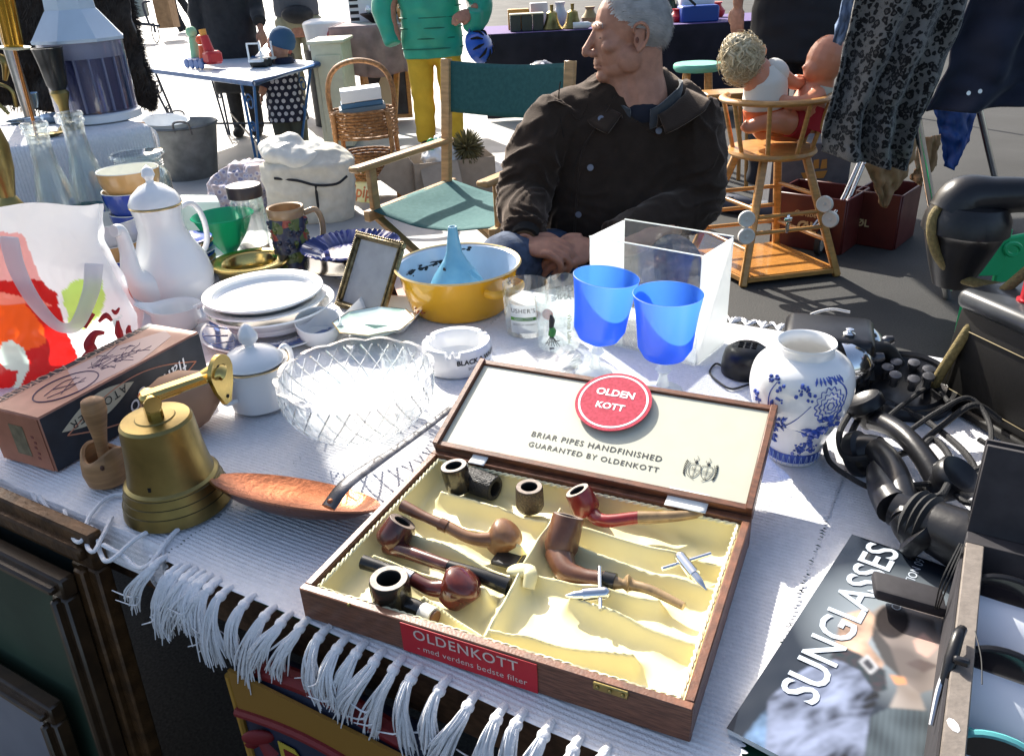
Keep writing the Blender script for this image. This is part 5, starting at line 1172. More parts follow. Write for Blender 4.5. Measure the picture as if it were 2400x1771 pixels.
buckle = ply((478, 700), (500, 680), (530, 715), (508, 735)); buckle2 = ply((485, 702), (500, 690), (520, 714), (507, 726))
nose = ply((622, 645), (650, 622), (690, 660), (660, 690), (632, 675)); lips = ply((600, 705), (640, 692), (690, 712), (650, 730))
neck = ply((590, 745), (640, 785), (655, 830), (560, 822)); cuff = ply((560, 735), (600, 742), (605, 760), (575, 762)); cloud = ply((170, 900), (225, 830), (250, 830), (235, 960), (180, 960)); ear = ply((545, 560), (556, 556), (556, 590), (548, 590))
def mcol(u, v):
    j = noise.noise((u*9, v*14, 2)); n2 = noise.noise((u*40, v*60, 5)); ip = lambda P: inpoly(u, v, P)
    if ip(lens): return (.02, .018, .018) if not ip(lens2) else (.10+.08*j, .06+.04*j, .045) if u > .52 else (.035, .03, .03)
    if ip(buckle): return (.04, .04, .045) if ip(buckle2) else (.42, .43, .45)
    if ip(watch): return (.035+.03*n2, .036, .04)
    if ip(nose): return (.50, .33, .28)
    if ip(lips): return (.09, .07, .065)
    if ip(cuff): return (.5, .24, .12)
    if ip(hand): f = .75+.7*j+.15*n2; return tuple(max(.03, c*f) for c in (.50, .34, .25))
    if ip(head):
        if ip(shade_): return (.06, .055, .052)
        f = .45+.8*max(0, .35+noise.noise((u*6, v*7, 12))); return tuple(c*f for c in (.26, .22, .20))
    if ip(neck): return (.24+.1*j, .21+.1*j, .19+.1*j)
    if ip(arm): f = .55+.75*noise.noise((u*5+v*4, v*11-u*14+.8*j, 1))+.4*(1-2*abs(noise.noise((u*9+v*7, v*24-u*26, 7))))-.2+.1*n2; return tuple(max(.015, c*f) for c in (.24, .28, .40))
    if ip(arm2): f = .5+.35*sin((u*3+v)*90)*.5+.4*j; return tuple(max(.012, c*f) for c in (.11, .14, .16))
    if ip(cloud): f = .6+.5*j+.3*n2; return tuple(max(.01, c*f) for c in (.16, .26, .42))
    d = max(0, 1-math.hypot((u-.42)/.5, (v-.62)/.32)); d2 = max(0, 1-math.hypot((u-.75)/.3, (v-.1)/.3))*.4
    q = d**.8+d2; return (.018+.30*q+.012*j, .024+.34*q+.012*j, .034+.36*q+.012*j)
gl_ = vmat('magazine_cover', .22, .5); uvs = []
def mg(u, v): uvs.append((u, v)); return MM @ V3((u*Wm, v*Lm, .0006+.001*sin(u*pi)))
co_ = mk('cover', grid(mg, 210, 290), gl_, t, ang=180); ca_ = np.array([mcol(*q) for q in uvs], 'f').reshape(291, 211, 3)
for _ in range(2):
    pd_ = np.pad(ca_, ((1, 1), (1, 1), (0, 0)), 'edge'); ca_ = sum(pd_[i:i+291, k:k+211] for i in range(3) for k in range(3))/9
ca_ = ca_.reshape(-1, 3); paint(co_, lambda c, i: ca_[i].tolist())
wp = mat('pale_title', (.50, .56, .64), .3)
fit('lettering', 'SUNGLASSES', MM @ V3((.040, Lm*.20, .0022)), MM @ V3((.040, Lm*.99, .0022)), wp, co_, -rd, EZ, bold=.012, spacing=.96)
fit('lettering', 'COLLECTION 09', MM @ V3((.078, Lm*.70, .0022)), MM @ V3((.078, Lm*.99, .0022)), wp, co_, -rd, EZ)
# ================================================================== sunglasses display box
zt = .865; A = T(2052, 1690, zt); B = T(2112, 1183, zt); ld = (B-A); Ld = ld.length; ld.normalize(); rd = V3((ld.y, -ld.x, 0)); SMx = basis((A.x, A.y, 0), rd, ld, EZ)
t = thing('sunglasses_display', 'black cardboard display box with white foam ridges for sunglasses', 'display box', (A.x, A.y, .757))
beige = mat('raw_cardboard', (.17, .145, .125), .8, var=.15, vscale=120, bump=.2)
mk('left_wall', box(.008, Ld/2, (zt+.757)/2, .016, Ld, zt-.757, .001, SMx), beige, t)
blkc = mat('black_card', (.022, .02, .024), .75, var=.2, vscale=60)
mk('left_cover', box(-.0015, Ld/2, (zt+.757)/2-.003, .002, Ld-.002, zt-.757-.006, 0, SMx), blkc, t, smooth=False)
mk('floor', box(.2, Ld/2, .765, .38, Ld, .014, 0, SMx), blkc, t, smooth=False)
mk('rear_wall', box(.2, Ld+.010, (.757+zt)/2, .40, .018, zt-.757, .001, SMx), blkc, t)
hM = SMx @ Matrix.Translation((.2, Ld+.022, zt-.002)) @ Matrix.Rotation(radians(-18), 4, 'X')
mk('raised_lid', box(0, 0, .045, .40, .006, .09, .001, hM), blkc, t)
mk('lid_fold', box(0, .030, .052, .40, .004, .076, .001, hM), blkc, t)
foam = mat('white_satin_foam', (.66, .68, .74), .42, sheen=.3, spec=.4)
def fo_(u, v):
    y = v*(Ld-.004)+.002; k = y/.098; w_ = abs(sin(pi*k)); z = .79+.052*w_**.6+.003*noise.noise((u*3, v*5, 0)); return SMx @ V3((.018+.36*u, y, z-.018*u))
mk('foam_ridges', grid(fo_, 20, 120), foam, t, ang=180)
tq = T(1985, 1297, .785); mk('tuck_flap', box(0, 0, 0, .068, .034, .014, .004, basis(tq, (T(2055, 1312, .785)-T(1920, 1275, .785)).normalized(), V3((.3, .95, 0)).normalized(), EZ), 2), blkc, t)
mk('elastic', join(*[tube([SMx @ V3((-.001-.002*k, Ld*.98, zt)), SMx @ V3((-.008-.003*k, Ld*.85, zt-.02)), T(2052-4*k, 1330, .79)], .0008, 5, 5) for k in range(3)]), rubber, t)
mk('torn_white_spot', ball(SMx @ V3((.006, Ld*.17, zt)), (.004, .007, .001), 8, 5), inkwhite, t)
lensm = mat('dark_lens', (.012, .010, .012), .06, spec=.6, coat=.6)
for k in range(4):
    y = (.05, .145, .245, .345)[k]; c = SMx @ V3((.075, y, .842)); S2 = basis(c, rd, (ld*.35+EZ*.94).normalized(), rd.cross((ld*.35+EZ*.94).normalized()))
    s = thing('sunglasses', ('sunglasses with turquoise tinted rim nearest in the display box', 'dark sunglasses second from the front of the display', 'dark sunglasses third from the front of the display', 'dark sunglasses at the back of the display')[k], 'sunglasses', c, 'sunglasses in the display box')
    fmx = mat('turquoise_rim', (.10, .35, .36), .2) if k == 0 else black
    for sgn in (-1, 1):
        ol = [(.031*cos(a)*(1 if sin(a) < 0 else 1.05)+sgn*.035, .021*sin(a)) for a in [2*pi*i/28 for i in range(28)]]
        mk('lens', prism(ol, .0016, S2), lensm, s)
        mk('rim', tube([S2 @ V3((x, y_, .0008)) for x, y_ in ol], .0028, 6, closed=True, smooth=False), fmx, s)
    mk('bridge', tube([S2 @ V3((-.006, .008, .001)), S2 @ V3((0, .011, .003)), S2 @ V3((.006, .008, .001))], .0026, 6, 4), fmx, s)
    for sgn in (-1, 1): mk('temple', tube([S2 @ V3((sgn*.068, .010, 0)), S2 @ V3((sgn*.071, .008, -.03)), S2 @ V3((sgn*.05, -.004, -.045)), S2 @ V3((-sgn*.03, -.010, -.048))], .0028, 6, 5), fmx, s)
c = SMx @ V3((.004, Ld*.44, zt+.004)); s = thing('sunglasses', 'black sunglasses hooked over the beige wall of the display', 'sunglasses', c, 'sunglasses in the display box')
mk('temple', tube([c+EZ*.006+ld*.02, c+EZ*.009+ld*.006-rd*.003, c-EZ*.001-ld*.012-rd*.005, c-EZ*.018-ld*.026-rd*.007], [.004, .005, .0055, .0035], 10, 6), black, s)
mk('hinge', box(.002, -.016, .004, .012, .006, .007, .0015, basis(c, rd, ld, EZ)), black, s)
mk('folded_frame', tube([c-rd*.006-ld*.008, c-rd*.009-EZ*.02-ld*.03, c-rd*.010-EZ*.035-ld*.055], [.002, .0028, .002], 8, 5), chrome, s)
mk('price_thread', tube([c+ld*.03+rd*.01, c+rd*.016-ld*.0, c+rd*.018-ld*.03], .0005, 4, 4), rubber, s)
# ================================================================== people
from mathutils.bvhtree import BVHTree
def bvh(me): return BVHTree.FromPolygons([v.co.copy() for v in me.vertices], [tuple(p.vertices) for p in me.polygons])
def cast(bv, x, y, off=0):
    r = bv.ray_cast(C0, ray(x, y).normalized())
    return (r[0]+r[1]*off, r[1]) if r[0] else (D(x, y, 2.2), V3((0, -1, 0)))
skin = mat('skin', (.41, .20, .13), .5, var=.16, vscale=45, sss=.15, bump=.12, bscale=350)
def hand(W, d, n, curl, spread=.0, s_=1.0, thumb=1, bends=(.5, .9, .6)):
    """palm and five fingers; d = wrist to knuckles, n = back of the hand, thumb=+1/-1 side; returns closed shapes"""
    d = d.normalized(); n = (n-d*n.dot(d)).normalized(); s = d.cross(n)*thumb
    out = [ball(W+d*.046*s_, (.043*s_, .050*s_, .0165*s_), 16, 10) if False else xf(ball((0, 0, 0), (.041*s_, .052*s_, .0165*s_), 16, 10), basis(W+d*.046*s_, s, d, n))]
    lens_ = (.070, .078, .074, .060)
    for k in range(4):
        off = (.030-.020*k)*s_; K = W+d*(.086-.004*abs(k-1.2))*s_+s*off+n*.002
        q = K; a = 0; pts = [K-d*.02*s_, K]
        for j, fr in enumerate((.46, .31, .23)):
            a += bends[j]*curl*(1+.12*(k-1)); dv = d*cos(a)-n*sin(a)+s*(spread*(1.5-k)*.3)
            q = q+dv.normalized()*lens_[k]*fr*s_; pts.append(q)
        out.append(tube(pts, [.0105*s_, .0102*s_, .0092*s_, .0085*s_, .007*s_], 10, 4))
    b = W+d*.022*s_+s*.03*s_
    out.append(tube([b, b+d*.024*s_+s*.018*s_-n*.004, b+d*.048*s_+s*.020*s_-n*.014*s_, b+d*.066*s_+s*.012*s_-n*.022*s_], [.014*s_, .012*s_, .0105*s_, .008*s_], 10, 4))
    return out
# ---------------------------------------------------------------- seated man
hf_ = V3((-.985, -.10, -.06)).normalized(); hu = (V3((-.06, .02, 1))-hf_*V3((-.06, .02, 1)).dot(hf_)).normalized(); hl_ = hu.cross(hf_)
HC = D(1372, 78, 2.36); HM = basis(HC, hf_, hl_, hu)
def E_(c, r, M=None): return xf(ball((0, 0, 0), r, 20, 14), (M or HM) @ Matrix.Translation(c))
def Tb(pts, r, n=12): return tube([HM @ V3(q) for q in pts], r, n, 4)
head = [E_((-.014, 0, .036), (.099, .077, .088)), E_((.040, 0, -.018), (.054, .062, .088)), E_((.028, 0, -.072), (.056, .058, .040)), E_((.072, 0, -.094), (.020, .027, .019)),
        E_((.080, 0, .032), (.014, .050, .011)), Tb([(.084, 0, .024), (.103, 0, -.006), (.118, 0, -.026)], [.009, .011, .012]), E_((.116, 0, -.030), (.0125, .0125, .0115)),
        E_((.100, .014, -.034), (.013, .009, .0095)), E_((.100, -.014, -.034), (.013, .009, .0095)),
        E_((.058, .046, -.018), (.026, .020, .019)), E_((.058, -.046, -.018), (.026, .020, .019)), E_((.086, 0, -.054), (.010, .024, .009)), E_((.089, 0, -.061), (.0085, .021, .0045)), E_((.087, 0, -.071), (.0095, .020, .0055)),
        E_((.066, .033, .006), (.016, .017, .013)), E_((.066, -.033, .006), (.016, .017, .013)),
        E_((.010, .057, -.055), (.035, .016, .035)), E_((.010, -.057, -.055), (.035, .016, .035)),
        Tb([(-.030, 0, -.03), (-.030, 0, -.11), (-.040, 0, -.20)], [.062, .064, .078], 20), Tb([(.040, 0, -.085), (.016, 0, -.125), (.004, 0, -.19)], [.036, .046, .058], 18), E_((.02, 0, -.10), (.05, .045, .03))]
for sg in (1, -1):
    head += [xf(ball((0, 0, 0), (.017, .005, .029), 14, 10), HM @ Matrix.Translation((-.012, sg*.079, -.004)) @ Matrix.Rotation(radians(-14), 4, 'Y') @ Matrix.Rotation(radians(sg*14), 4, 'Z')),
             tube([HM @ V3(q) for q in ((.004, sg*.080, .010), (.000, sg*.086, .028), (-.018, sg*.092, .032), (-.032, sg*.092, .014), (-.028, sg*.088, -.012), (-.012, sg*.083, -.032), (-.004, sg*.080, -.036))], [.004, .005, .005, .005, .0045, .006, .006], 8, 5)]
W1, W2 = D(1146, 532, 2.08), D(1300, 535, 2.08)
h1 = hand(W1, V3((.86, -.38, -.10)), V3((.22, -.40, .88)), .80, .1, 1.08, thumb=-1)
h2 = hand(W2, V3((-.93, -.25, -.22)), V3((-.20, -.62, .75)), .45, .0, 1.08, thumb=1)
sh1, el1 = V3((.185, 2.385, 1.00)), V3((.062, 2.29, .80)); sh2, el2 = V3((.535, 2.39, .99)), V3((.545, 2.28, .755))
arms = [tube([sh1, el1, W1], [.045, .042, .027], 14, 6), tube([sh2, el2, W2+V3((.1, 0, 0)), W2], [.045, .042, .034, .027], 14, 6)]
legs = [tube([V3((.26, 2.40, .56)), V3((.12, 2.22, .62)), V3((-.02, 2.04, .66)), V3((-.01, 1.98, .35)), V3((0, 1.98, .06))], [.085, .08, .062, .05, .04], 16, 5),
        tube([V3((.44, 2.40, .56)), V3((.45, 2.20, .60)), V3((.44, 2.04, .62)), V3((.44, 2.0, .35)), V3((.44, 2.0, .06))], [.085, .08, .062, .05, .04], 16, 5)]
X3, Y3 = V3((1, 0, 0)), V3((0, 1, 0))
trunk = loft([(V3((.35, 2.42, .50)), .15, .11, X3, Y3, 2.3), (V3((.35, 2.41, .80)), .15, .11, X3, Y3, 2.3), (V3((.365, 2.41, 1.0)), .15, .09, X3, Y3, 2.3), (V3((.385, 2.40, 1.08)), .07, .06, X3, Y3, 2)], 24)
man = thing('person', 'elderly grey haired man in a dark brown jacket sitting behind the table', 'person', (.35, 2.35, 0))
mb = fuse(head+h1+h2+arms+legs+[trunk], .0032, 3)
body = mko('body', mb, skin, man, ang=180)
bvm = bvh(mb)
# eyes, brows
for sg in (1, -1):
    mk('eye', tube([HM @ V3((.0835, sg*.022, .003)), HM @ V3((.0825, sg*.033, .005)), HM @ V3((.074, sg*.045, .002))], [.0008, .0022, .0008], 6, 4), mat('eye_slit', (.06, .035, .025), .4), body)
    vf = []
    for k in range(60):
        a = random.random(); b0 = HM @ V3((.089-.012*a, sg*(.014+.038*a), .036+random.uniform(-.004, .006)))
        vf.append(tube([b0, b0+hf_*.004+hu*random.uniform(-.006, .004)+hl_*sg*.010], [.0007, .0003], 3, 1, smooth=False))
    mk('eyebrow', join(*vf), mat('grey_brow', (.40, .38, .35), .7), body)
mk('mouth_line', tube([HM @ V3(q) for q in ((.066, .026, -.070), (.083, .018, -.066), (.0935, 0, -.0655), (.083, -.018, -.066))], .0016, 6, 4), mat('lip_shadow', (.20, .07, .06), .6), body)
mk('ear_canal', E_((-.004, .084, -.008), (.005, .003, .008)), mat('ear_dark', (.16, .06, .04), .7), body)
hairm = mat('grey_hair', (.50, .49, .48), .42, var=.3, vscale=40, col2=(.34, .335, .33), sheen=.2)
def hairs(n, seed, hz, shrink, ln, wdt, drop, M, cen, rad, flow):
    r = random.Random(seed); Vv, Ff = [], []
    while n > 0:
        d = V3((r.gauss(0, 1), r.gauss(0, 1), r.gauss(0, 1))).normalized()
        q = V3((cen[0]+d.x*rad[0], cen[1]+d.y*rad[1], cen[2]+d.z*rad[2]))
        if not hz(q, r): continue
        n -= 1; nn = d; fl = flow(q, r); fl = (fl-nn*fl.dot(nn)).normalized(); sd = nn.cross(fl); L_ = ln*r.uniform(.5, 1.2); i0 = len(Vv); lift = r.uniform(.1, .35)
        for j in range(4):
            s = j/3; c = q*1.0+fl*(L_*s)+nn*(L_*lift*s*(1-s*.6)+.001)-V3((0, 0, drop*L_*s*s)); w_ = wdt*(1-.8*s)
            Vv += [M @ (c+sd*w_), M @ (c-sd*w_)]
        for j in range(3): k = i0+2*j; Ff.append((k, k+1, k+3, k+2))
    return Vv, Ff
def hz(q, r):
    if q.x > .055+r.uniform(-.008, .008): return q.z > .095
    if q.x > .018: return q.z > .045+r.uniform(-.012, .01)+max(0, (q.x-.03))*.8
    if q.x > -.03: return q.z > .026+r.uniform(-.006, .006)
    return q.z > -.048-r.uniform(0, .02)
flow = lambda q, r: V3((-.9, .15*q.y*10, .15-.9*max(0, -q.x*8)))+V3((r.uniform(-.3, .3), r.uniform(-.3, .3), r.uniform(-.3, .3)))
hv = hairs(9000, 3, hz, 0, .040, .0011, .3, HM, (-.014, 0, .036), (.100, .079, .090), flow)
hr = mk('hair', hv, hairm, body, ang=180)
capv = ball((0, 0, 0), (.1005, .0785, .0895), 40, 28)
rdm = random.Random(5); cv = [V3((q.x-.014, q.y, q.z+.036)) for q in capv[0]]; keep = [hz(q, rdm) for q in cv]
mk('scalp_hair', ([HM @ q for q in cv], [f for f in capv[1] if all(keep[i] for i in f)]), mat('hair_base', (.30, .29, .28), .8), hr)
# jacket
cord_ = mat('brown_corduroy', (.030, .020, .0145), .9, var=.12, vscale=30, sheen=.55, bump=.35, bscale=260, spec=.2)
N, L, b = nodes(cord_); b.inputs['Sheen Tint'].default_value = (.55, .45, .38, 1)
tor = loft([(V3((.325, 2.36, .56)), .215, .165, X3, Y3, 2.5), (V3((.335, 2.38, .74)), .212, .165, X3, Y3, 2.5), (V3((.35, 2.40, .88)), .208, .150, X3, Y3, 2.5), (V3((.362, 2.41, .98)), .215, .130, X3, Y3, 2.4),
            (V3((.368, 2.415, 1.045)), .195, .105, X3, Y3, 2.2), (V3((.378, 2.415, 1.085)), .125, .088, X3, Y3, 2), (V3((.385, 2.41, 1.11)), .085, .075, X3, Y3, 2)], 40)
jk = fuse([tor, ball(sh1+V3((.015, .02, -.015)), .085, 20, 14), ball(sh2+V3((-.015, .02, -.015)), .085, 20, 14),
           tube([sh1, sh1.lerp(el1, .5)+V3((-.02, -.01, 0)), el1, el1.lerp(W1, .5), W1+(el1-W1).normalized()*.035], [.082, .080, .074, .063, .050], 24, 6),
           tube([sh2, sh2.lerp(el2, .5)+V3((.015, -.01, 0)), el2, el2.lerp(W2+V3((.1, .05, 0)), .5), W2+V3((.05, .01, .01))], [.084, .080, .075, .066, .050], 24, 6)], .0065, 5)
def wrinkle(co, no):
    out = np.zeros(len(co), 'f')
    for i in range(len(co)):
        x, y, z = map(float, co[i])
        a = noise.noise((x*7, y*7, z*7)); f1 = 1-abs(noise.noise((x*9+3*a, y*9, z*15+2*a)))*2; f2 = 1-abs(noise.noise((x*22, y*18, z*26+2*a)))*2
        arm_ = 1.0 if (x < .16 or x > .53) else .45
        out[i] = (.012*max(0, f1)**2+.0035*f2)*arm_-.003
    return out
displace(jk, wrinkle)
jacket = mko('jacket', jk, cord_, man, ang=180); bj = bvh(jk)
dk = mat('jacket_seam', (.015, .010, .008), .9)
def onj(pts, r, name, m, par=jacket, off=.001, closed=False, n=6, k=5, flat=1): 
    P = [cast(bj, x, y, off)[0] for x, y in pts]; return mk(name, tube(P, r, n, k, flat=flat, closed=closed), m, par)
onj([(1346, 210), (1330, 240), (1300, 285), (1276, 325), (1266, 380), (1262, 430), (1258, 480), (1256, 520)], .0035, 'front_placket', cord_)
onj([(1330, 240), (1290, 300), (1262, 345), (1250, 430), (1246, 520)], .0012, 'stitch_line', dk)
onj([(1225, 180), (1222, 215), (1226, 260), (1232, 300)], .0016, 'stitch_line', dk); onj([(1198, 226), (1215, 222), (1236, 231)], .004, 'pocket_flap', cord_, flat=.6)
onj([(1236, 231), (1262, 262), (1280, 240), (1290, 205)], .0022, 'pocket_seam', cord_); onj([(1392, 266), (1430, 292), (1447, 289), (1500, 270)], .003, 'pocket_flap', cord_, flat=.6)
onj([(1290, 205), (1330, 235)], .0012, 'stitch_line', dk)
btn = mat('grey_button', (.16, .18, .23), .4)
for x, y in ((1314, 262), (1291, 366), (1266, 468), (1439, 287)):
    c, nn = cast(bj, x, y, .004); mk('button', lathe([(0, -.001), (.0085, 0), (.009, .003), (.006, .0035), (0, .0025)], c, 18, axis=nn), btn, jacket)
c, nn = cast(bj, 1418, 257, .002); xd = (cast(bj, 1430, 263)[0]-cast(bj, 1406, 251)[0]).normalized()
mk('white_stitching', join(*[box(k*.004, 0, 0, .0026, .003, .0006, 0, basis(c, xd, nn.cross(xd), nn)) for k in range(-5, 6)]), mat('tag_white', (.5, .5, .5), .6), jacket, smooth=False)
mk('cuff', tube([W1+(el1-W1).normalized()*q for q in (.052, .03, .014)], [.049, .044, .040], 24, 4), mat('ribbed_cuff', (.012, .011, .010), .9, bump=.6, bscale=200), jacket)
mk('watch_strap', tube([W1+(el1-W1).normalized()*q for q in (.016, .008)], [.032, .031], 24, 2), mat('watch', (.10, .06, .03), .4), man)
# collars
NC = HM @ V3((-.042, 0, -.165))
def collar(r0, r1, h, gap, m, name, tilt=0, par=jacket, rot=-1.85, fold=.0):
    def fn(u, v):
        a = rot+gap+(2*pi-2*gap)*u; fr_ = cos(a-rot); rr_ = r0+(r1-r0)*v+.006*noise.noise((cos(a)*3, sin(a)*3, v*2))
        z = -.03+h*v*(1-.25*max(0, fr_))-.045*max(0, fr_)**2
        rr_ += fold*max(0, v-.55)
        return NC+V3((cos(a)*rr_*1.08, sin(a)*rr_*.95, z-fold*1.3*max(0, v-.55)))
    return mk(name, grid(fn, 60, 14), m, par, ang=180, solid=.006)
collar(.098, .112, .085, .45, cord_, 'collar', fold=.12)
collar(.084, .092, .070, .28, mat('grey_fleece', (.05, .055, .06), .9, sheen=.4), 'inner_collar')
mk('undershirt', ball(NC+V3((-.005, -.035, -.035)), (.062, .05, .045), 24, 14), mat('navy_knit', (.010, .012, .022), .9), man)
zp = [NC+V3((cos(-1.85+s*.28)*.092, sin(-1.85+s*.28)*.082, -.005-.05*k)) for s in (1,) for k in range(2)]
# trousers
jeans = mat('blue_jeans', (.05, .075, .13), .85, var=.3, vscale=60, bump=.3)
jm = fuse([tube([V3((.26, 2.42, .55)), V3((.12, 2.22, .62)), V3((-.02, 2.04, .66)), V3((-.005, 1.98, .33)), V3((0, 1.98, .07))], [.10, .095, .078, .07, .062], 18, 5),
           tube([V3((.44, 2.42, .55)), V3((.45, 2.20, .60)), V3((.44, 2.04, .62)), V3((.44, 2.0, .33)), V3((.44, 2.0, .07))], [.10, .095, .078, .07, .062], 18, 5), ball((.35, 2.44, .55), (.19, .13, .10))], .009, 3)
displace(jm, lambda co, no: np.array([.004*noise.noise((float(c[0])*14, float(c[1])*14, float(c[2])*14)) for c in co], 'f'))
mko('jeans', jm, jeans, man, ang=180)
for x in (0, .44): mk('shoe', join(ball((x, 1.92, .045), (.045, .13, .05)), box(x, 1.92, .012, .09, .27, .024, .008)), blackmatte, man)
# the stool he sits on
t = thing('camping_stool', 'low folding stool under the seated man', 'stool', (.35, 2.45, 0))
mk('seat', box(.35, 2.45, .43, .38, .34, .03, .01), mat('stool_canvas', (.03, .05, .05), .9), t)
for sx in (-.16, .16):
    for sy in (-.14, .14): mk('leg', tube([V3((.35+sx, 2.45-sy, 0)), V3((.35+sx, 2.45+sy, .42))], .011, 8, 2), steel, t)
# ================================================================== director's chair
chairwood = mat('varnished_beech', (.50, .30, .13), .4, var=.25, vscale=12, grain=(1, 1, 6), coat=.2)
teal = mat('teal_canvas', (.026, .11, .11), .85, var=.12, vscale=60, bump=.25, bscale=300)
SL, SB = T(812, 470, .47), T(985, 402, .47); cf_ = (SL-SB); cl_ = cf_.length; cf_.normalize(); cr_d = V3((-cf_.y, cf_.x, 0)); cw = .63
CH = basis((SB.x, SB.y, 0), cr_d, -cf_, EZ)      # x to the sitter's left rail -> right rail, y backwards
t = thing('directors_chair', 'wooden folding director chair with teal canvas seat and back', 'chair', CH @ V3((cw/2, -cl_/2, 0)))
za = .67
for sx in (0, cw):
    mk('seat_rail', box(sx, -cl_/2, .47, .035, cl_+.06, .045, .004, CH), chairwood, t)
    mk('armrest', box(sx-.005, -cl_/2-.02, za, .055, cl_+.10, .024, .006, CH), chairwood, t)
    mk('front_post', box(sx, -cl_+.03, (.47+za)/2, .026, .045, za-.47, .004, CH), chairwood, t)
    mk('rear_post', beam(CH @ V3((sx, -.03, .47)), CH @ V3((sx, .045, 1.02)), .028, .045, cr_d), chairwood, t)
    mk('foot_rail', box(sx, -cl_/2, .02, .035, cl_+.08, .035, .004, CH), chairwood, t)
for y in (-.06, -cl_+.06):
    mk('cross_leg', beam(CH @ V3((.0, y, .03)), CH @ V3((cw, y, .45)), .02, .04, cf_), chairwood, t)
    mk('cross_leg', beam(CH @ V3((cw, y-.022, .03)), CH @ V3((0, y-.022, .45)), .02, .04, cf_), chairwood, t)
mk('seat_canvas', grid(lambda u, v: CH @ V3((cw*u, -cl_*v, .492-.045*sin(pi*u)+.004*noise.noise((u*4, v*3, 0)))), 24, 16), teal, t, solid=.004, ang=180)
mk('back_canvas', grid(lambda u, v: CH @ V3((-.018+(cw+.036)*u, .012+.028*v+.035*sin(pi*u), .80+.215*v-.018*sin(pi*u))), 24, 10), teal, t, solid=.005, ang=180)
# ================================================================== wicker stand with books
wick = mat('wicker', (.36, .17, .06), .6, var=.45, vscale=60, bump=.6, bscale=120)
wc = T(812, 438, 0); wc.y += .12; m_ = MPP(wc+EZ*.5); t = thing('wicker_stand', 'wicker sewing basket stand with tall arched handle', 'wicker stand', wc)
zs = D(790, 240, wc.y).z; zt = D(790, 132, wc.y).z; hw = 68*m_; hd = .17
for s in (-1, 1):
    for q in (-1, 1): mk('leg', tube([wc+V3((s*hw*.95, q*hd*.8, 0)), wc+V3((s*hw*.85, q*hd*.75, zs))], .016, 10, 3), wick, t)
mk('arched_handle', tube([wc+V3((-hw, 0, zs-.1)), wc+V3((-hw*1.02, 0, zs+(zt-zs)*.45)), wc+V3((-hw*.70, 0, zs+(zt-zs)*.86)), wc+V3((0, 0, zt)), wc+V3((hw*.70, 0, zs+(zt-zs)*.86)), wc+V3((hw*1.02, 0, zs+(zt-zs)*.45)), wc+V3((hw, 0, zs-.1))], .017, 10, 7, flat=1.4), wick, t)
for nm, z0, z1, k in (('upper_basket', zs-.16, zs, 1), ('lower_basket', .14, .30, .8)):
    vf = []
    for j in range(9):
        z = z0+(z1-z0)*j/8; ph = j*pi
        vf.append(tube([wc+V3((cos(a)*hw*k*(1.02+.02*cos(18*a+ph)), sin(a)*hd*k*(1.02+.04*cos(18*a+ph)), z)) for a in [2*pi*i/72 for i in range(72)]], (z1-z0)/16*.9, 6, closed=True, smooth=False))
    vf.append(lathe([(0, z0), (hw*k*.98, z0)], wc, 40, sy=hd/hw)); mk(nm, join(*vf), wick, t)
bk = [mat('paper_white', (.75, .74, .72), .6), mat('book_blue', (.05, .14, .24), .5), mat('book_grey', (.2, .25, .27), .5)]
for k, (m, w_, lb) in enumerate(((2, .30, 'grey book at the bottom of the pile on the wicker stand'), (1, .27, 'blue book in the middle of the pile on the wicker stand'), (0, .26, 'bundle of white paper on top of the pile on the wicker stand'))):
    tag(mk('book', box(0, 0, .02, w_, .19, (.03, .03, .075)[k], .004, basis(wc+V3((-.0, -.02, zs+(.0, .032, .088)[k]-.005)), V3((.98, .18, .06)).normalized(), V3((-.18, .98, 0)).normalized(), EZ)), bk[m]), lb, 'book', 'pile of books on the wicker stand')
# ================================================================== galvanised tub and pan
galv = mat('galvanised', (.20, .21, .21), .5, metal=.6, var=.3, vscale=9)
p = T(395, 402, 0); p.y += .25; m_ = MPP(p+EZ*.3); R_ = 78*m_; h = D(395, 272, p.y).z
t = thing('galvanised_tub', 'grey galvanised metal wash tub standing on the sunlit ground', 'tub', p)
mk('tub_body', lathe([(0, 0), (R_*.72, 0), (R_*.74, .01), (R_*.98, h-.01), (R_*1.03, h), (R_*1.0, h+.012), (R_*.96, h), (R_*.70, .02), (0, .02)], p, 48), galv, t)
for s in (-1, 1): mk('handle', tube([p+V3((s*.4*R_-.06, -s*R_*.9, h-.04)), p+V3((s*.4*R_-.05, -s*R_*1.03, h+.05)), p+V3((s*.4*R_+.05, -s*R_*1.03, h+.05)), p+V3((s*.4*R_+.06, -s*R_*.9, h-.04))], .008, 8, 5), iron, t)
q = p+V3((-.10, -.02, h-.02)); t = thing('white_saucepan', 'white enamel pan with wooden handle lying in the tub', 'saucepan', q)
mk('pan', lathe(vessel([(.14, -.06), (.15, -.05), (.17, .06), (.18, .065)], .004), q, 36, axis=(.1, -.1, 1)), whiteplastic, t)
mk('wooden_handle', tube([q+V3((-.12, -.1, .05)), q+V3((-.22, -.22, .07)), q+V3((-.28, -.3, .08))], [.02, .035, .03], 12, 4), wood, t)
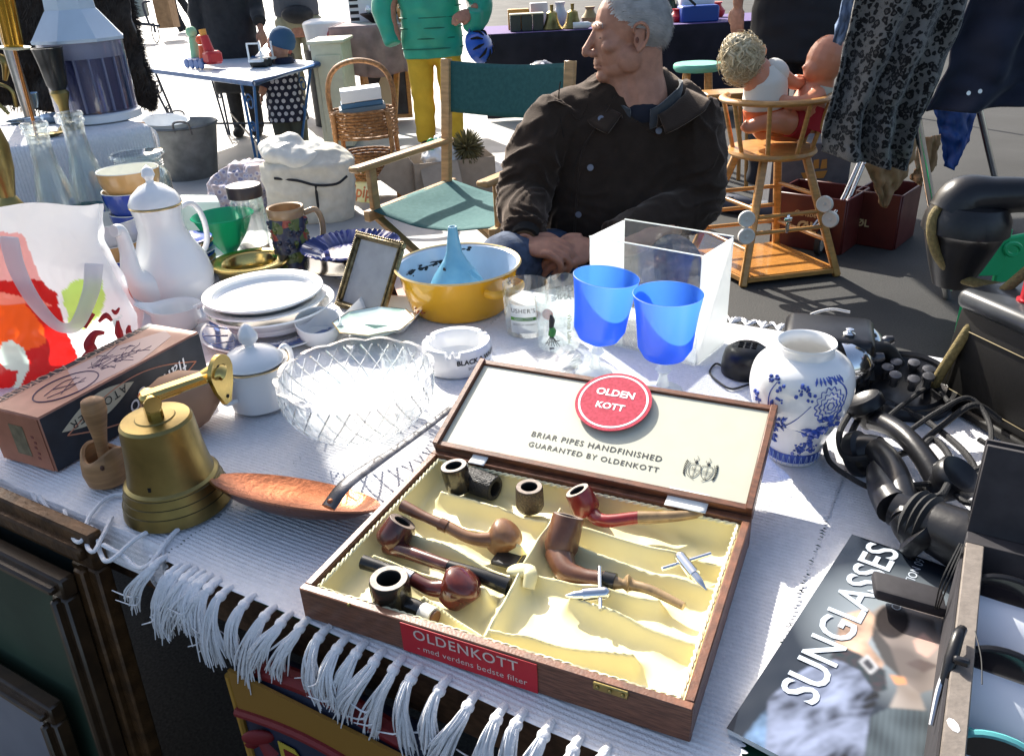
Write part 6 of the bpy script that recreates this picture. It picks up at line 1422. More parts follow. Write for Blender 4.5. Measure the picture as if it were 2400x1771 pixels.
# ================================================================== blue garden table with toys
bl = mat('blue_paint', (.015, .10, .28), .4, var=.2, vscale=20); zt = .72
tp_ = [T(555, 180, zt), T(698, 138, zt), T(470, 118, zt), T(298, 148, zt)]
c = sum(tp_, V3())/4; t = thing('garden_table', 'blue metal garden table with scrolled legs', 'table', (c.x, c.y, 0))
tp_ = [c+(q-c)*.99 for q in tp_]
ea, eb = (tp_[1]-tp_[0]), (tp_[3]-tp_[0])
mk('tabletop', ([q+EZ*.0 for q in tp_]+[q-EZ*.025 for q in tp_], [(0, 1, 2, 3), (7, 6, 5, 4), (0, 4, 5, 1), (1, 5, 6, 2), (2, 6, 7, 3), (3, 7, 4, 0)]), mat('pale_blue_metal', (.42, .50, .60), .35), t, smooth=False)
mk('rim', tube([q-EZ*.01 for q in tp_], .022, 8, closed=True, smooth=False), bl, t)
dkm = mat('dark_metal', (.03, .035, .05), .45)
def legpair(u, v, mm, spread=.10):
    a = tp_[0]+ea*u+eb*v; d = eb.normalized()*spread
    top0, top1, bot = a-d, a+d, V3(((c.x*.25+a.x*.75), (c.y*.25+a.y*.75), 0))
    mk('leg', join(tube([top0-EZ*.02, bot-d*.2], .011, 6, 3), tube([top1-EZ*.02, bot+d*.2], .011, 6, 3)), mm, t)
    for z, r_ in ((.55, .065), (.36, .045)):
        cc = V3((a.x*(z/zt)+bot.x*(1-z/zt), a.y*(z/zt)+bot.y*(1-z/zt), z)); e = d.normalized()
        mk('scroll', tube([cc+e*cos(k*.55)*r_*(1-k*.045)+EZ*sin(k*.55)*r_*(1-k*.045) for k in range(16)], .007, 6, 2), mm, t)
legpair(.06, .08, bl); legpair(.06, .92, dkm); legpair(.94, .08, bl); legpair(.94, .92, dkm)
mk('stretcher', join(tube([V3((c.x, c.y, .22))+(tp_[0]-c)*.6*V3((1, 1, 0)).length*0+V3(((tp_[0]-c).x*.7, (tp_[0]-c).y*.7, 0)), V3((c.x+(tp_[2]-c).x*.7, c.y+(tp_[2]-c).y*.7, .22))], .01, 6, 2), tube([V3((c.x+(tp_[1]-c).x*.7, c.y+(tp_[1]-c).y*.7, .24)), V3((c.x+(tp_[3]-c).x*.7, c.y+(tp_[3]-c).y*.7, .24))], .01, 6, 2)), dkm, t)
def colr(n, c_): return mat('toy_'+n, c_, .35)
tr = T(452, 150, zt); tx = (T(500, 152, zt)-T(405, 145, zt)).normalized(); ty = V3((-tx.y, tx.x, 0)); TMx = basis(tr, tx, ty, EZ); m_ = MPP(tr)
t = thing('toy_train', 'colourful toy train with green and red riders on the blue table', 'toy train', tr)
mk('wagon', box(-.06, 0, .06, .30, .12, .05, .02, TMx), colr('blue', (.06, .12, .3)), t); 
for x in (-.18, -.10, -.02, .05): mk('wheel', lathe([(0, -.01), (.035, -.008), (.04, 0), (.035, .008), (0, .01)], TMx @ V3((x, -.07, .04)), 16, axis=-ty), colr('blue2', (.10, .16, .34)), t)
mk('engine', join(box(.13, 0, .09, .12, .13, .10, .02, TMx), tube([TMx @ V3((.10, 0, .12)), TMx @ V3((.06, 0, .25))], [.045, .035], 10, 3)), colr('red', (.5, .03, .03)), t)
mk('rider', join(tube([TMx @ V3((-.13, 0, .08)), TMx @ V3((-.13, 0, .18)), TMx @ V3((-.13, 0, .24))], [.045, .035, .03], 12, 4), ball(TMx @ V3((-.13, 0, .28)), .045)), colr('mint', (.25, .5, .3)), t)
mk('rider', join(tube([TMx @ V3((.0, 0, .08)), TMx @ V3((0, 0, .18))], [.045, .03], 12, 4), ball(TMx @ V3((-.01, 0, .22)), .038)), colr('orange', (.65, .10, .03)), t)
mk('chimney', tube([TMx @ V3((.07, 0, .20)), TMx @ V3((.05, 0, .30))], [.025, .03], 10, 2), colr('yellow', (.7, .3, .05)), t)
tr = T(600, 140, zt); tx = (T(640, 135, zt)-T(560, 155, zt)).normalized(); ty = V3((-tx.y, tx.x, 0)); TMx = basis(tr, tx, ty, EZ)
t = thing('toy_truck', 'toy car transporter truck with red cab on the blue table', 'toy truck', tr)
mk('cab', box(.17, 0, .11, .13, .13, .17, .015, TMx), colr('dark_red', (.22, .02, .02)), t); mk('cab_window', box(.237, 0, .14, .004, .10, .06, .002, TMx), black, t)
mk('trailer', join(box(-.10, 0, .055, .42, .12, .02, .004, TMx), *[box(x, y, .12, .012, .012, .13, 0, TMx) for x in (-.29, -.1, .06) for y in (-.055, .055)], box(.06, 0, .185, .012, .12, .012, 0, TMx), box(-.29, 0, .185, .012, .12, .012, 0, TMx), beam(TMx @ V3((-.2, 0, .08)), TMx @ V3((.06, 0, .17)), .10, .01)), whiteplastic, t)
for x in (-.24, -.18, .02, .15, .21): mk('wheel', lathe([(0, -.07), (.03, -.07), (.033, -.06), (.033, .06), (.03, .07), (0, .07)], TMx @ V3((x, 0, .033)), 14, axis=-ty), rubber, t)
# ================================================================== figures in the background
def person(label, base, parts, voxel=.012, group=None):
    """parts: list of (name, shapes, material, displacement); the first is the body"""
    t = thing('person', label, 'person', base, group); first = None
    for nm, shapes, m, amp in parts:
        me = fuse(shapes, voxel if nm != 'body' else voxel*.8, 3)
        if amp: displace(me, lambda co, no: np.array([amp*noise.noise((float(c_[0])*9, float(c_[1])*9, float(c_[2])*13)) for c_ in co], 'f'))
        mko(nm, me, m, t, ang=180)
    return t
def legs2(c, h, w_, r, m=None, step=0): return [tube([c+V3((s*w_, s*step, h)), c+V3((s*w_*1.0, s*step, h*.55)), c+V3((s*w_*1.05, s*step, .08))], [r*1.25, r, r*.8], 14, 5) for s in (-1, 1)]
# green jacket, yellow trousers
c = V3((D(955, 200, 7.0).x, 7.0, 0)); k = MPP(c+EZ*.8)
zh = D(955, 118, 7.0).z
hnd = D(1003, 40, 6.75)
pb_ = [loft([(c+EZ*.75, .15, .10, X3, Y3, 2), (c+EZ*1.1, .15, .11, X3, Y3, 2), (c+EZ*1.42, .17, .11, X3, Y3, 2), (c+EZ*1.5, .06, .06, X3, Y3, 2)], 18), ball(c+EZ*1.64, (.085, .10, .12)), tube([c+EZ*1.46, c+EZ*1.6], .055, 12, 2),
       tube([c+V3((.2, 0, 1.38)), c+V3((.36, -.06, 1.12)), hnd+V3((.12, .06, .06))], [.05, .045, .03], 10, 4), tube([c+V3((-.2, 0, 1.38)), c+V3((-.30, -.06, 1.1)), c+V3((-.26, -.12, .88))], [.05, .045, .03], 10, 4)]
pb_ += hand(hnd+V3((.09, .02, .04)), V3((-.85, -.3, -.35)), V3((-.2, -.9, .3)), .4, 0, 1.1, thumb=-1)+legs2(c, .80, .11, .06)
tj = mat('teal_green_down', (.018, .34, .22), .4, var=.12, vscale=8, sheen=.3)
jac = [loft([(c+EZ*(zh-.02), .235, .15, X3, Y3, 2.4), (c+EZ*(zh+.15), .24, .16, X3, Y3, 2.4), (c+EZ*1.15, .235, .165, X3, Y3, 2.4), (c+EZ*1.38, .23, .14, X3, Y3, 2.4), (c+EZ*1.48, .12, .10, X3, Y3, 2), (c+EZ*1.54, .085, .085, X3, Y3, 2)], 26),
       tube([c+V3((.2, 0, 1.40)), c+V3((.40, -.05, 1.14)), c+V3((.34, -.16, .97)), hnd+V3((.12, .05, .05))], [.10, .095, .085, .06], 16, 5), tube([c+V3((-.2, 0, 1.40)), c+V3((-.36, -.03, 1.14)), c+V3((-.30, -.12, .86))], [.10, .095, .06], 16, 5)]
gp = person('person in green quilted jacket and yellow trousers holding a blue helmet', c, [('body', pb_, skin, 0), ('jacket', jac, tj, .012), ('trousers', legs2(c, .86, .115, .095)+[ball(c+EZ*.82, (.21, .14, .13))], mat('yellow_cotton', (.62, .40, .03), .8, var=.12, vscale=10, bump=.2), .012)])
for ob in list(gp.children):
    if ob.name.startswith('jacket'):
        vf = []
        for j in range(9):
            z = zh+.05+j*.075; vf.append(tube([c+V3((cos(a)*.243, sin(a)*.163, z)) for a in [-pi+pi*i/20 for i in range(21)]], .0055, 5, 1, smooth=False))
        mk('quilt_seam', join(*vf), mat('dark_seam_green', (.006, .14, .09), .6), ob)
mk('wedding_ring', lathe([(.011, -.003), (.0125, 0), (.011, .003)], hnd+V3((-.015, -.02, -.012)), 12, axis=(1, .2, .3)), gold, gp)
for s in (-1, 1): mk('shoe', join(ball(c+V3((s*.12, -.06, .05)), (.05, .14, .055))), blackmatte, gp)
hc = D(1042, 105, 6.75); t = thing('bicycle_helmet', 'blue bicycle helmet hanging from the hand of the green jacket wearer', 'helmet', hc)
hax = V3((.75, -.35, .35)).normalized()
hp_ = [(.0, .115), (.05, .108), (.09, .085), (.115, .045), (.125, 0), (.118, 0), (.10, .05), (.06, .09), (0, .10)]
mk('shell', lathe(hp_, hc, 48, hax, sx=1.35, sy=1.0, roll=.8), mat('helmet_blue', (.02, .10, .48), .3, coat=.3), t)
vf = []
for i in range(9):
    a = -pi+2*pi*i/9
    vf.append(xf(tube([V3((cos(a)*.055*1.35, sin(a)*.055, .108)), V3((cos(a)*.092*1.35, sin(a)*.092, .087)), V3((cos(a)*.117*1.35, sin(a)*.117, .045))], [.004, .012, .005], 6, 4), aim(hc, hax, .8)))
mk('vents', join(*vf), charm, t)
mk('strap', tube([hc-hax*.0+V3((-.06, 0, .05)), hc+V3((-.04, .02, .16)), hc+V3((-.02, .04, .22))], .008, 6, 4), mat('strap_blue', (.05, .12, .35), .7), t)
# adult in long black coat, toddler, khaki trousers, walker
c = V3((D(535, 150, 8.2).x, 8.2, 0)); cq = V3((D(515, 120, 8.2).x, 8.2, 0)); bkw = mat('black_wool', (.018, .018, .021), .9, var=.2, sheen=.2)
hw_ = D(574, 85, 8.0)
person('adult in a long black coat standing beside the toddler', cq, [('body', [tube([cq+EZ*.9, cq+EZ*1.5], [.13, .12], 14, 3), ball(cq+EZ*1.72, (.085, .1, .12))]+legs2(cq, .8, .09, .055)+[tube([cq+V3((.2, 0, 1.45)), cq+V3((.27, -.03, 1.15)), hw_+EZ*.08], [.045, .04, .03], 10, 4)]+hand(hw_+EZ*.08, V3((.1, -.1, -1)), V3((.7, -.6, 0)), .35, 0, 1.1), skin, 0),
    ('coat', [loft([(cq+EZ*.42, .25, .19, X3, Y3, 2.3), (cq+EZ*.9, .23, .16, X3, Y3, 2.3), (cq+EZ*1.35, .23, .14, X3, Y3, 2.3), (cq+EZ*1.52, .10, .09, X3, Y3, 2)], 22), tube([cq+V3((.2, 0, 1.45)), cq+V3((.27, -.02, 1.15)), hw_+EZ*.14], [.085, .075, .06], 14, 4), tube([cq+V3((-.2, 0, 1.45)), cq+V3((-.28, -.02, 1.1)), cq+V3((-.27, -.05, .85))], [.085, .075, .06], 14, 4)], bkw, .01),
    ('boots', [tube([cq+V3((s*.09, 0, .5)), cq+V3((s*.09, 0, .08))], [.075, .06], 12, 3) for s in (-1, 1)]+[ball(cq+V3((s*.09, -.06, .05)), (.05, .13, .05)) for s in (-1, 1)], bkw, 0)], .014)
ct = V3((D(622, 200, 7.35).x, 7.35, 0)); zhd = D(612, 88, 7.35).z; k = MPP(ct+EZ*.6)
hdc = V3((D(612, 92, 7.35).x, 7.33, zhd-.02))
navyd = mat('navy_polka', (.012, .014, .035), .8)
tod = person('toddler in blue beanie and navy polka dot jacket behind the blue table', ct, [('body', [ball(hdc+V3((-.015, 0, -.02)), (.092, .088, .105)), ball(hdc+V3((-.10, 0, -.05)), (.015, .015, .012)), ball(hdc+V3((-.075, 0, -.085)), (.03, .045, .03)), tube([ct+EZ*.55, hdc-EZ*.06], [.10, .05], 12, 3)]+legs2(ct, .32, .07, .05)+[tube([ct+V3((-.1, -.05, .66)), ct+V3((-.16, -.14, .5))], [.04, .03], 10, 3)]+hand(ct+V3((-.16, -.14, .5)), V3((-.2, -.3, -.9)), V3((-.9, 0, .2)), .4, 0, .6), skin, 0),
    ('jacket', [loft([(ct+EZ*.26, .17, .14, X3, Y3, 2.2), (ct+EZ*.42, .165, .14, X3, Y3, 2.2), (ct+EZ*.62, .14, .12, X3, Y3, 2.2), (V3((hdc.x+.02, hdc.y, zhd-.13)), .07, .07, X3, Y3, 2)], 22), tube([ct+V3((-.10, -.05, .68)), ct+V3((-.15, -.12, .56))], [.07, .05], 12, 3)], navyd, .008),
    ('trousers', [tube([ct+V3((s*.07, 0, .33)), ct+V3((s*.08, 0, .06))], [.09, .065], 12, 3) for s in (-1, 1)], mat('olive_cotton', (.06, .065, .05), .85), .006)], .009)
for ob in list(tod.children):
    if ob.name.startswith('jacket'):
        bv_ = bvh(ob.data); vf = []; r = random.Random(2)
        for i in range(9):
            for j in range(7):
                a_ = -pi+.2+(pi-.4)*(j+.5*(i % 2)+r.uniform(-.15, .15))/6.5; z = .28+i*.052
                o_ = ct+V3((cos(a_)*.5, sin(a_)*.5, z)); h_ = bv_.ray_cast(o_, (ct+EZ*z-o_).normalized())
                if h_[0]: vf.append(lathe([(0, .004), (.017, .003), (.018, -.004)], h_[0], 12, axis=h_[1]))
        dm_ = mat('dot_white', (.5, .5, .55), .8)
        for d_ in vf: mk('polka_dot', d_, dm_, ob)
mk('beanie', lathe([(.100, -.03), (.108, -.01), (.108, .04), (.09, .085), (.05, .12), (.0, .13)], hdc+V3((.02, 0, .0)), 32, axis=V3((.35, 0, 1))), mat('blue_knit', (.035, .085, .16), .9, bump=.6, bscale=90), tod)
for s in (-1, 1): mk('boot', ball(ct+V3((s*.08, -.03, .05)), (.045, .085, .05)), blackmatte, tod)
ck = V3((D(668, 150, 9.2).x, 9.2, 0)); kh = mat('khaki_cotton', (.30, .29, .20), .85, var=.12, vscale=8, bump=.2)
person('person in khaki trousers with a dark waist bag', ck, [('body', [tube([ck+EZ*.8, ck+EZ*1.45], .12, 14, 3), ball(ck+EZ*1.68, (.085, .1, .12))], skin, 0), ('trousers', legs2(ck, .98, .12, .10)+[ball(ck+EZ*.98, (.22, .15, .13))], kh, .012), ('sweater', [loft([(ck+EZ*1.0, .23, .16, X3, Y3, 2.2), (ck+EZ*1.4, .23, .14, X3, Y3, 2.2), (ck+EZ*1.55, .09, .08, X3, Y3, 2)], 20)], mat('grey_knit', (.08, .085, .10), .9), .01), ('waist_bag', [ball(ck+V3((.04, -.17, 1.02)), (.17, .07, .09))], blackmatte, 0),
    ('shoes', [ball(ck+V3((s*.12, -.06, .05)), (.055, .14, .055)) for s in (-1, 1)], blackmatte, 0)], .014)
cw_ = T(405, 72, 0); cw_ = V3((cw_.x-.12, cw_.y, 0))
person('passer-by in dark flared trousers far off on the sunlit square', cw_, [('body', [tube([cw_+EZ*.9, cw_+EZ*1.5], .13, 12, 3), ball(cw_+EZ*1.7, (.09, .1, .12))], skin, 0), ('trousers', [tube([cw_+V3((-.08, 0, .95)), cw_+V3((-.05, 0, .5)), cw_+V3((.08, 0, .05))], [.13, .12, .13], 14, 4), tube([cw_+V3((.1, .2, .95)), cw_+V3((.3, .2, .5)), cw_+V3((.5, .2, .1))], [.12, .10, .11], 14, 4)], bkw, .01), ('top', [loft([(cw_+EZ*.9, .24, .16, X3, Y3, 2.2), (cw_+EZ*1.5, .2, .13, X3, Y3, 2.2)], 18)], bkw, .01)], .02)
# ================================================================== wooden high chair
def cv(x, y): return ((1650+x/2.36)/1.0719, (50+y/2.36)/1.0719)
def c5(x, y): return ((1600+x/2.799)/1.0719, (y/2.799)/1.0719)
hcw = mat('golden_pine', (.50, .25, .07), .35, var=.25, vscale=10, grain=(2, 2, 8), coat=.25)
A, B = T(1624, 628, 0), T(1830, 604, 0); C_ = T(1696, 545, 0); Dd = A+(C_-B); feet = [A, B, C_, Dd]; cen = sum(feet, V3())/4
zs = .565; t = thing('high_chair', 'wooden toddler high chair with white bead wheels and base board', 'high chair', cen)
mk('seat', lathe([(0, zs-.012), (.19, zs-.012), (.20, zs), (.195, zs+.014), (0, zs+.016)], cen, 40), hcw, t)
tops = [cen+(q-cen)*.42+EZ*(zs-.005) for q in feet]
for q, u in zip(feet, tops): mk('leg', beam(q, u, .036, .030, (0, 1, 0), .007), hcw, t)
def onleg(i, z): return feet[i].lerp(tops[i], z/zs)
for i, j, zz_ in ((0, 1, .235), (0, 1, .305), (1, 2, .17), (1, 2, .38), (2, 3, .17), (2, 3, .26), (3, 0, .16), (3, 0, .34), (2, 3, .36)):
    mk('rung', tube([onleg(i, zz_), onleg(j, zz_)], .0095, 10, 2), hcw, t)
mk('base_board', ([q*.97+cen*.03+EZ*z for z in (.030, .045) for q in feet], [(3, 2, 1, 0), (4, 5, 6, 7), (0, 1, 5, 4), (1, 2, 6, 5), (2, 3, 7, 6), (3, 0, 4, 7)]), mat('orange_board', (.46, .20, .045), .25, var=.15, coat=.4), t, smooth=False)
mk('base_edge', join(*[beam(onleg(i, .03), onleg((i+1) % 4, .03), .02, .022) for i in range(4)]), hcw, t)
rail = [cen+V3((cos(a)*.235, sin(a)*.205, .80)) for a in [radians(x) for x in (-215, -190, -160, -125, -90, -55, -20, 10, 35)]]
mk('back_rail', tube(rail, .020, 10, 5, flat=.7), hcw, t)
for a in (-200, -155, -112, -68, -25, 20):
    a = radians(a); mk('spindle', tube([cen+V3((cos(a)*.175, sin(a)*.165, zs+.01)), cen+V3((cos(a)*.235, sin(a)*.205, .80))], .0105, 10, 2), hcw, t)
ivory = mat('ivory_plastic', (.72, .70, .64), .35)
vd = (C0-cen); vd.z = 0; vd.normalize()
for k, (i, zz_, sx) in enumerate(((0, .315, -.045), (0, .24, -.03), (1, .345, .04), (1, .275, .05))):
    c = onleg(i, zz_)+(B-A).normalized()*sx*.8+vd*.04; ax = (vd+(B-A).normalized()*(.35 if i == 0 else -.5)).normalized()
    mk('bead_wheel', lathe([(0, -.012), (.034, -.012), (.038, -.006), (.038, .006), (.033, .011), (.018, .007), (.006, .007), (.005, .014), (0, .015)], c, 32, axis=ax), ivory, t)
lt = onleg(0, .27).lerp(onleg(1, .27), .5)+vd*.02; mk('latch', join(box(0, 0, 0, .018, .006, .085, .004, basis(lt, (B-A).normalized(), vd, EZ)), box(0, .004, .02, .04, .006, .022, .003, basis(lt, (B-A).normalized(), vd, EZ))), chrome, t)
# dolls
dskin = mat('doll_skin', (.58, .24, .14), .35, sss=.1); dsk2 = mat('doll_head', (.36, .14, .09), .35, var=.15)
Yd = cen.y
def dp(x, y, dy=0): return D(*cv(x, y), Yd+dy)
t = thing('blonde_doll', 'doll with curly blonde hair and white shirt slumped in the high chair', 'doll', dp(370, 640))
hd = dp(215, 215); bm_ = fuse([ball(hd, (.085, .085, .095)), tube([hd, dp(300, 300), dp(340, 420), dp(340, 560, .02)], [.05, .075, .09, .08], 16, 5), tube([dp(420, 290, -.02), dp(500, 345, .0), dp(560, 330, .04)], [.035, .028, .022], 12, 4), tube([dp(340, 570), dp(470, 600, .1)], [.055, .04], 12, 3), tube([dp(320, 580), dp(330, 620, -.05)], [.055, .04], 12, 3), ball(dp(325, 165, .02), (.02, .012, .025))], .006, 3)
bo_ = mko('body', bm_, dskin, t, ang=180)
mk('shirt', tube([dp(330, 250), dp(345, 330), dp(335, 440), dp(335, 480)], [.055, .092, .098, .09], 20, 6), mat('white_knit', (.70, .68, .62), .8), t)
mk('sleeve', xf(ball((0, 0, 0), (.046, .046, .062)), aim(dp(405, 275, -.015), dp(440, 310, -.02)-dp(375, 240, -.01))), mat('white_knit2', (.70, .68, .62), .8), t)
mk('shorts', tube([dp(335, 480), dp(335, 590)], [.095, .09], 18, 3), mat('orange_cloth', (.65, .14, .04), .8), t)
r = random.Random(9); vf = []
for k in range(500):
    d = V3((r.gauss(0, 1), r.gauss(0, 1), r.gauss(0, 1))).normalized()
    if d.x > .75 and d.z < .3: continue
    b0 = hd+V3((d.x*.088, d.y*.088, d.z*.10))*(1.0+.22*noise.noise(d*2.4)); tn = d.cross(V3((r.uniform(-1, 1), r.uniform(-1, 1), r.uniform(-1, 1)))).normalized(); bn_ = d.cross(tn); rr_ = r.uniform(.012, .028)
    vf.append(tube([b0+d*(.002+.003*j)+tn*cos(j*.8)*rr_+bn_*sin(j*.8)*rr_ for j in range(5)], [.001, .0014, .0013, .001, .0005], 3, 2))
for k in range(110):
    a = r.uniform(0, 2*pi); e_ = r.uniform(.35, 1.0); pts = []
    for j in range(8):
        th = .15+j*.27*e_; w2 = a+.35*sin(j*1.5+k); q_ = V3((sin(th)*cos(w2)*.094, sin(th)*sin(w2)*.094, cos(th)*.106))*(1.02+.05*sin(j*2.1+k*1.3)); pts.append(hd+V3((q_.x*.9-q_.z*.25, q_.y, q_.z)))
    vf.append(tube(pts, [.002, .006, .007, .007, .006, .003], 5, 3, flat=.5))
mk('curly_hair', join(*vf), mat('blonde_hair', (.62, .52, .34), .5, var=.35, vscale=60), t)
mk('hair_base', ball(hd, (.092, .092, .102)), mat('blonde_base', (.40, .32, .19), .8), t)
t = thing('bald_doll', 'bald baby doll in red shorts leaning in the high chair', 'doll', dp(560, 640))
hd = dp(672, 215, .0)
bm_ = fuse([xf(ball((0, 0, 0), (.083, .078, .105)), aim(hd, V3((.25, 0, 1)))), ball(hd+V3((-.055, -.01, -.035)), (.04, .05, .05)), ball(hd+V3((-.092, -.01, -.025)), .012), tube([hd-EZ*.05, dp(620, 380, .02), dp(570, 500, .0), dp(540, 600)], [.05, .075, .088, .08], 18, 5),
            tube([dp(640, 400, -.05), dp(560, 450, -.1), dp(470, 450, -.1), dp(420, 430, -.06)], [.038, .034, .028, .024], 12, 4), tube([dp(600, 350, .05), dp(540, 330, .04), dp(500, 320, .03)], [.03, .026, .022], 12, 4),
            tube([dp(500, 560, -.03), dp(420, 555, -.08), dp(330, 560, -.08), dp(250, 585, -.06), dp(215, 565, -.05)], [.062, .052, .036, .030, .022], 14, 5), tube([dp(520, 600, .06), dp(400, 610, .08), dp(300, 600, .08)], [.055, .045, .03], 12, 4)], .006, 3)
mko('body', bm_, dskin, t, ang=180)
mk('vest', tube([dp(640, 350, .02), dp(612, 430, .02), dp(600, 470, .02)], [.07, .086, .09], 18, 4), mat('pale_vest', (.55, .58, .50), .8), t)
mk('red_shorts', join(tube([dp(600, 470, .01), dp(550, 590, .0)], [.094, .098], 18, 3), tube([dp(540, 560, -.02), dp(470, 555, -.05)], [.075, .066], 14, 3)), mat('red_knit', (.36, .015, .025), .8, bump=.4, bscale=200), t)
# ================================================================== beer crate and printed carton
crm = mat('beer_crate', (.09, .014, .012), .4, var=.2, vscale=9)
q = T(1668, 540, 0); q2 = T(1790, 562, 0); xd = (q2-q).normalized(); yd = V3((-xd.y, xd.x, 0)); w_ = (q2-q).length*1.25; KM = basis(q+yd*.08, xd, yd, EZ); hh = .28
t = thing('beer_crate', 'dark red plastic beer crate with gilt lettering behind the high chair', 'crate', q+yd*.2)
for nm, bx in (('front_wall', box(w_/2, 0, hh/2, w_, .012, hh, .004, KM)), ('rear_wall', box(w_/2, .30, hh/2, w_, .012, hh, .004, KM)), ('side_wall', box(0, .15, hh/2, .012, .288, hh-.001, .003, KM)), ('side_wall', box(w_, .15, hh/2, .012, .288, hh-.001, .003, KM)), ('floor', box(w_/2, .15, .01, w_-.02, .28, .01, 0, KM))): mk(nm, bx, crm, t)
giltp = mat('gilt_print', (.55, .42, .22), .5)
fit('lettering', 'Carlsberg', KM @ V3((w_*.32, -.008, hh*.66)), KM @ V3((w_*.72, -.008, hh*.66)), giltp, t, EZ, -yd, shear=.1, bold=.01)
fit('lettering', 'ØL', KM @ V3((w_*.38, -.008, hh*.42)), KM @ V3((w_*.65, -.008, hh*.42)), giltp, t, EZ, -yd, bold=.03)
w_ *= .6; q = T(1815, 560, 0)+yd*.25; t = thing('beer_crate', 'dark red beer crate further right half hidden by the trolley', 'crate', q+yd*.15); KM = basis(q, xd, yd, EZ)
mk('crate_body', join(box(w_/2, 0, hh/2, w_, .012, hh, .004, KM), box(w_/2, .3, hh/2, w_, .012, hh, .004, KM), box(0, .15, hh/2, .012, .288, hh-.002, .003, KM), box(w_, .15, hh/2, .012, .288, hh-.002, .003, KM)), crm, t)
fit('lettering', 'ØL', KM @ V3((w_*.1, -.008, hh*.42)), KM @ V3((w_*.4, -.008, hh*.42)), giltp, t, EZ, -yd, bold=.03)
q = V3((D(1700, 400, 4.45).x, 4.45, 0)); KM = basis(q, V3((.98, -.18, 0)), V3((.18, .98, 0)), EZ); zz0, zz1 = .30, D(1750, 318, 4.45).z
t = thing('ship_carton', 'grey carton printed with an ochre sailing ship above the beer crate', 'carton', q)
mk('carton_body', box(.18, .22, zz1/2, .42, .30, zz1, .004, KM), mat('grey_carton', (.10, .10, .11), .7, var=.15), t)
och2 = mat('ochre_print', (.42, .20, .04), .6); sx0, sz0 = .20, zz1-.16
def sp_(x, z): return KM @ V3((sx0+x, .066, sz0+z))
mk('ship_print', join(prism([(-.07, 0), (.07, .012), (.055, -.03), (-.05, -.035)], .001, basis(sp_(0, 0), KM.col[0].to_3d(), EZ, -KM.col[1].to_3d())), *[prism([(x, .02), (x+.035, .025), (x+.030, .075), (x+.004, .07)], .001, basis(sp_(0, 0), KM.col[0].to_3d(), EZ, -KM.col[1].to_3d())) for x in (-.055, -.012, .03)], *[tube([sp_(-.10+.02*k, -.055-.02*j+.006*(k % 2)) for k in range(11)], .003, 4, 3) for j in range(3)]), och2, t)
# ================================================================== trolley with casters
tm = mat('trolley_chrome', (.5, .5, .5), .2, metal=1)
def caster(px, py, r, label, grp):
    g = T(px, py, 0); t = thing('caster_wheel', label, 'wheel', g, grp); c = g+EZ*r; ax = V3((.8, -.6, 0)).normalized()
    mk('tyre', lathe([(r*.72, -.014), (r, -.012), (r*1.0, .012), (r*.72, .014)], c, 32, axis=ax), rubber, t)
    mk('hub', lathe([(0, -.010), (r*.7, -.012), (r*.72, 0), (r*.7, .012), (r*.3, .008), (r*.25, .015), (0, .015)], c, 32, axis=ax), mat('grey_hub', (.42, .41, .37), .45), t)
    mk('fork', tube([c+ax*.02, c+ax*.022+EZ*r*1.0, c+EZ*r*1.7], .009, 8, 4, flat=2), tm, t); return c
c1 = caster(1790, 556, .065, 'pale caster wheel of the trolley by the high chair', 'caster wheels'); c2 = caster(1905, 487, .055, 'black caster wheel under the paper bag', 'caster wheels'); c3 = caster(2085, 612, .075, 'black caster wheel of the clothes rack', 'caster wheels')
t = thing('folding_trolley', 'chrome folding hand trolley leaning behind the high chair', 'trolley', (c1.x, c1.y, 0))
mk('frame_tube', tube([c1+EZ*.12, D(1830, 460, c1.y), D(1890, 330, c1.y+.1)], .011, 10, 3), tm, t); mk('frame_tube', tube([c1+EZ*.12+V3((.04, .05, 0)), D(1842, 462, c1.y+.05), D(1900, 332, c1.y+.15)], .011, 10, 3), tm, t)
mk('axle_rod', tube([c1+EZ*.10, c2+EZ*.08], .008, 8, 2), tm, t); mk('handle_loop', tube([c1+EZ*.1, D(1775, 500, c1.y), D(1800, 470, c1.y+.05), c1+V3((.1, .1, .14))], .008, 8, 4), tm, t)
# ================================================================== clothes rack and garments
RY = 3.25
t = thing('clothes_rack', 'chrome clothes rack on casters at the right', 'clothes rack', (c3.x, c3.y, 0))
pa, pb2 = D(2004, 255, RY), D(2046, 500, RY); dd = (pb2-pa).normalized(); g0 = pb2+dd*(pb2.z/-dd.z)
topz = 1.95
mk('upright', tube([g0, pa, pa+(pa-pb2).normalized()*.3], .017, 12, 3), chrome, t)
pc2, pd = D(2142, 245, RY+.9), D(2182, 420, RY+.9); dd = (pd-pc2).normalized(); g1 = pd+dd*(pd.z/-dd.z)
mk('upright', tube([g1, pc2, pc2+(pc2-pd).normalized()*.3], .017, 12, 3), chrome, t)
mk('foot_bar', tube([g0+EZ*.05, g1+EZ*.05], .017, 12, 3), chrome, t)
ua, ub = pa+(pa-pb2).normalized()*.3, pc2+(pc2-pd).normalized()*.3
mk('upright', tube([ua, V3((ua.x-.05, ua.y, topz))], .017, 12, 2), chrome, t); mk('upright', tube([ub, V3((ub.x-.02, ub.y, topz))], .017, 12, 2), chrome, t)
mk('hanging_rail', tube([V3((ua.x-.55, ua.y, topz)), V3((ua.x-.05, ua.y, topz)), V3((ub.x-.02, ub.y, topz)), V3((ub.x+.6, ub.y, topz))], .017, 12, 3, smooth=False), chrome, t)
leo = mat('leopard_fleece', (.4, .39, .37), .95, sheen=.4, spec=.1)
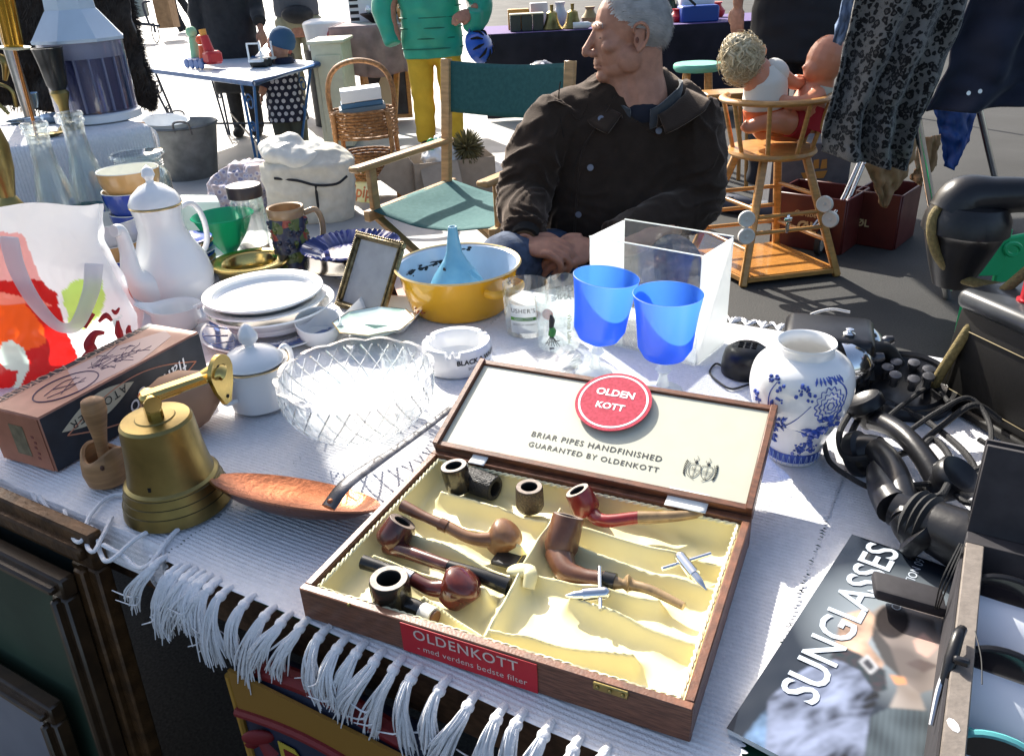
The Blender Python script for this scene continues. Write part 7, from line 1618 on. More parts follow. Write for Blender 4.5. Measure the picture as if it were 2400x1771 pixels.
N, L, b = nodes(leo); tcn = N.new('ShaderNodeTexCoord'); vo = N.new('ShaderNodeTexVoronoi'); vo.inputs['Scale'].default_value = 44; vo.inputs['Randomness'].default_value = .9
nz = N.new('ShaderNodeTexNoise'); nz.inputs['Scale'].default_value = 40; mx = N.new('ShaderNodeMixRGB'); mx.inputs[0].default_value = .025; L.new(tcn.outputs['Object'], mx.inputs[1]); L.new(nz.outputs['Color'], mx.inputs[2]); L.new(tcn.outputs['Object'], nz.inputs['Vector']); L.new(mx.outputs[0], vo.inputs['Vector'])
rp = N.new('ShaderNodeValToRGB')
for k, (ps, c) in enumerate(((.0, (.09, .082, .075)), (.22, (.07, .064, .06)), (.27, (.012, .011, .011)), (.50, (.015, .014, .014)), (.56, (.16, .15, .138)), (1, (.19, .18, .165)))):
    e = rp.color_ramp.elements[k] if k < 2 else rp.color_ramp.elements.new(ps); e.position = ps; e.color = c+(1,)
L.new(vo.outputs['Distance'], rp.inputs[0]); L.new(rp.outputs[0], b.inputs['Base Color'])
bpn = N.new('ShaderNodeBump'); bpn.inputs['Strength'].default_value = .6; bpn.inputs['Distance'].default_value = .01; n2 = N.new('ShaderNodeTexNoise'); n2.inputs['Scale'].default_value = 300; L.new(tcn.outputs['Object'], n2.inputs['Vector']); L.new(n2.outputs['Fac'], bpn.inputs['Height']); L.new(bpn.outputs[0], b.inputs['Normal'])
def drape(name, left, right, Y, m, parent, amp=.05, fr=3.0, seed=0, bulge=.08, nu=60, nv=70, solid=.012):
    Lp = smoothpts([V3((x, y, 0)) for x, y in left], 12); Rp_ = smoothpts([V3((x, y, 0)) for x, y in right], 12)
    def fn(u, v):
        def at_(P): k = v*(len(P)-1); i = min(int(k), len(P)-2); return P[i].lerp(P[i+1], k-i)
        q = at_(Lp).lerp(at_(Rp_), u); p_ = D(q.x, q.y, Y)
        f_ = amp*sin(u*2*pi*fr+2.5*noise.noise((u*2, v*2.5, seed)))*(.5+.5*v)+.03*noise.noise((u*7, v*8, seed+3))
        return p_+V3((0, -bulge*sin(pi*u)+f_, 0))
    return mk(name, grid(fn, nu, nv), m, parent, ang=180, solid=solid)
t = thing('leopard_garment', 'grey leopard print fleece garment hanging on the clothes rack', 'garment', D(1950, 400, RY))
drape('fleece', [c5(1180, -420), c5(1130, 0), c5(1040, 420), c5(930, 790), c5(935, 1000)], [c5(2020, -420), c5(1885, 0), c5(1720, 480), c5(1560, 860), c5(1450, 1110)], RY, leo, t, .045, 3.2, 1)
mk('hanger', tube([D(*c5(1300, -420), RY), D(*c5(1600, -520), RY), V3((D(*c5(1600, -520), RY).x, RY, topz))], .006, 6, 4), steel, t)
t = thing('navy_coat', 'long navy coat hanging on the clothes rack', 'coat', D(2150, 250, RY+.3))
nav = mat('navy_cloth', (.012, .016, .035), .85, var=.2, vscale=6, sheen=.15)
drape('cloth', [c5(2000, -400), c5(1880, 0), c5(1750, 420), c5(1610, 735)], [c5(2700, -400), c5(2700, 0), c5(2640, 400), c5(2600, 640)], RY+.35, nav, t, .05, 2.6, 5)
for x, y in ((1873, 612), (1948, 600)):
    q = D(*c5(x, y), RY+.22); mk('button', lathe([(0, 0), (.008, .001), (.009, .004), (0, .004)], q, 14, axis=(0, -1, .2)), steel, t)
t = thing('denim_jacket', 'pale blue denim jacket behind the leopard garment', 'jacket', D(1850, 100, RY+.25))
drape('denim', [c5(1080, -300), c5(1050, 0), c5(985, 275)], [c5(1200, -300), c5(1150, 0), c5(1030, 300)], RY+.28, mat('pale_denim', (.14, .20, .32), .85, var=.3), t, .01, 1, 3, .02, 12, 20, .008)
t = thing('paper_bag', 'brown paper bag drooping under the leopard garment', 'paper bag', D(1950, 455, RY+.25))
kraft = mat('kraft_paper', (.34, .20, .10), .75, var=.2, vscale=10)
drape('paper', [c5(1190, 1080), c5(1240, 1180), c5(1300, 1343+10)], [c5(1560, 880), c5(1480, 1120), c5(1330, 1360)], RY+.25, kraft, t, .003, .6, 2, .012, 16, 16, .004)
drape('paper_fold', [c5(1560, 900), c5(1520, 1080), c5(1500, 1180)], [c5(1690, 880), c5(1660, 1050), c5(1560, 1220)], RY+.45, kraft, t, .02, 2, 7, .02, 12, 12, .004)
t = thing('blue_bag', 'bright blue shopping bag hanging behind the rack upright', 'shopping bag', D(2080, 330, RY+.75))
drape('bag_cloth', [c5(1650, 700), c5(1690, 900), c5(1720, 1090)], [c5(1930, 730), c5(1870, 950), c5(1760, 1110)], RY+.75, mat('blue_tarp', (.012, .06, .26), .4, var=.2), t, .02, 1.3, 4, .04, 16, 16, .006)
t = thing('green_crate', 'bright green plastic folding crate behind the telephone', 'crate', T(2170, 640, 0))
gcm = mat('green_crate_plastic', (.01, .36, .13), .4); GY = 2.6
vf = [prism([(0, 0), (.30, 0), (.17, .30), (.13, .30)], .03, basis(D(2150, 588, GY), V3((.9, .43, 0)), EZ, V3((.43, -.9, 0))))]
mk('end_panel', beam(D(2178, 500, GY), D(2152, 600, GY), .10, .03, (0, 1, 0)), gcm, t); mk('side_panel', join(box(.16, 0, -.08, .34, .02, .20, .006, basis(D(2195, 530, GY+.05), V3((.95, .3, 0)), V3((-.3, .95, 0)), EZ))), gcm, t)
mk('handle_ring', tube([D(2215+17*cos(a), 545+13*sin(a), GY-.02) for a in [2*pi*k/16 for k in range(16)]], .008, 6, closed=True, smooth=False), gcm, t)
mk('lower_body', box(.30, .1, -.55, .30, .25, .62, .01, basis(D(2170, 560, GY), V3((.95, .3, 0)), V3((-.3, .95, 0)), EZ)), gcm, t)
# ================================================================== dark figure behind the high chair
c = V3((D(1735, 150, 5.1).x, 5.1, 0)); hw_ = D(1612, 38, 4.95)
dpn = person('person in dark clothes standing behind the high chair with hand lowered', c, [('body', [tube([c+EZ*.9, c+EZ*1.5], .12, 12, 3), ball(c+EZ*1.7, (.085, .1, .12)), tube([c+V3((-.2, 0, 1.45)), hw_+V3((0, 0, .35)), hw_+EZ*.06], [.05, .045, .03], 10, 4)]+hand(hw_+EZ*.06, V3((0, -.1, -1)), V3((-.7, -.6, 0)), .4, 0, 1.15), skin, 0),
    ('trousers', legs2(c, .92, .13, .105)+[ball(c+EZ*.92, (.23, .16, .14))], mat('dark_trousers', (.014, .015, .022), .85), .012), ('coat', [loft([(c+EZ*.80, .29, .19, X3, Y3, 2.3), (c+EZ*1.2, .26, .17, X3, Y3, 2.3), (c+EZ*1.45, .24, .14, X3, Y3, 2.2), (c+EZ*1.55, .1, .09, X3, Y3, 2)], 22), tube([c+V3((-.22, 0, 1.42)), hw_+V3((.02, .02, .35)), hw_+EZ*.13], [.09, .08, .06], 14, 4)], mat('dark_coat', (.010, .011, .016), .8), .012),
    ], .014)
for k, (x, y) in enumerate(((1600, 465), (1690, 480))):
    g = T(x, y, 0); mk('shoe', join(xf(ball((0, 0, 0), (.05, .15, .055)), basis(g+EZ*.055, V3((.6, .8, 0)).normalized(), V3((-.8, .6, 0)), EZ)), *[tube([g+V3((-.03, -.03+.02*j, .10)), g+V3((.04, -.01+.02*j, .10))], .005, 5, 2) for j in range(3)]), mat('grey_sneaker', (.05, .06, .09), .6), dpn)
# ================================================================== mint stool, dotted balloon
q = V3((D(1525, 150, 5.9).x, 5.9, 0)); m_ = MPP(q+EZ*.6); zz_ = D(1525, 138, 5.9).z; R_ = 52*m_
t = thing('mint_stool', 'round mint green wooden stool behind the man', 'stool', q)
mk('seat', lathe([(0, zz_-.05), (R_*.9, zz_-.05), (R_, zz_-.03), (R_, zz_-.01), (R_*.95, zz_), (0, zz_)], q, 40), mat('mint_paint', (.16, .52, .40), .4, var=.08), t)
for a in (.6, 2.2, 3.8, 5.4): mk('leg', tube([q+V3((cos(a)*R_*.6, sin(a)*R_*.6, zz_-.05)), q+V3((cos(a)*R_*1.05, sin(a)*R_*1.05, 0))], .022, 10, 2), hcw, t)
q = V3((D(1590, 205, 5.4).x, 5.4, 0)); z5 = D(1590, 205, 5.4).z; t = thing('wooden_step_stool', 'small plain wooden stool beside the blonde doll', 'stool', q)
mk('seat', box(0, 0, z5, .30, .22, .03, .006, basis(q, V3((1, 0, 0)), Y3, EZ)), hcw, t)
for sx in (-.12, .12):
    for sy in (-.08, .08): mk('leg', tube([q+V3((sx*.9, sy, z5)), q+V3((sx*1.2, sy*1.2, 0))], .014, 8, 2), hcw, t)
q = D(1185, 190, 5.2); t = thing('dotted_balloon', 'transparent grey balloon with white dots behind the man', 'balloon', q)
blm = thin('balloon_rubber', (.16, .18, .24), .6, .3, .35, .15, .2)
mk('balloon_skin', ball(q, (.135, .135, .15), 32, 20), blm, t)
for k in range(60):
    g = k*2.39996; z_ = 1-2*(k+.5)/60; d = V3((cos(g)*sqrt(1-z_*z_), sin(g)*sqrt(1-z_*z_), z_))
    if d.y < .25: mk('white_dot', lathe([(0, .003), (.011, .002), (.012, -.002)], q+V3((d.x*.135, d.y*.135, d.z*.15)), 10, axis=d), mat('balloon_dot', (.7, .7, .75), .5) if k == 0 else bpy.data.materials['balloon_dot'], t)
mk('string', tube([q-EZ*.15, q-EZ*.4+V3((.02, 0, 0)), V3((q.x, q.y, .02))], .002, 5, 5), inkwhite, t)
mk('weight', ball((q.x, q.y, .03), (.04, .04, .03), 12, 8), blackmatte, t)
# ================================================================== far stall with dark cloth and goods
FY = 8.3; zf = D(1250, 66, FY).z; xa, xb = D(1078, 66, FY).x, D(1600, 66, FY).x
drk = mat('dark_cloth', (.016, .014, .024), .9, var=.3, vscale=5); vio = mat('violet_cloth', (.10, .06, .20), .85)
t = thing('far_stall_table', 'far stall table covered with a dark floor length cloth', 'table', ((xa+xb)/2, FY, 0))
mk('tabletop', box((xa+xb)/2+.2, FY+.55, zf-.01, xb-xa+.6, 1.1, .02, .003), vio, t)
mk('cloth_front', grid(lambda u, v: (xa-.1+(xb-xa+.6)*u, FY-.006-.02*abs(sin(u*26+noise.noise((u*9, v, 0))*3))*(.3+v), zf-.004-(zf-.03)*v), 130, 12), drk, t, ang=180, solid=.005)
fit_ = lambda x, y, dy=.15: D(x, y, FY+dy)
for k, (x, lb) in enumerate(((1207, 'small brass bell on the far dark stall, left one'), (1252, 'small brass bell on the far dark stall, right one'))):
    q = fit_(x, 58); q.z = zf; s_ = MPP(q); tt = thing('hand_bell', lb, 'bell', q, 'brass bells on the far stall')
    mk('bell_body', lathe([(.19*.5, 0), (.20*.5, .01), (.15*.5, .05), (.115*.5, .10), (.10*.5, .15), (.03, .165), (0, .17)], q, 28), brass, tt); mk('handle', tube([q+EZ*.16, q+EZ*.22], [.014, .018], 10, 3), brass, tt)
for k, (x0, x1, y0, m_i, lb, ct_) in enumerate(((1115, 1190, 35, mat('box_dark_glass', (.05, .06, .055), .2), 'row of dark glass boxes on the far stall', 'glass box'), (1110, 1160, 22, mat('amber_glass', (.55, .25, .05), .15), 'amber glass box behind the dark boxes on the far stall', 'box'), (1160, 1200, 8, mat('pale_grey_box', (.5, .5, .52), .5), 'pale grey carton at the back of the far stall', 'carton'))):
    a_, b_ = fit_(x0, 58, .1+.25*k), fit_(x1, 58, .1+.25*k); z1 = D(x0, y0, a_.y).z
    tt = thing('goods_box', lb, ct_, (a_.x, a_.y, zf))
    n_ = 3 if k == 0 else 1; ww = (b_.x-a_.x)/n_
    for j in range(n_): mk('panel' if n_ > 1 else 'box_body', box(a_.x+ww*(j+.5), a_.y+.08, (zf+z1)/2, ww*.94, .15, z1-zf, .006), m_i, tt); 
    if k == 0: mk('lid_edge', box((a_.x+b_.x)/2, a_.y+.08, z1+.006, b_.x-a_.x, .16, .012, .003), paleleaf, tt)
q = fit_(1530, 45); tt = thing('blue_cash_box', 'blue plastic device box with strap on the far stall', 'box', (q.x, q.y, zf)); m_i = mat('device_blue', (.012, .06, .30), .4)
mk('box_body', box(q.x, q.y+.1, zf+.07, .36, .24, .15, .015), m_i, tt); mk('label_panel', box(q.x+.184, q.y+.1, zf+.08, .004, .18, .10, .001), mat('device_label', (.45, .52, .6), .4), tt)
mk('strap', tube([V3((q.x-.05, q.y-.02, zf+.15)), V3((q.x-.12, q.y, zf+.22)), V3((q.x-.06, q.y+.1, zf+.26))], .012, 6, 4), blackmatte, tt)
q = fit_(1520, 10, .5); tt = thing('keypad_telephone', 'white push button telephone on the far stall', 'telephone', (q.x, q.y, zf)); mk('body', box(q.x, q.y, zf+.16, .34, .26, .14, .04, None, 3), whiteplastic, tt)
for i in range(3):
    for j in range(4): mk('key', box(q.x-.06+.045*j, q.y-.02-.03*i, zf+.236-.004*i, .032, .022, .012, .002), blackmatte, tt)
for k, (x, y, c_, lb) in enumerate(((1480, 45, (.5, .02, .03), 'red glass lamp on the far stall'), (1290, 40, (.35, .25, .1), 'brass cup on the far stall beside the man'), (1225, 30, (.6, .6, .62), 'white porcelain hen figure on the far stall'), (1465, 20, (.02, .05, .03), 'dark green bottle at the back of the far stall'), (1565, 30, (.55, .04, .03), 'red packet at the back of the far stall'))):
    q = fit_(x, 58, .3+.1*k); h_ = D(x, y-25, q.y).z-zf
    tag(mk('ornament', lathe([(0, 0), (.06, 0), (.08, h_*.2), (.085, h_*.45), (.05, h_*.7), (.04, h_*.85), (.055, h_), (0, h_)], V3((q.x, q.y, zf+.001)), 24), mat('stall_item_%d' % k, c_, .3)), lb, 'ornament', 'ornaments on the far stall')
q = fit_(1275, 66, -.0); tt = thing('white_bottle', 'small white bottle lying on the edge of the far stall', 'bottle', (q.x, q.y, zf)); mk('bottle_body', tube([V3((q.x-.09, q.y+.06, zf+.032)), V3((q.x+.05, q.y+.06, zf+.032)), V3((q.x+.09, q.y+.06, zf+.032))], [.03, .032, .016], 14, 3, smooth=False), whiteplastic, tt)
# pink velvet table and cream cabinet
PY = 7.9; zp_ = D(800, 56, PY).z; xa, xb = D(726, 56, PY).x, D(900, 56, PY).x; vel = mat('dusty_pink_velvet', (.30, .19, .20), .9, var=.35, vscale=7, sheen=.5)
t = thing('velvet_table', 'table draped with dusty pink velvet on trestle legs', 'table', ((xa+xb)/2, PY+.4, 0))
mk('tabletop', box((xa+xb)/2, PY+.45, zp_-.01, xb-xa, .9, .02, .003), vel, t)
zb_ = D(800, 165, PY).z
def vfn(u, v): return (xa-.03+(xb-xa+.06)*u-.05*v*(1-u), PY-.01-.03*abs(sin(u*15))*v, zp_-.003-(zp_-zb_)*v+.02*sin(u*9)*v)
mk('velvet_front', grid(vfn, 80, 16), vel, t, ang=180, solid=.008); mk('velvet_side', grid(lambda u, v: (xa-.032-.05*v-.02*abs(sin(u*12))*v, PY+.9*u, zp_-.003-(zp_-zb_)*v), 30, 8), vel, t, ang=180, solid=.008)
for x in (xa+.12, xb-.15):
    for s in (-1, 1): mk('trestle_leg', beam(V3((x, PY+.4, zp_-.02)), V3((x+.12*s, PY+.05+.3*(s+1)/2, 0)), .05, .03), hcw, t)
q = V3((D(842, 200, PY+.7).x, PY+.75, 0)); tt = thing('framed_print', 'framed dark print leaning under the velvet table', 'picture', q); FMx = basis(q+V3((-.25, 0, .02)), X3, V3((0, .15, .99)), V3((0, -.99, .15)))
for a_, b_, c_, d_ in ((.25, .02, .5, .04), (.25, .68, .5, .04), (.02, .35, .04, .62), (.48, .35, .04, .62)): mk('frame_rail', box(a_, b_, .01, c_, d_, .03, .004, FMx), hcw, tt)
mk('print', box(.25, .35, 0, .42, .62, .008, 0, FMx), mat('dark_print', (.05, .055, .07), .5, var=.5, vscale=8), tt); mk('pear_shape', xf(lathe([(0, 0), (.10, .03), (.12, .12), (.06, .24), (.03, .30), (0, .32)], n=20, sy=.05), FMx @ Matrix.Translation((.25, .12, .006)) @ Matrix.Rotation(-pi/2, 4, 'X')), paleleaf, tt)
q = V3((D(820, 48, PY).x, PY+.35, zp_)); tt = thing('crystal_dish', 'dark bowl of sparkling crystals on the velvet table', 'bowl', q); mk('dark_bowl', lathe(vessel([(.08, 0), (.10, .02), (.17, .07), (.18, .08)], .006), q, 32), blackmatte, tt)
vf = [xf(lathe([(0, -.02), (.018, 0), (0, .03)], n=6), aim(q+V3((random.uniform(-.12, .12), random.uniform(-.12, .12), .09+random.uniform(0, .04))), (random.uniform(-.5, .5), random.uniform(-.5, .5), 1))) for k in range(40)]
o_ = mk('crystals', join(*vf), mat('sparkle', (.8, .8, .85), .1, spec=.9), tt, smooth=False); o_['kind'] = 'stuff'
q = V3((D(885, 50, PY).x, PY+.2, zp_)); tag(mk('wooden_pot', lathe(vessel([(.07, 0), (.075, .01), (.085, .14), (.08, .15)], .008), q, 28), hcw), 'small wooden pot on the velvet table beside the crystals', 'pot')
q = V3((D(785, 20, PY).x, PY+.6, zp_)); tt = thing('striped_box', 'box with black and white stripes at the back of the velvet table', 'box', q); mk('box_body', box(q.x, q.y, zp_+.25, .34, .2, .5, .004), whiteplastic, tt)
for k in range(9): mk('black_stripe', box(q.x-.12, q.y-.102, zp_+.03+k*.056, .08, .004, .028, 0), blackmatte, tt)
tt = thing('speckled_print', 'pale printed panel with a dark ring behind the crystal bowl', 'panel', (q.x+.3, q.y+.1, zp_)); mk('panel', box(q.x+.36, q.y+.1, zp_+.25, .4, .02, .5, .003), mat('bw_print', (.5, .5, .52), .5, var=.9, vscale=9), tt); mk('dark_ring', xf(lathe([(.06, 0), (.09, .004), (.12, 0)], n=28), basis(V3((q.x+.3, q.y+.087, zp_+.2)), X3, EZ, -Y3)), blackmatte, tt)
CY = 7.3; xa, xb = D(676, 92, CY).x, D(745, 92, CY).x; zc_ = D(700, 90, CY).z; crm_ = mat('cream_paint', (.58, .56, .42), .45, var=.06)
t = thing('cream_cabinet', 'cream painted cabinet beside the velvet table', 'cabinet', ((xa+xb)/2, CY, 0))
mk('carcass', box((xa+xb)/2, CY+.25, zc_/2, xb-xa, .5, zc_-.03, .006), crm_, t); mk('top_board', box((xa+xb)/2, CY+.25, zc_-.012, xb-xa+.05, .54, .025, .006), crm_, t); mk('door', box((xa+xb)/2+.01, CY-.006, zc_/2-.02, (xb-xa)*.8, .014, zc_*.8, .006), crm_, t)
q = V3((D(705, 60, 8.6).x, 8.6, 0)); zq = D(705, 85, 8.6).z; tt = thing('plastic_tub', 'white plastic tub with a red mark behind the cream cabinet', 'tub', q); mk('tub_body', lathe([(0, zq-.1), (.16, zq-.1), (.19, zq+.14), (.17, zq+.16), (.1, zq+.18), (0, zq+.18)], q, 28), whiteplastic, tt); mk('pedestal', lathe([(0, 0), (.2, 0), (.2, zq-.1), (0, zq-.1)], q, 20), blackmatte, tt); mk('red_mark', ball(q+V3((.10, -.145, zq+.03)), (.05, .03, .07), 12, 8), colr('red_mark', (.4, .02, .03)), tt)
# ================================================================== bags and cartons on the ground
def lump(shapes, voxel, amp, fr=8, ridg=False):
    me = fuse(shapes, voxel, 3)
    displace(me, lambda co, no: np.array([amp*((1-2*abs(noise.noise((float(c_[0])*fr, float(c_[1])*fr, float(c_[2])*fr)))) if ridg else noise.noise((float(c_[0])*fr, float(c_[1])*fr, float(c_[2])*fr)))+amp*.4*noise.noise((float(c_[0])*fr*3, float(c_[1])*fr*3, float(c_[2])*fr*3)) for c_ in co], 'f')); return me
q = T(672, 500, 0); q.y += .25; s_ = MPP(q+EZ*.3); zt_ = D(650, 318, q.y).z
t = thing('linen_bag', 'bulging off-white linen bag with black piping and plastic top', 'bag', q); lin = mat('linen', (.62, .59, .50), .85, var=.1, bump=.3)
me = lump([loft([(q+EZ*.0, .25, .17, X3, Y3, 3), (q+EZ*zt_*.45, .27, .19, X3, Y3, 3), (q+V3((.01, 0, zt_*.78)), .28, .19, X3, Y3, 3), (q+V3((.03, .02, zt_*.95)), .16, .13, X3, Y3, 2), (q+V3((.02, .02, zt_)), .05, .05, X3, Y3, 2)], 30)], .010, .014, 7, True)
o_ = mko('bag_body', me, lin, t, ang=180); bvb = bvh(me)
def onb(pts, r=.008): mk('black_piping', tube([cast(bvb, x, y, .003)[0] for x, y in pts], r, 6, 4), blackmatte, t)
onb([(600, 390), (650, 395), (690, 405), (735, 402), (758, 385)]); onb([(690, 405), (694, 440), (700, 480)])
me = lump([xf(ball((0, 0, 0), (.26, .18, .085)), aim(q+V3((-.02, -.01, zt_*.87)), (.25, -.1, 1))), xf(ball((0, 0, 0), (.10, .1, .09)), aim(q+V3((-.08, 0, zt_*.95)), (.1, 0, 1)))], .009, .015, 8, True); mko('plastic_top', me, mat('cream_plastic', (.72, .70, .62), .25, var=.08), t, ang=180)
q = T(545, 470, 0); q.y += .1; zt_ = D(545, 352, q.y).z; t = thing('floral_bag', 'crumpled blue and white floral cloth bundle', 'cloth bundle', q)
flo = mat('floral_cloth', (.42, .42, .50), .8, bump=.3); N, L, b = nodes(flo); vo = N.new('ShaderNodeTexVoronoi'); vo.inputs['Scale'].default_value = 30; tcn = N.new('ShaderNodeTexCoord'); L.new(tcn.outputs['Object'], vo.inputs['Vector']); rp = N.new('ShaderNodeValToRGB')
for k, (ps, c_) in enumerate(((0, (.10, .11, .26)), (.28, (.30, .30, .42)), (.4, (.50, .49, .55)), (.6, (.40, .34, .36)))):
    e = rp.color_ramp.elements[k] if k < 2 else rp.color_ramp.elements.new(ps); e.position = ps; e.color = c_+(1,)
L.new(vo.outputs['Distance'], rp.inputs[0]); L.new(rp.outputs[0], b.inputs['Base Color'])
me = lump([ball(q+EZ*zt_*.4, (.20, .17, zt_*.55)), ball(q+V3((-.12, 0, zt_*.3)), (.14, .13, zt_*.45)), ball(q+V3((.1, -.05, zt_*.55)), (.12, .12, zt_*.42))], .010, .035, 11, True); mko('cloth', me, flo, t, ang=180)
q = T(800, 420, 0); t = thing('poster_sleeve', 'yellow green printed poster sleeve beside the linen bag', 'poster', q); PMx = basis(T(752, 432, .02), V3((.85, -.5, 0)).normalized(), V3((-.1, .5, .86)).normalized(), V3((-.4, -.75, .5)).normalized())
mk('sheet', box(.14, .13, 0, .28, .30, .004, .001, PMx), mat('lime_print', (.52, .55, .10), .3, var=.5, vscale=7, col2=(.62, .64, .55)), t); fit('lettering', 'olpip', PMx @ V3((.03, .05, .004)), PMx @ V3((.25, .05, .004)), mat('rust_print', (.4, .12, .04), .5), t, PMx.col[1].to_3d(), PMx.col[2].to_3d(), bold=.02)
card = mat('carton', (.36, .29, .22), .75, var=.1); q = T(1000, 440, 0); q.y += .05; zt_ = D(1000, 350, q.y).z; KM = basis(q, V3((.97, .24, 0)), V3((-.24, .97, 0)), EZ); ww = 175*MPP(q)
t = thing('cardboard_box', 'open cardboard box full of plants and plastic behind the director chair', 'carton', q)
for bx, nm in ((box(0, 0, zt_/2, ww, .008, zt_, .001, KM), 'front_wall'), (box(0, .36, zt_/2, ww, .008, zt_, .001, KM), 'rear_wall'), (box(-ww/2, .18, zt_/2, .008, .36, zt_, .001, KM), 'side_wall'), (box(ww/2, .18, zt_/2, .008, .36, zt_, .001, KM), 'side_wall'), (box(0, .18, .01, ww, .34, .01, 0, KM), 'floor')): mk(nm, bx, card, t)
mk('flap', beam(KM @ V3((-ww/2, .05, zt_)), KM @ V3((-ww/2-.14, .02, zt_-.16)), .30, .006, (1, 0, 1)), card, t); mk('flap', beam(KM @ V3((-ww*.2, -.004, zt_-.01)), KM @ V3((-ww*.2, -.13, zt_-.15)), .25, .006, (0, -1, 1)), card, t)
tt = thing('plastic_bundle', 'crumpled white and green plastic bag in the cardboard box', 'plastic bag', KM @ V3((-.08, .15, zt_))); me = lump([ball(KM @ V3((-.06, .12, zt_)), (.12, .10, .10)), ball(KM @ V3((-.05, .12, zt_+.09)), (.05, .05, .05))], .010, .03, 14, True); mko('plastic', me, whiteplastic, tt, ang=180); mk('green_bit', ball(KM @ V3((-.13, .08, zt_+.09)), (.035, .02, .05), 12, 8), gcm, tt)
tt = thing('dried_flower_ball', 'round ball of dried plants in the cardboard box', 'dried plants', KM @ V3((.1, .1, zt_))); r = random.Random(3); bc = KM @ V3((.10, .06, zt_+.06)); vf = [tube([bc, bc+d_*.07, bc+d_*.12], [.004, .006, .002], 4, 2) for d_ in [V3((r.gauss(0, 1), r.gauss(0, 1), r.gauss(0, 1))).normalized() for _ in range(220)]]; mk('twigs', join(*vf), mat('dry_plant', (.16, .14, .06), .9, var=.5, vscale=30), tt)['kind'] = 'stuff'
q = T(890, 405, 0); tt = thing('small_carton', 'small open carton with a green ribbon beside the director chair', 'carton', q); zt_ = D(890, 345, q.y).z; mk('carton_walls', join(box(q.x, q.y, zt_/2, .26, .008, zt_, .001), box(q.x, q.y+.22, zt_/2, .26, .008, zt_, .001), box(q.x-.13, q.y+.11, zt_/2, .008, .22, zt_, .001), box(q.x+.13, q.y+.11, zt_/2, .008, .22, zt_, .001)), card, tt); mk('green_ribbon', tube([V3((q.x+.02, q.y-.02, zt_+.02)), V3((q.x-.03, q.y-.05, zt_*.7)), V3((q.x-.05, q.y-.05, zt_*.2))], [.01, .03, .004], 8, 5, flat=.15), gcm, tt)
mk('dark_cloth_in', ball((q.x+.03, q.y+.08, zt_+.01), (.12, .09, .06), 16, 10), blackmatte, tt)
# ================================================================== hand cart far left, fur coat
q = T(345, 95, 0); tt = thing('bicycle_cart', 'small two wheeled cart loaded with boxes far off on the square', 'cart', q)
mk('cart_frame', join(tube([q+V3((-1.2, .3, .55)), q+V3((0, 0, .42)), q+V3((.12, 0, .40))], .035, 8, 2), tube([q+V3((-.1, 0, .42)), q+V3((-.15, 0, .9)), q+V3((.05, -.05, .95))], .03, 8, 3)), dkm, tt)
mk('cart_wheel', join(tube([q+V3((cos(a)*.17*.5, sin(a)*.1*.3, .24+sin(a)*.22)) for a in [2*pi*k/24 for k in range(24)]], .016, 6, closed=True, smooth=False), tube([q+EZ*.24, q+EZ*.46], .03, 8, 2)), dkm, tt)
mk('load_box', box(q.x-.75, q.y+.4, .85, .9, .6, .5, .02), mat('teal_grey_box', (.22, .28, .28), .6), tt); mk('load_carton', box(q.x+.05, q.y+.9, .8, .4, .5, 1.0, .01), kraft, tt)
furm = mat('dark_fur', (.035, .028, .024), .9, var=.5, vscale=40, sheen=.5); FYc = 3.05
fc = [D(90, 40, FYc), D(60, 205, FYc)]
t = thing('fur_coat', 'dark brown fur coat hanging behind the plastic drum', 'fur coat', V3((D(150, 200, FYc).x, FYc, .9)))
lf, rt = [(-160, -60), (-160, 60), (-160, 215)], [(270, -60), (290, 20), (312, 130), (335, 200), (330, 235)]
o_ = drape('fur_base', [(x, y) for x, y in lf], rt, FYc, furm, t, .03, 2.5, 2, .10, 60, 70, .03)
me = o_.data; r = random.Random(6); vf_v, vf_f = [], []
fs = [p_ for p_ in me.polygons]
for k in range(9000):
    p_ = fs[r.randrange(len(fs))]; c_ = p_.center+V3((r.uniform(-.012, .012), r.uniform(-.02, .01), r.uniform(-.012, .012))); d_ = V3((r.uniform(-.5, .5), -.55+r.uniform(-.3, .3), -.8)).normalized()*r.uniform(.02, .045); s_ = V3((.0016, 0, 0)); i0 = len(vf_v)
    vf_v += [c_-s_+V3((0, -.014, 0)), c_+s_+V3((0, -.014, 0)), c_+d_+V3((0, -.014, 0))]; vf_f.append((i0, i0+1, i0+2))
for k in range(3000):   # shaggy edge
    v_ = r.random(); kk = v_*(len(rt)-1); i_ = min(int(kk), len(rt)-2); x = rt[i_][0]+(rt[i_+1][0]-rt[i_][0])*(kk-i_); y = rt[i_][1]+(rt[i_+1][1]-rt[i_][1])*(kk-i_); c_ = D(x-r.uniform(0, 14), y, FYc); d_ = V3((r.uniform(.2, 1), r.uniform(-.3, .3), r.uniform(-1, .1))).normalized()*r.uniform(.02, .04); i0 = len(vf_v)
    vf_v += [c_, c_+V3((0, .002, .003)), c_+d_]; vf_f.append((i0, i0+1, i0+2))
mk('fur_hairs', (vf_v, vf_f), furm, t, smooth=False)['kind'] = 'stuff'
mk('hanging_pole', tube([D(60, -60, FYc), V3((D(60, -60, FYc).x, FYc, 0))], .02, 10, 2), hcw, t)
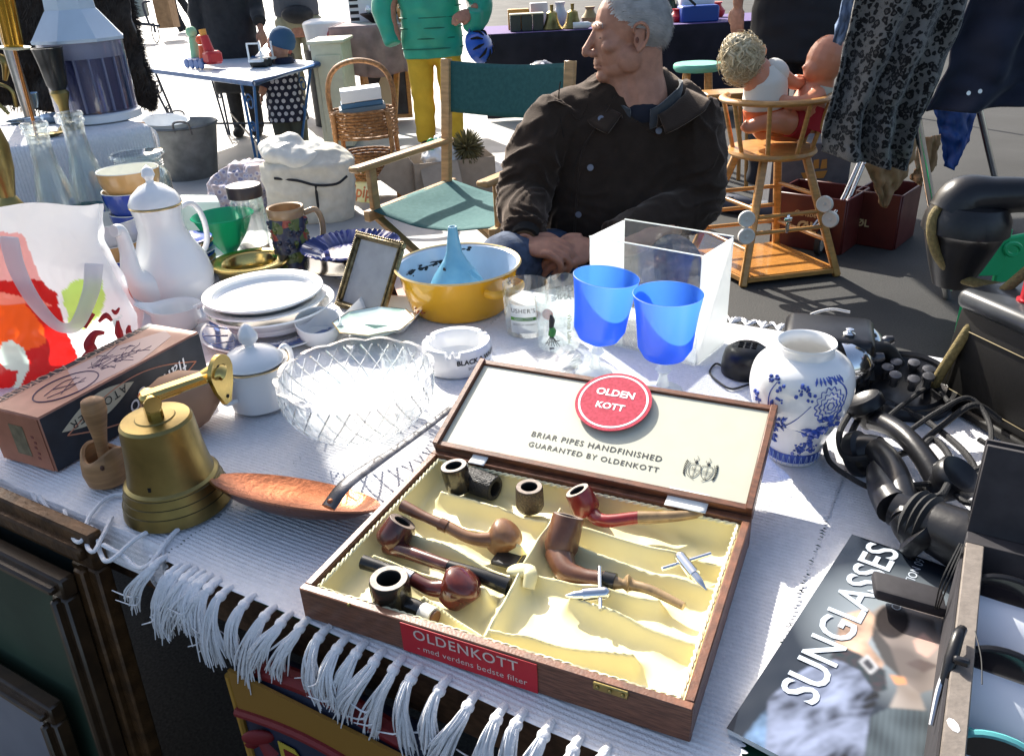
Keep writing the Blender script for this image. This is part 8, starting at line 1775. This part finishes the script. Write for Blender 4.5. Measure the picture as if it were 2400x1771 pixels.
# ================================================================== under the table: picture frames and child's backpack
gfr = mat('old_gilt_frame', (.085, .042, .016), .4, metal=.35, var=.5, vscale=40, bump=.4, bscale=120); dfr = mat('dark_gilt_frame', (.045, .025, .012), .35, var=.4, vscale=30, coat=.2)
def pframe(label, px, py, off, W_, H_, fw, fm_, picm, lean=10, name='leaning_frame'):
    """px, py: upper right corner in the picture; stands on the ground against the table front"""
    nrm = (-e2*cos(radians(lean))+EZ*sin(radians(lean))).normalized(); up_ = (EZ*cos(radians(lean))+e2*sin(radians(lean))).normalized(); xdir = e1
    cr2 = RP(px, py, UV(0, .455-off, .75), -e2); H_ = cr2.z/up_.z
    M = basis(cr2-xdir*W_-up_*H_, xdir, up_, xdir.cross(up_))
    t = thing(name, label, 'picture frame', M @ V3((W_/2, 0, 0)), 'picture frames leaning under the table')
    for a_, b_, c_, d_ in ((W_/2, fw/2, W_, fw), (W_/2, H_-fw/2, W_, fw), (fw/2, H_/2, fw, H_-2*fw), (W_-fw/2, H_/2, fw, H_-2*fw)):
        lng = c_ > d_; mk('frame_rail', join(box(a_, b_, 0, c_, d_, .022, .003, M), box(a_, b_, .014, c_-.02 if lng else d_ and fw*.35, fw*.35 if lng else d_, .014, .003, M)), fm_, t)
    mk('picture', box(W_/2, H_/2, -.004, W_-2*fw+.004, H_-2*fw+.004, .004, 0, M), picm, t, smooth=False); return t
pframe('largest dark gilt picture frame at the back of the leaning stack', 205, 1165, .01, .75, .7, .055, gfr, mat('dark_canvas', (.02, .03, .028), .5, var=.3, vscale=4), 3)
pframe('brown picture frame with a green canvas in the middle of the stack', 146, 1262, .045, .60, .6, .032, dfr, mat('green_canvas', (.035, .065, .042), .55, var=.35, vscale=5), 3)
pframe('front brown picture frame with a pale grey picture', 122, 1540, .085, .50, .5, .034, dfr, mat('pale_picture', (.18, .19, .23), .4, var=.15, vscale=5), 3)
bp_o = UV(0, .455-.01, .5); bnr = -e2
def onbp(x, y): return RP(x, y, bp_o, bnr)
q0 = onbp(525, 1440); q1 = onbp(945, 1600); xw = (q1-q0).dot(e1); BM = basis(q0+EZ*0, e1, EZ, -e2)
t = thing('childs_backpack', 'blue and yellow childrens bag with a red letter M under the table', 'bag', q0-EZ*.35+e1*xw/2)
mk('bag_body', box(xw/2, -.17, .0, xw, .38, .05, .022, BM, 3), mat('dark_blue_nylon', (.010, .017, .045), .6, var=.15), t)
def arch(x0, x1, y0, y1, n=14): return [(x0, y0)]+[(x1, y0)]+[(x1-(x1-x0)*k/n, y1+.022*sin(pi*k/n)) for k in range(n+1)]
mk('yellow_panel', prism([(.014, .016), (xw-.014, .016), (xw-.014, -.05)]+[(xw-.014-(xw-.028)*k/14, -.05+.02*sin(pi*k/14)) for k in range(1, 15)], .004, BM @ Matrix.Translation((0, 0, .025))), mat('yellow_nylon', (.24, .12, .016), .6), t)
redn = mat('red_nylon', (.16, .008, .011), .6); mk('red_piping', tube([BM @ V3((.012+(xw-.024)*k/14, -.053+.02*sin(pi*k/14), .03)) for k in range(15)], .006, 8, 1, smooth=False), redn, t); mk('red_top', tube([BM @ V3((.03, .016, .01)), BM @ V3((xw/2, .03, .01)), BM @ V3((xw-.03, .016, .01))], .012, 8, 5), redn, t)
mk('yellow_piping', tube([BM @ V3((.006, 0, .024)), BM @ V3((.006, -.34, .024))], .005, 8, 2), mat('ochre_nylon', (.38, .2, .03), .6), t)
mk('bow_tag', join(ball(BM @ V3((.045, -.075, .034)), (.02, .006, .012)), *[tube([BM @ V3((.045, -.075, .034)), BM @ V3((.045+sx, -.10, .034))], [.004, .009], 6, 3, flat=.4) for sx in (-.018, .018)]), redn, t)
a_, b_ = onbp(700, 1600)+bnr*.033, onbp(835, 1645)+bnr*.033; 
def onM(x, z): return BM @ V3((xw*.42+x, -.115+z, .0275))
for off, m_i, s_ in ((0, mat('yellow_outline', (.45, .35, .04), .6), 1.22), (.0012, redn, 1.0)):
    P = [(-.04, -.035), (-.04, .035), (-.018, .035), (0, .008), (.018, .035), (.04, .035), (.04, -.035), (.02, -.035), (.02, .006), (0, -.022), (-.02, .006), (-.02, -.035)]
    Mm = basis(onM(0, 0)+bnr*off, e1, EZ, -e2); mk('letter_m', prism([(x*s_*(1.0 if s_ == 1 else 1), y*s_) for x, y in P], .001, Mm), m_i, t, smooth=False)
# dark sheet: the deep shade under the table is put into its colour
tag(mk('under_shade_sheet', grid(lambda u, v: UV(-2.0+2.6*u, 1.2+.02*sin(u*40)*v, .72-.70*v), 90, 6), mat('shade_sheet_dark', (.010, .011, .016), .9), ang=180, solid=.004), 'dark sheet standing for the deep shade under the sales table', 'cloth')
# ================================================================== unseen parasol and awning, added to shade the table and the ground
t = thing('shade_parasol', 'grey parasol added out of view to shade the left of the table', 'parasol', (-1.47, 2.68, 0)); pc_ = V3((-1.47, 2.68, 0)); pcl = mat('parasol_cloth', (.30, .30, .32), .8)
mk('canopy', lathe([(.46, 2.26), (.36, 2.31), (.2, 2.38), (.03, 2.44), (0, 2.44)], pc_, 8), pcl, t, smooth=False, solid=.004); mk('pole', tube([pc_, pc_+EZ*2.42], .018, 10, 2), steel, t); mk('foot', lathe([(0, 0), (.2, 0), (.2, .06), (.05, .09), (0, .09)], pc_, 24), blackmatte, t)
t = thing('shade_awning', 'dark awning on poles added above the view to shade the ground at the right', 'awning', (2.0, 6.3, 0)); mk('canopy_cloth', grid(lambda u, v: (.50+3.2*u, 5.3+2.2*v, 2.45+.10*v-.05*sin(pi*u)), 20, 8), mat('awning_cloth', (.05, .06, .08), .8), t, ang=180, solid=.004)
for x, y in ((.74, 5.35), (3.65, 5.35), (3.65, 7.45)): mk('pole', tube([V3((x, y, 0)), V3((x, y, 2.45))], .018, 10, 2), steel, t)
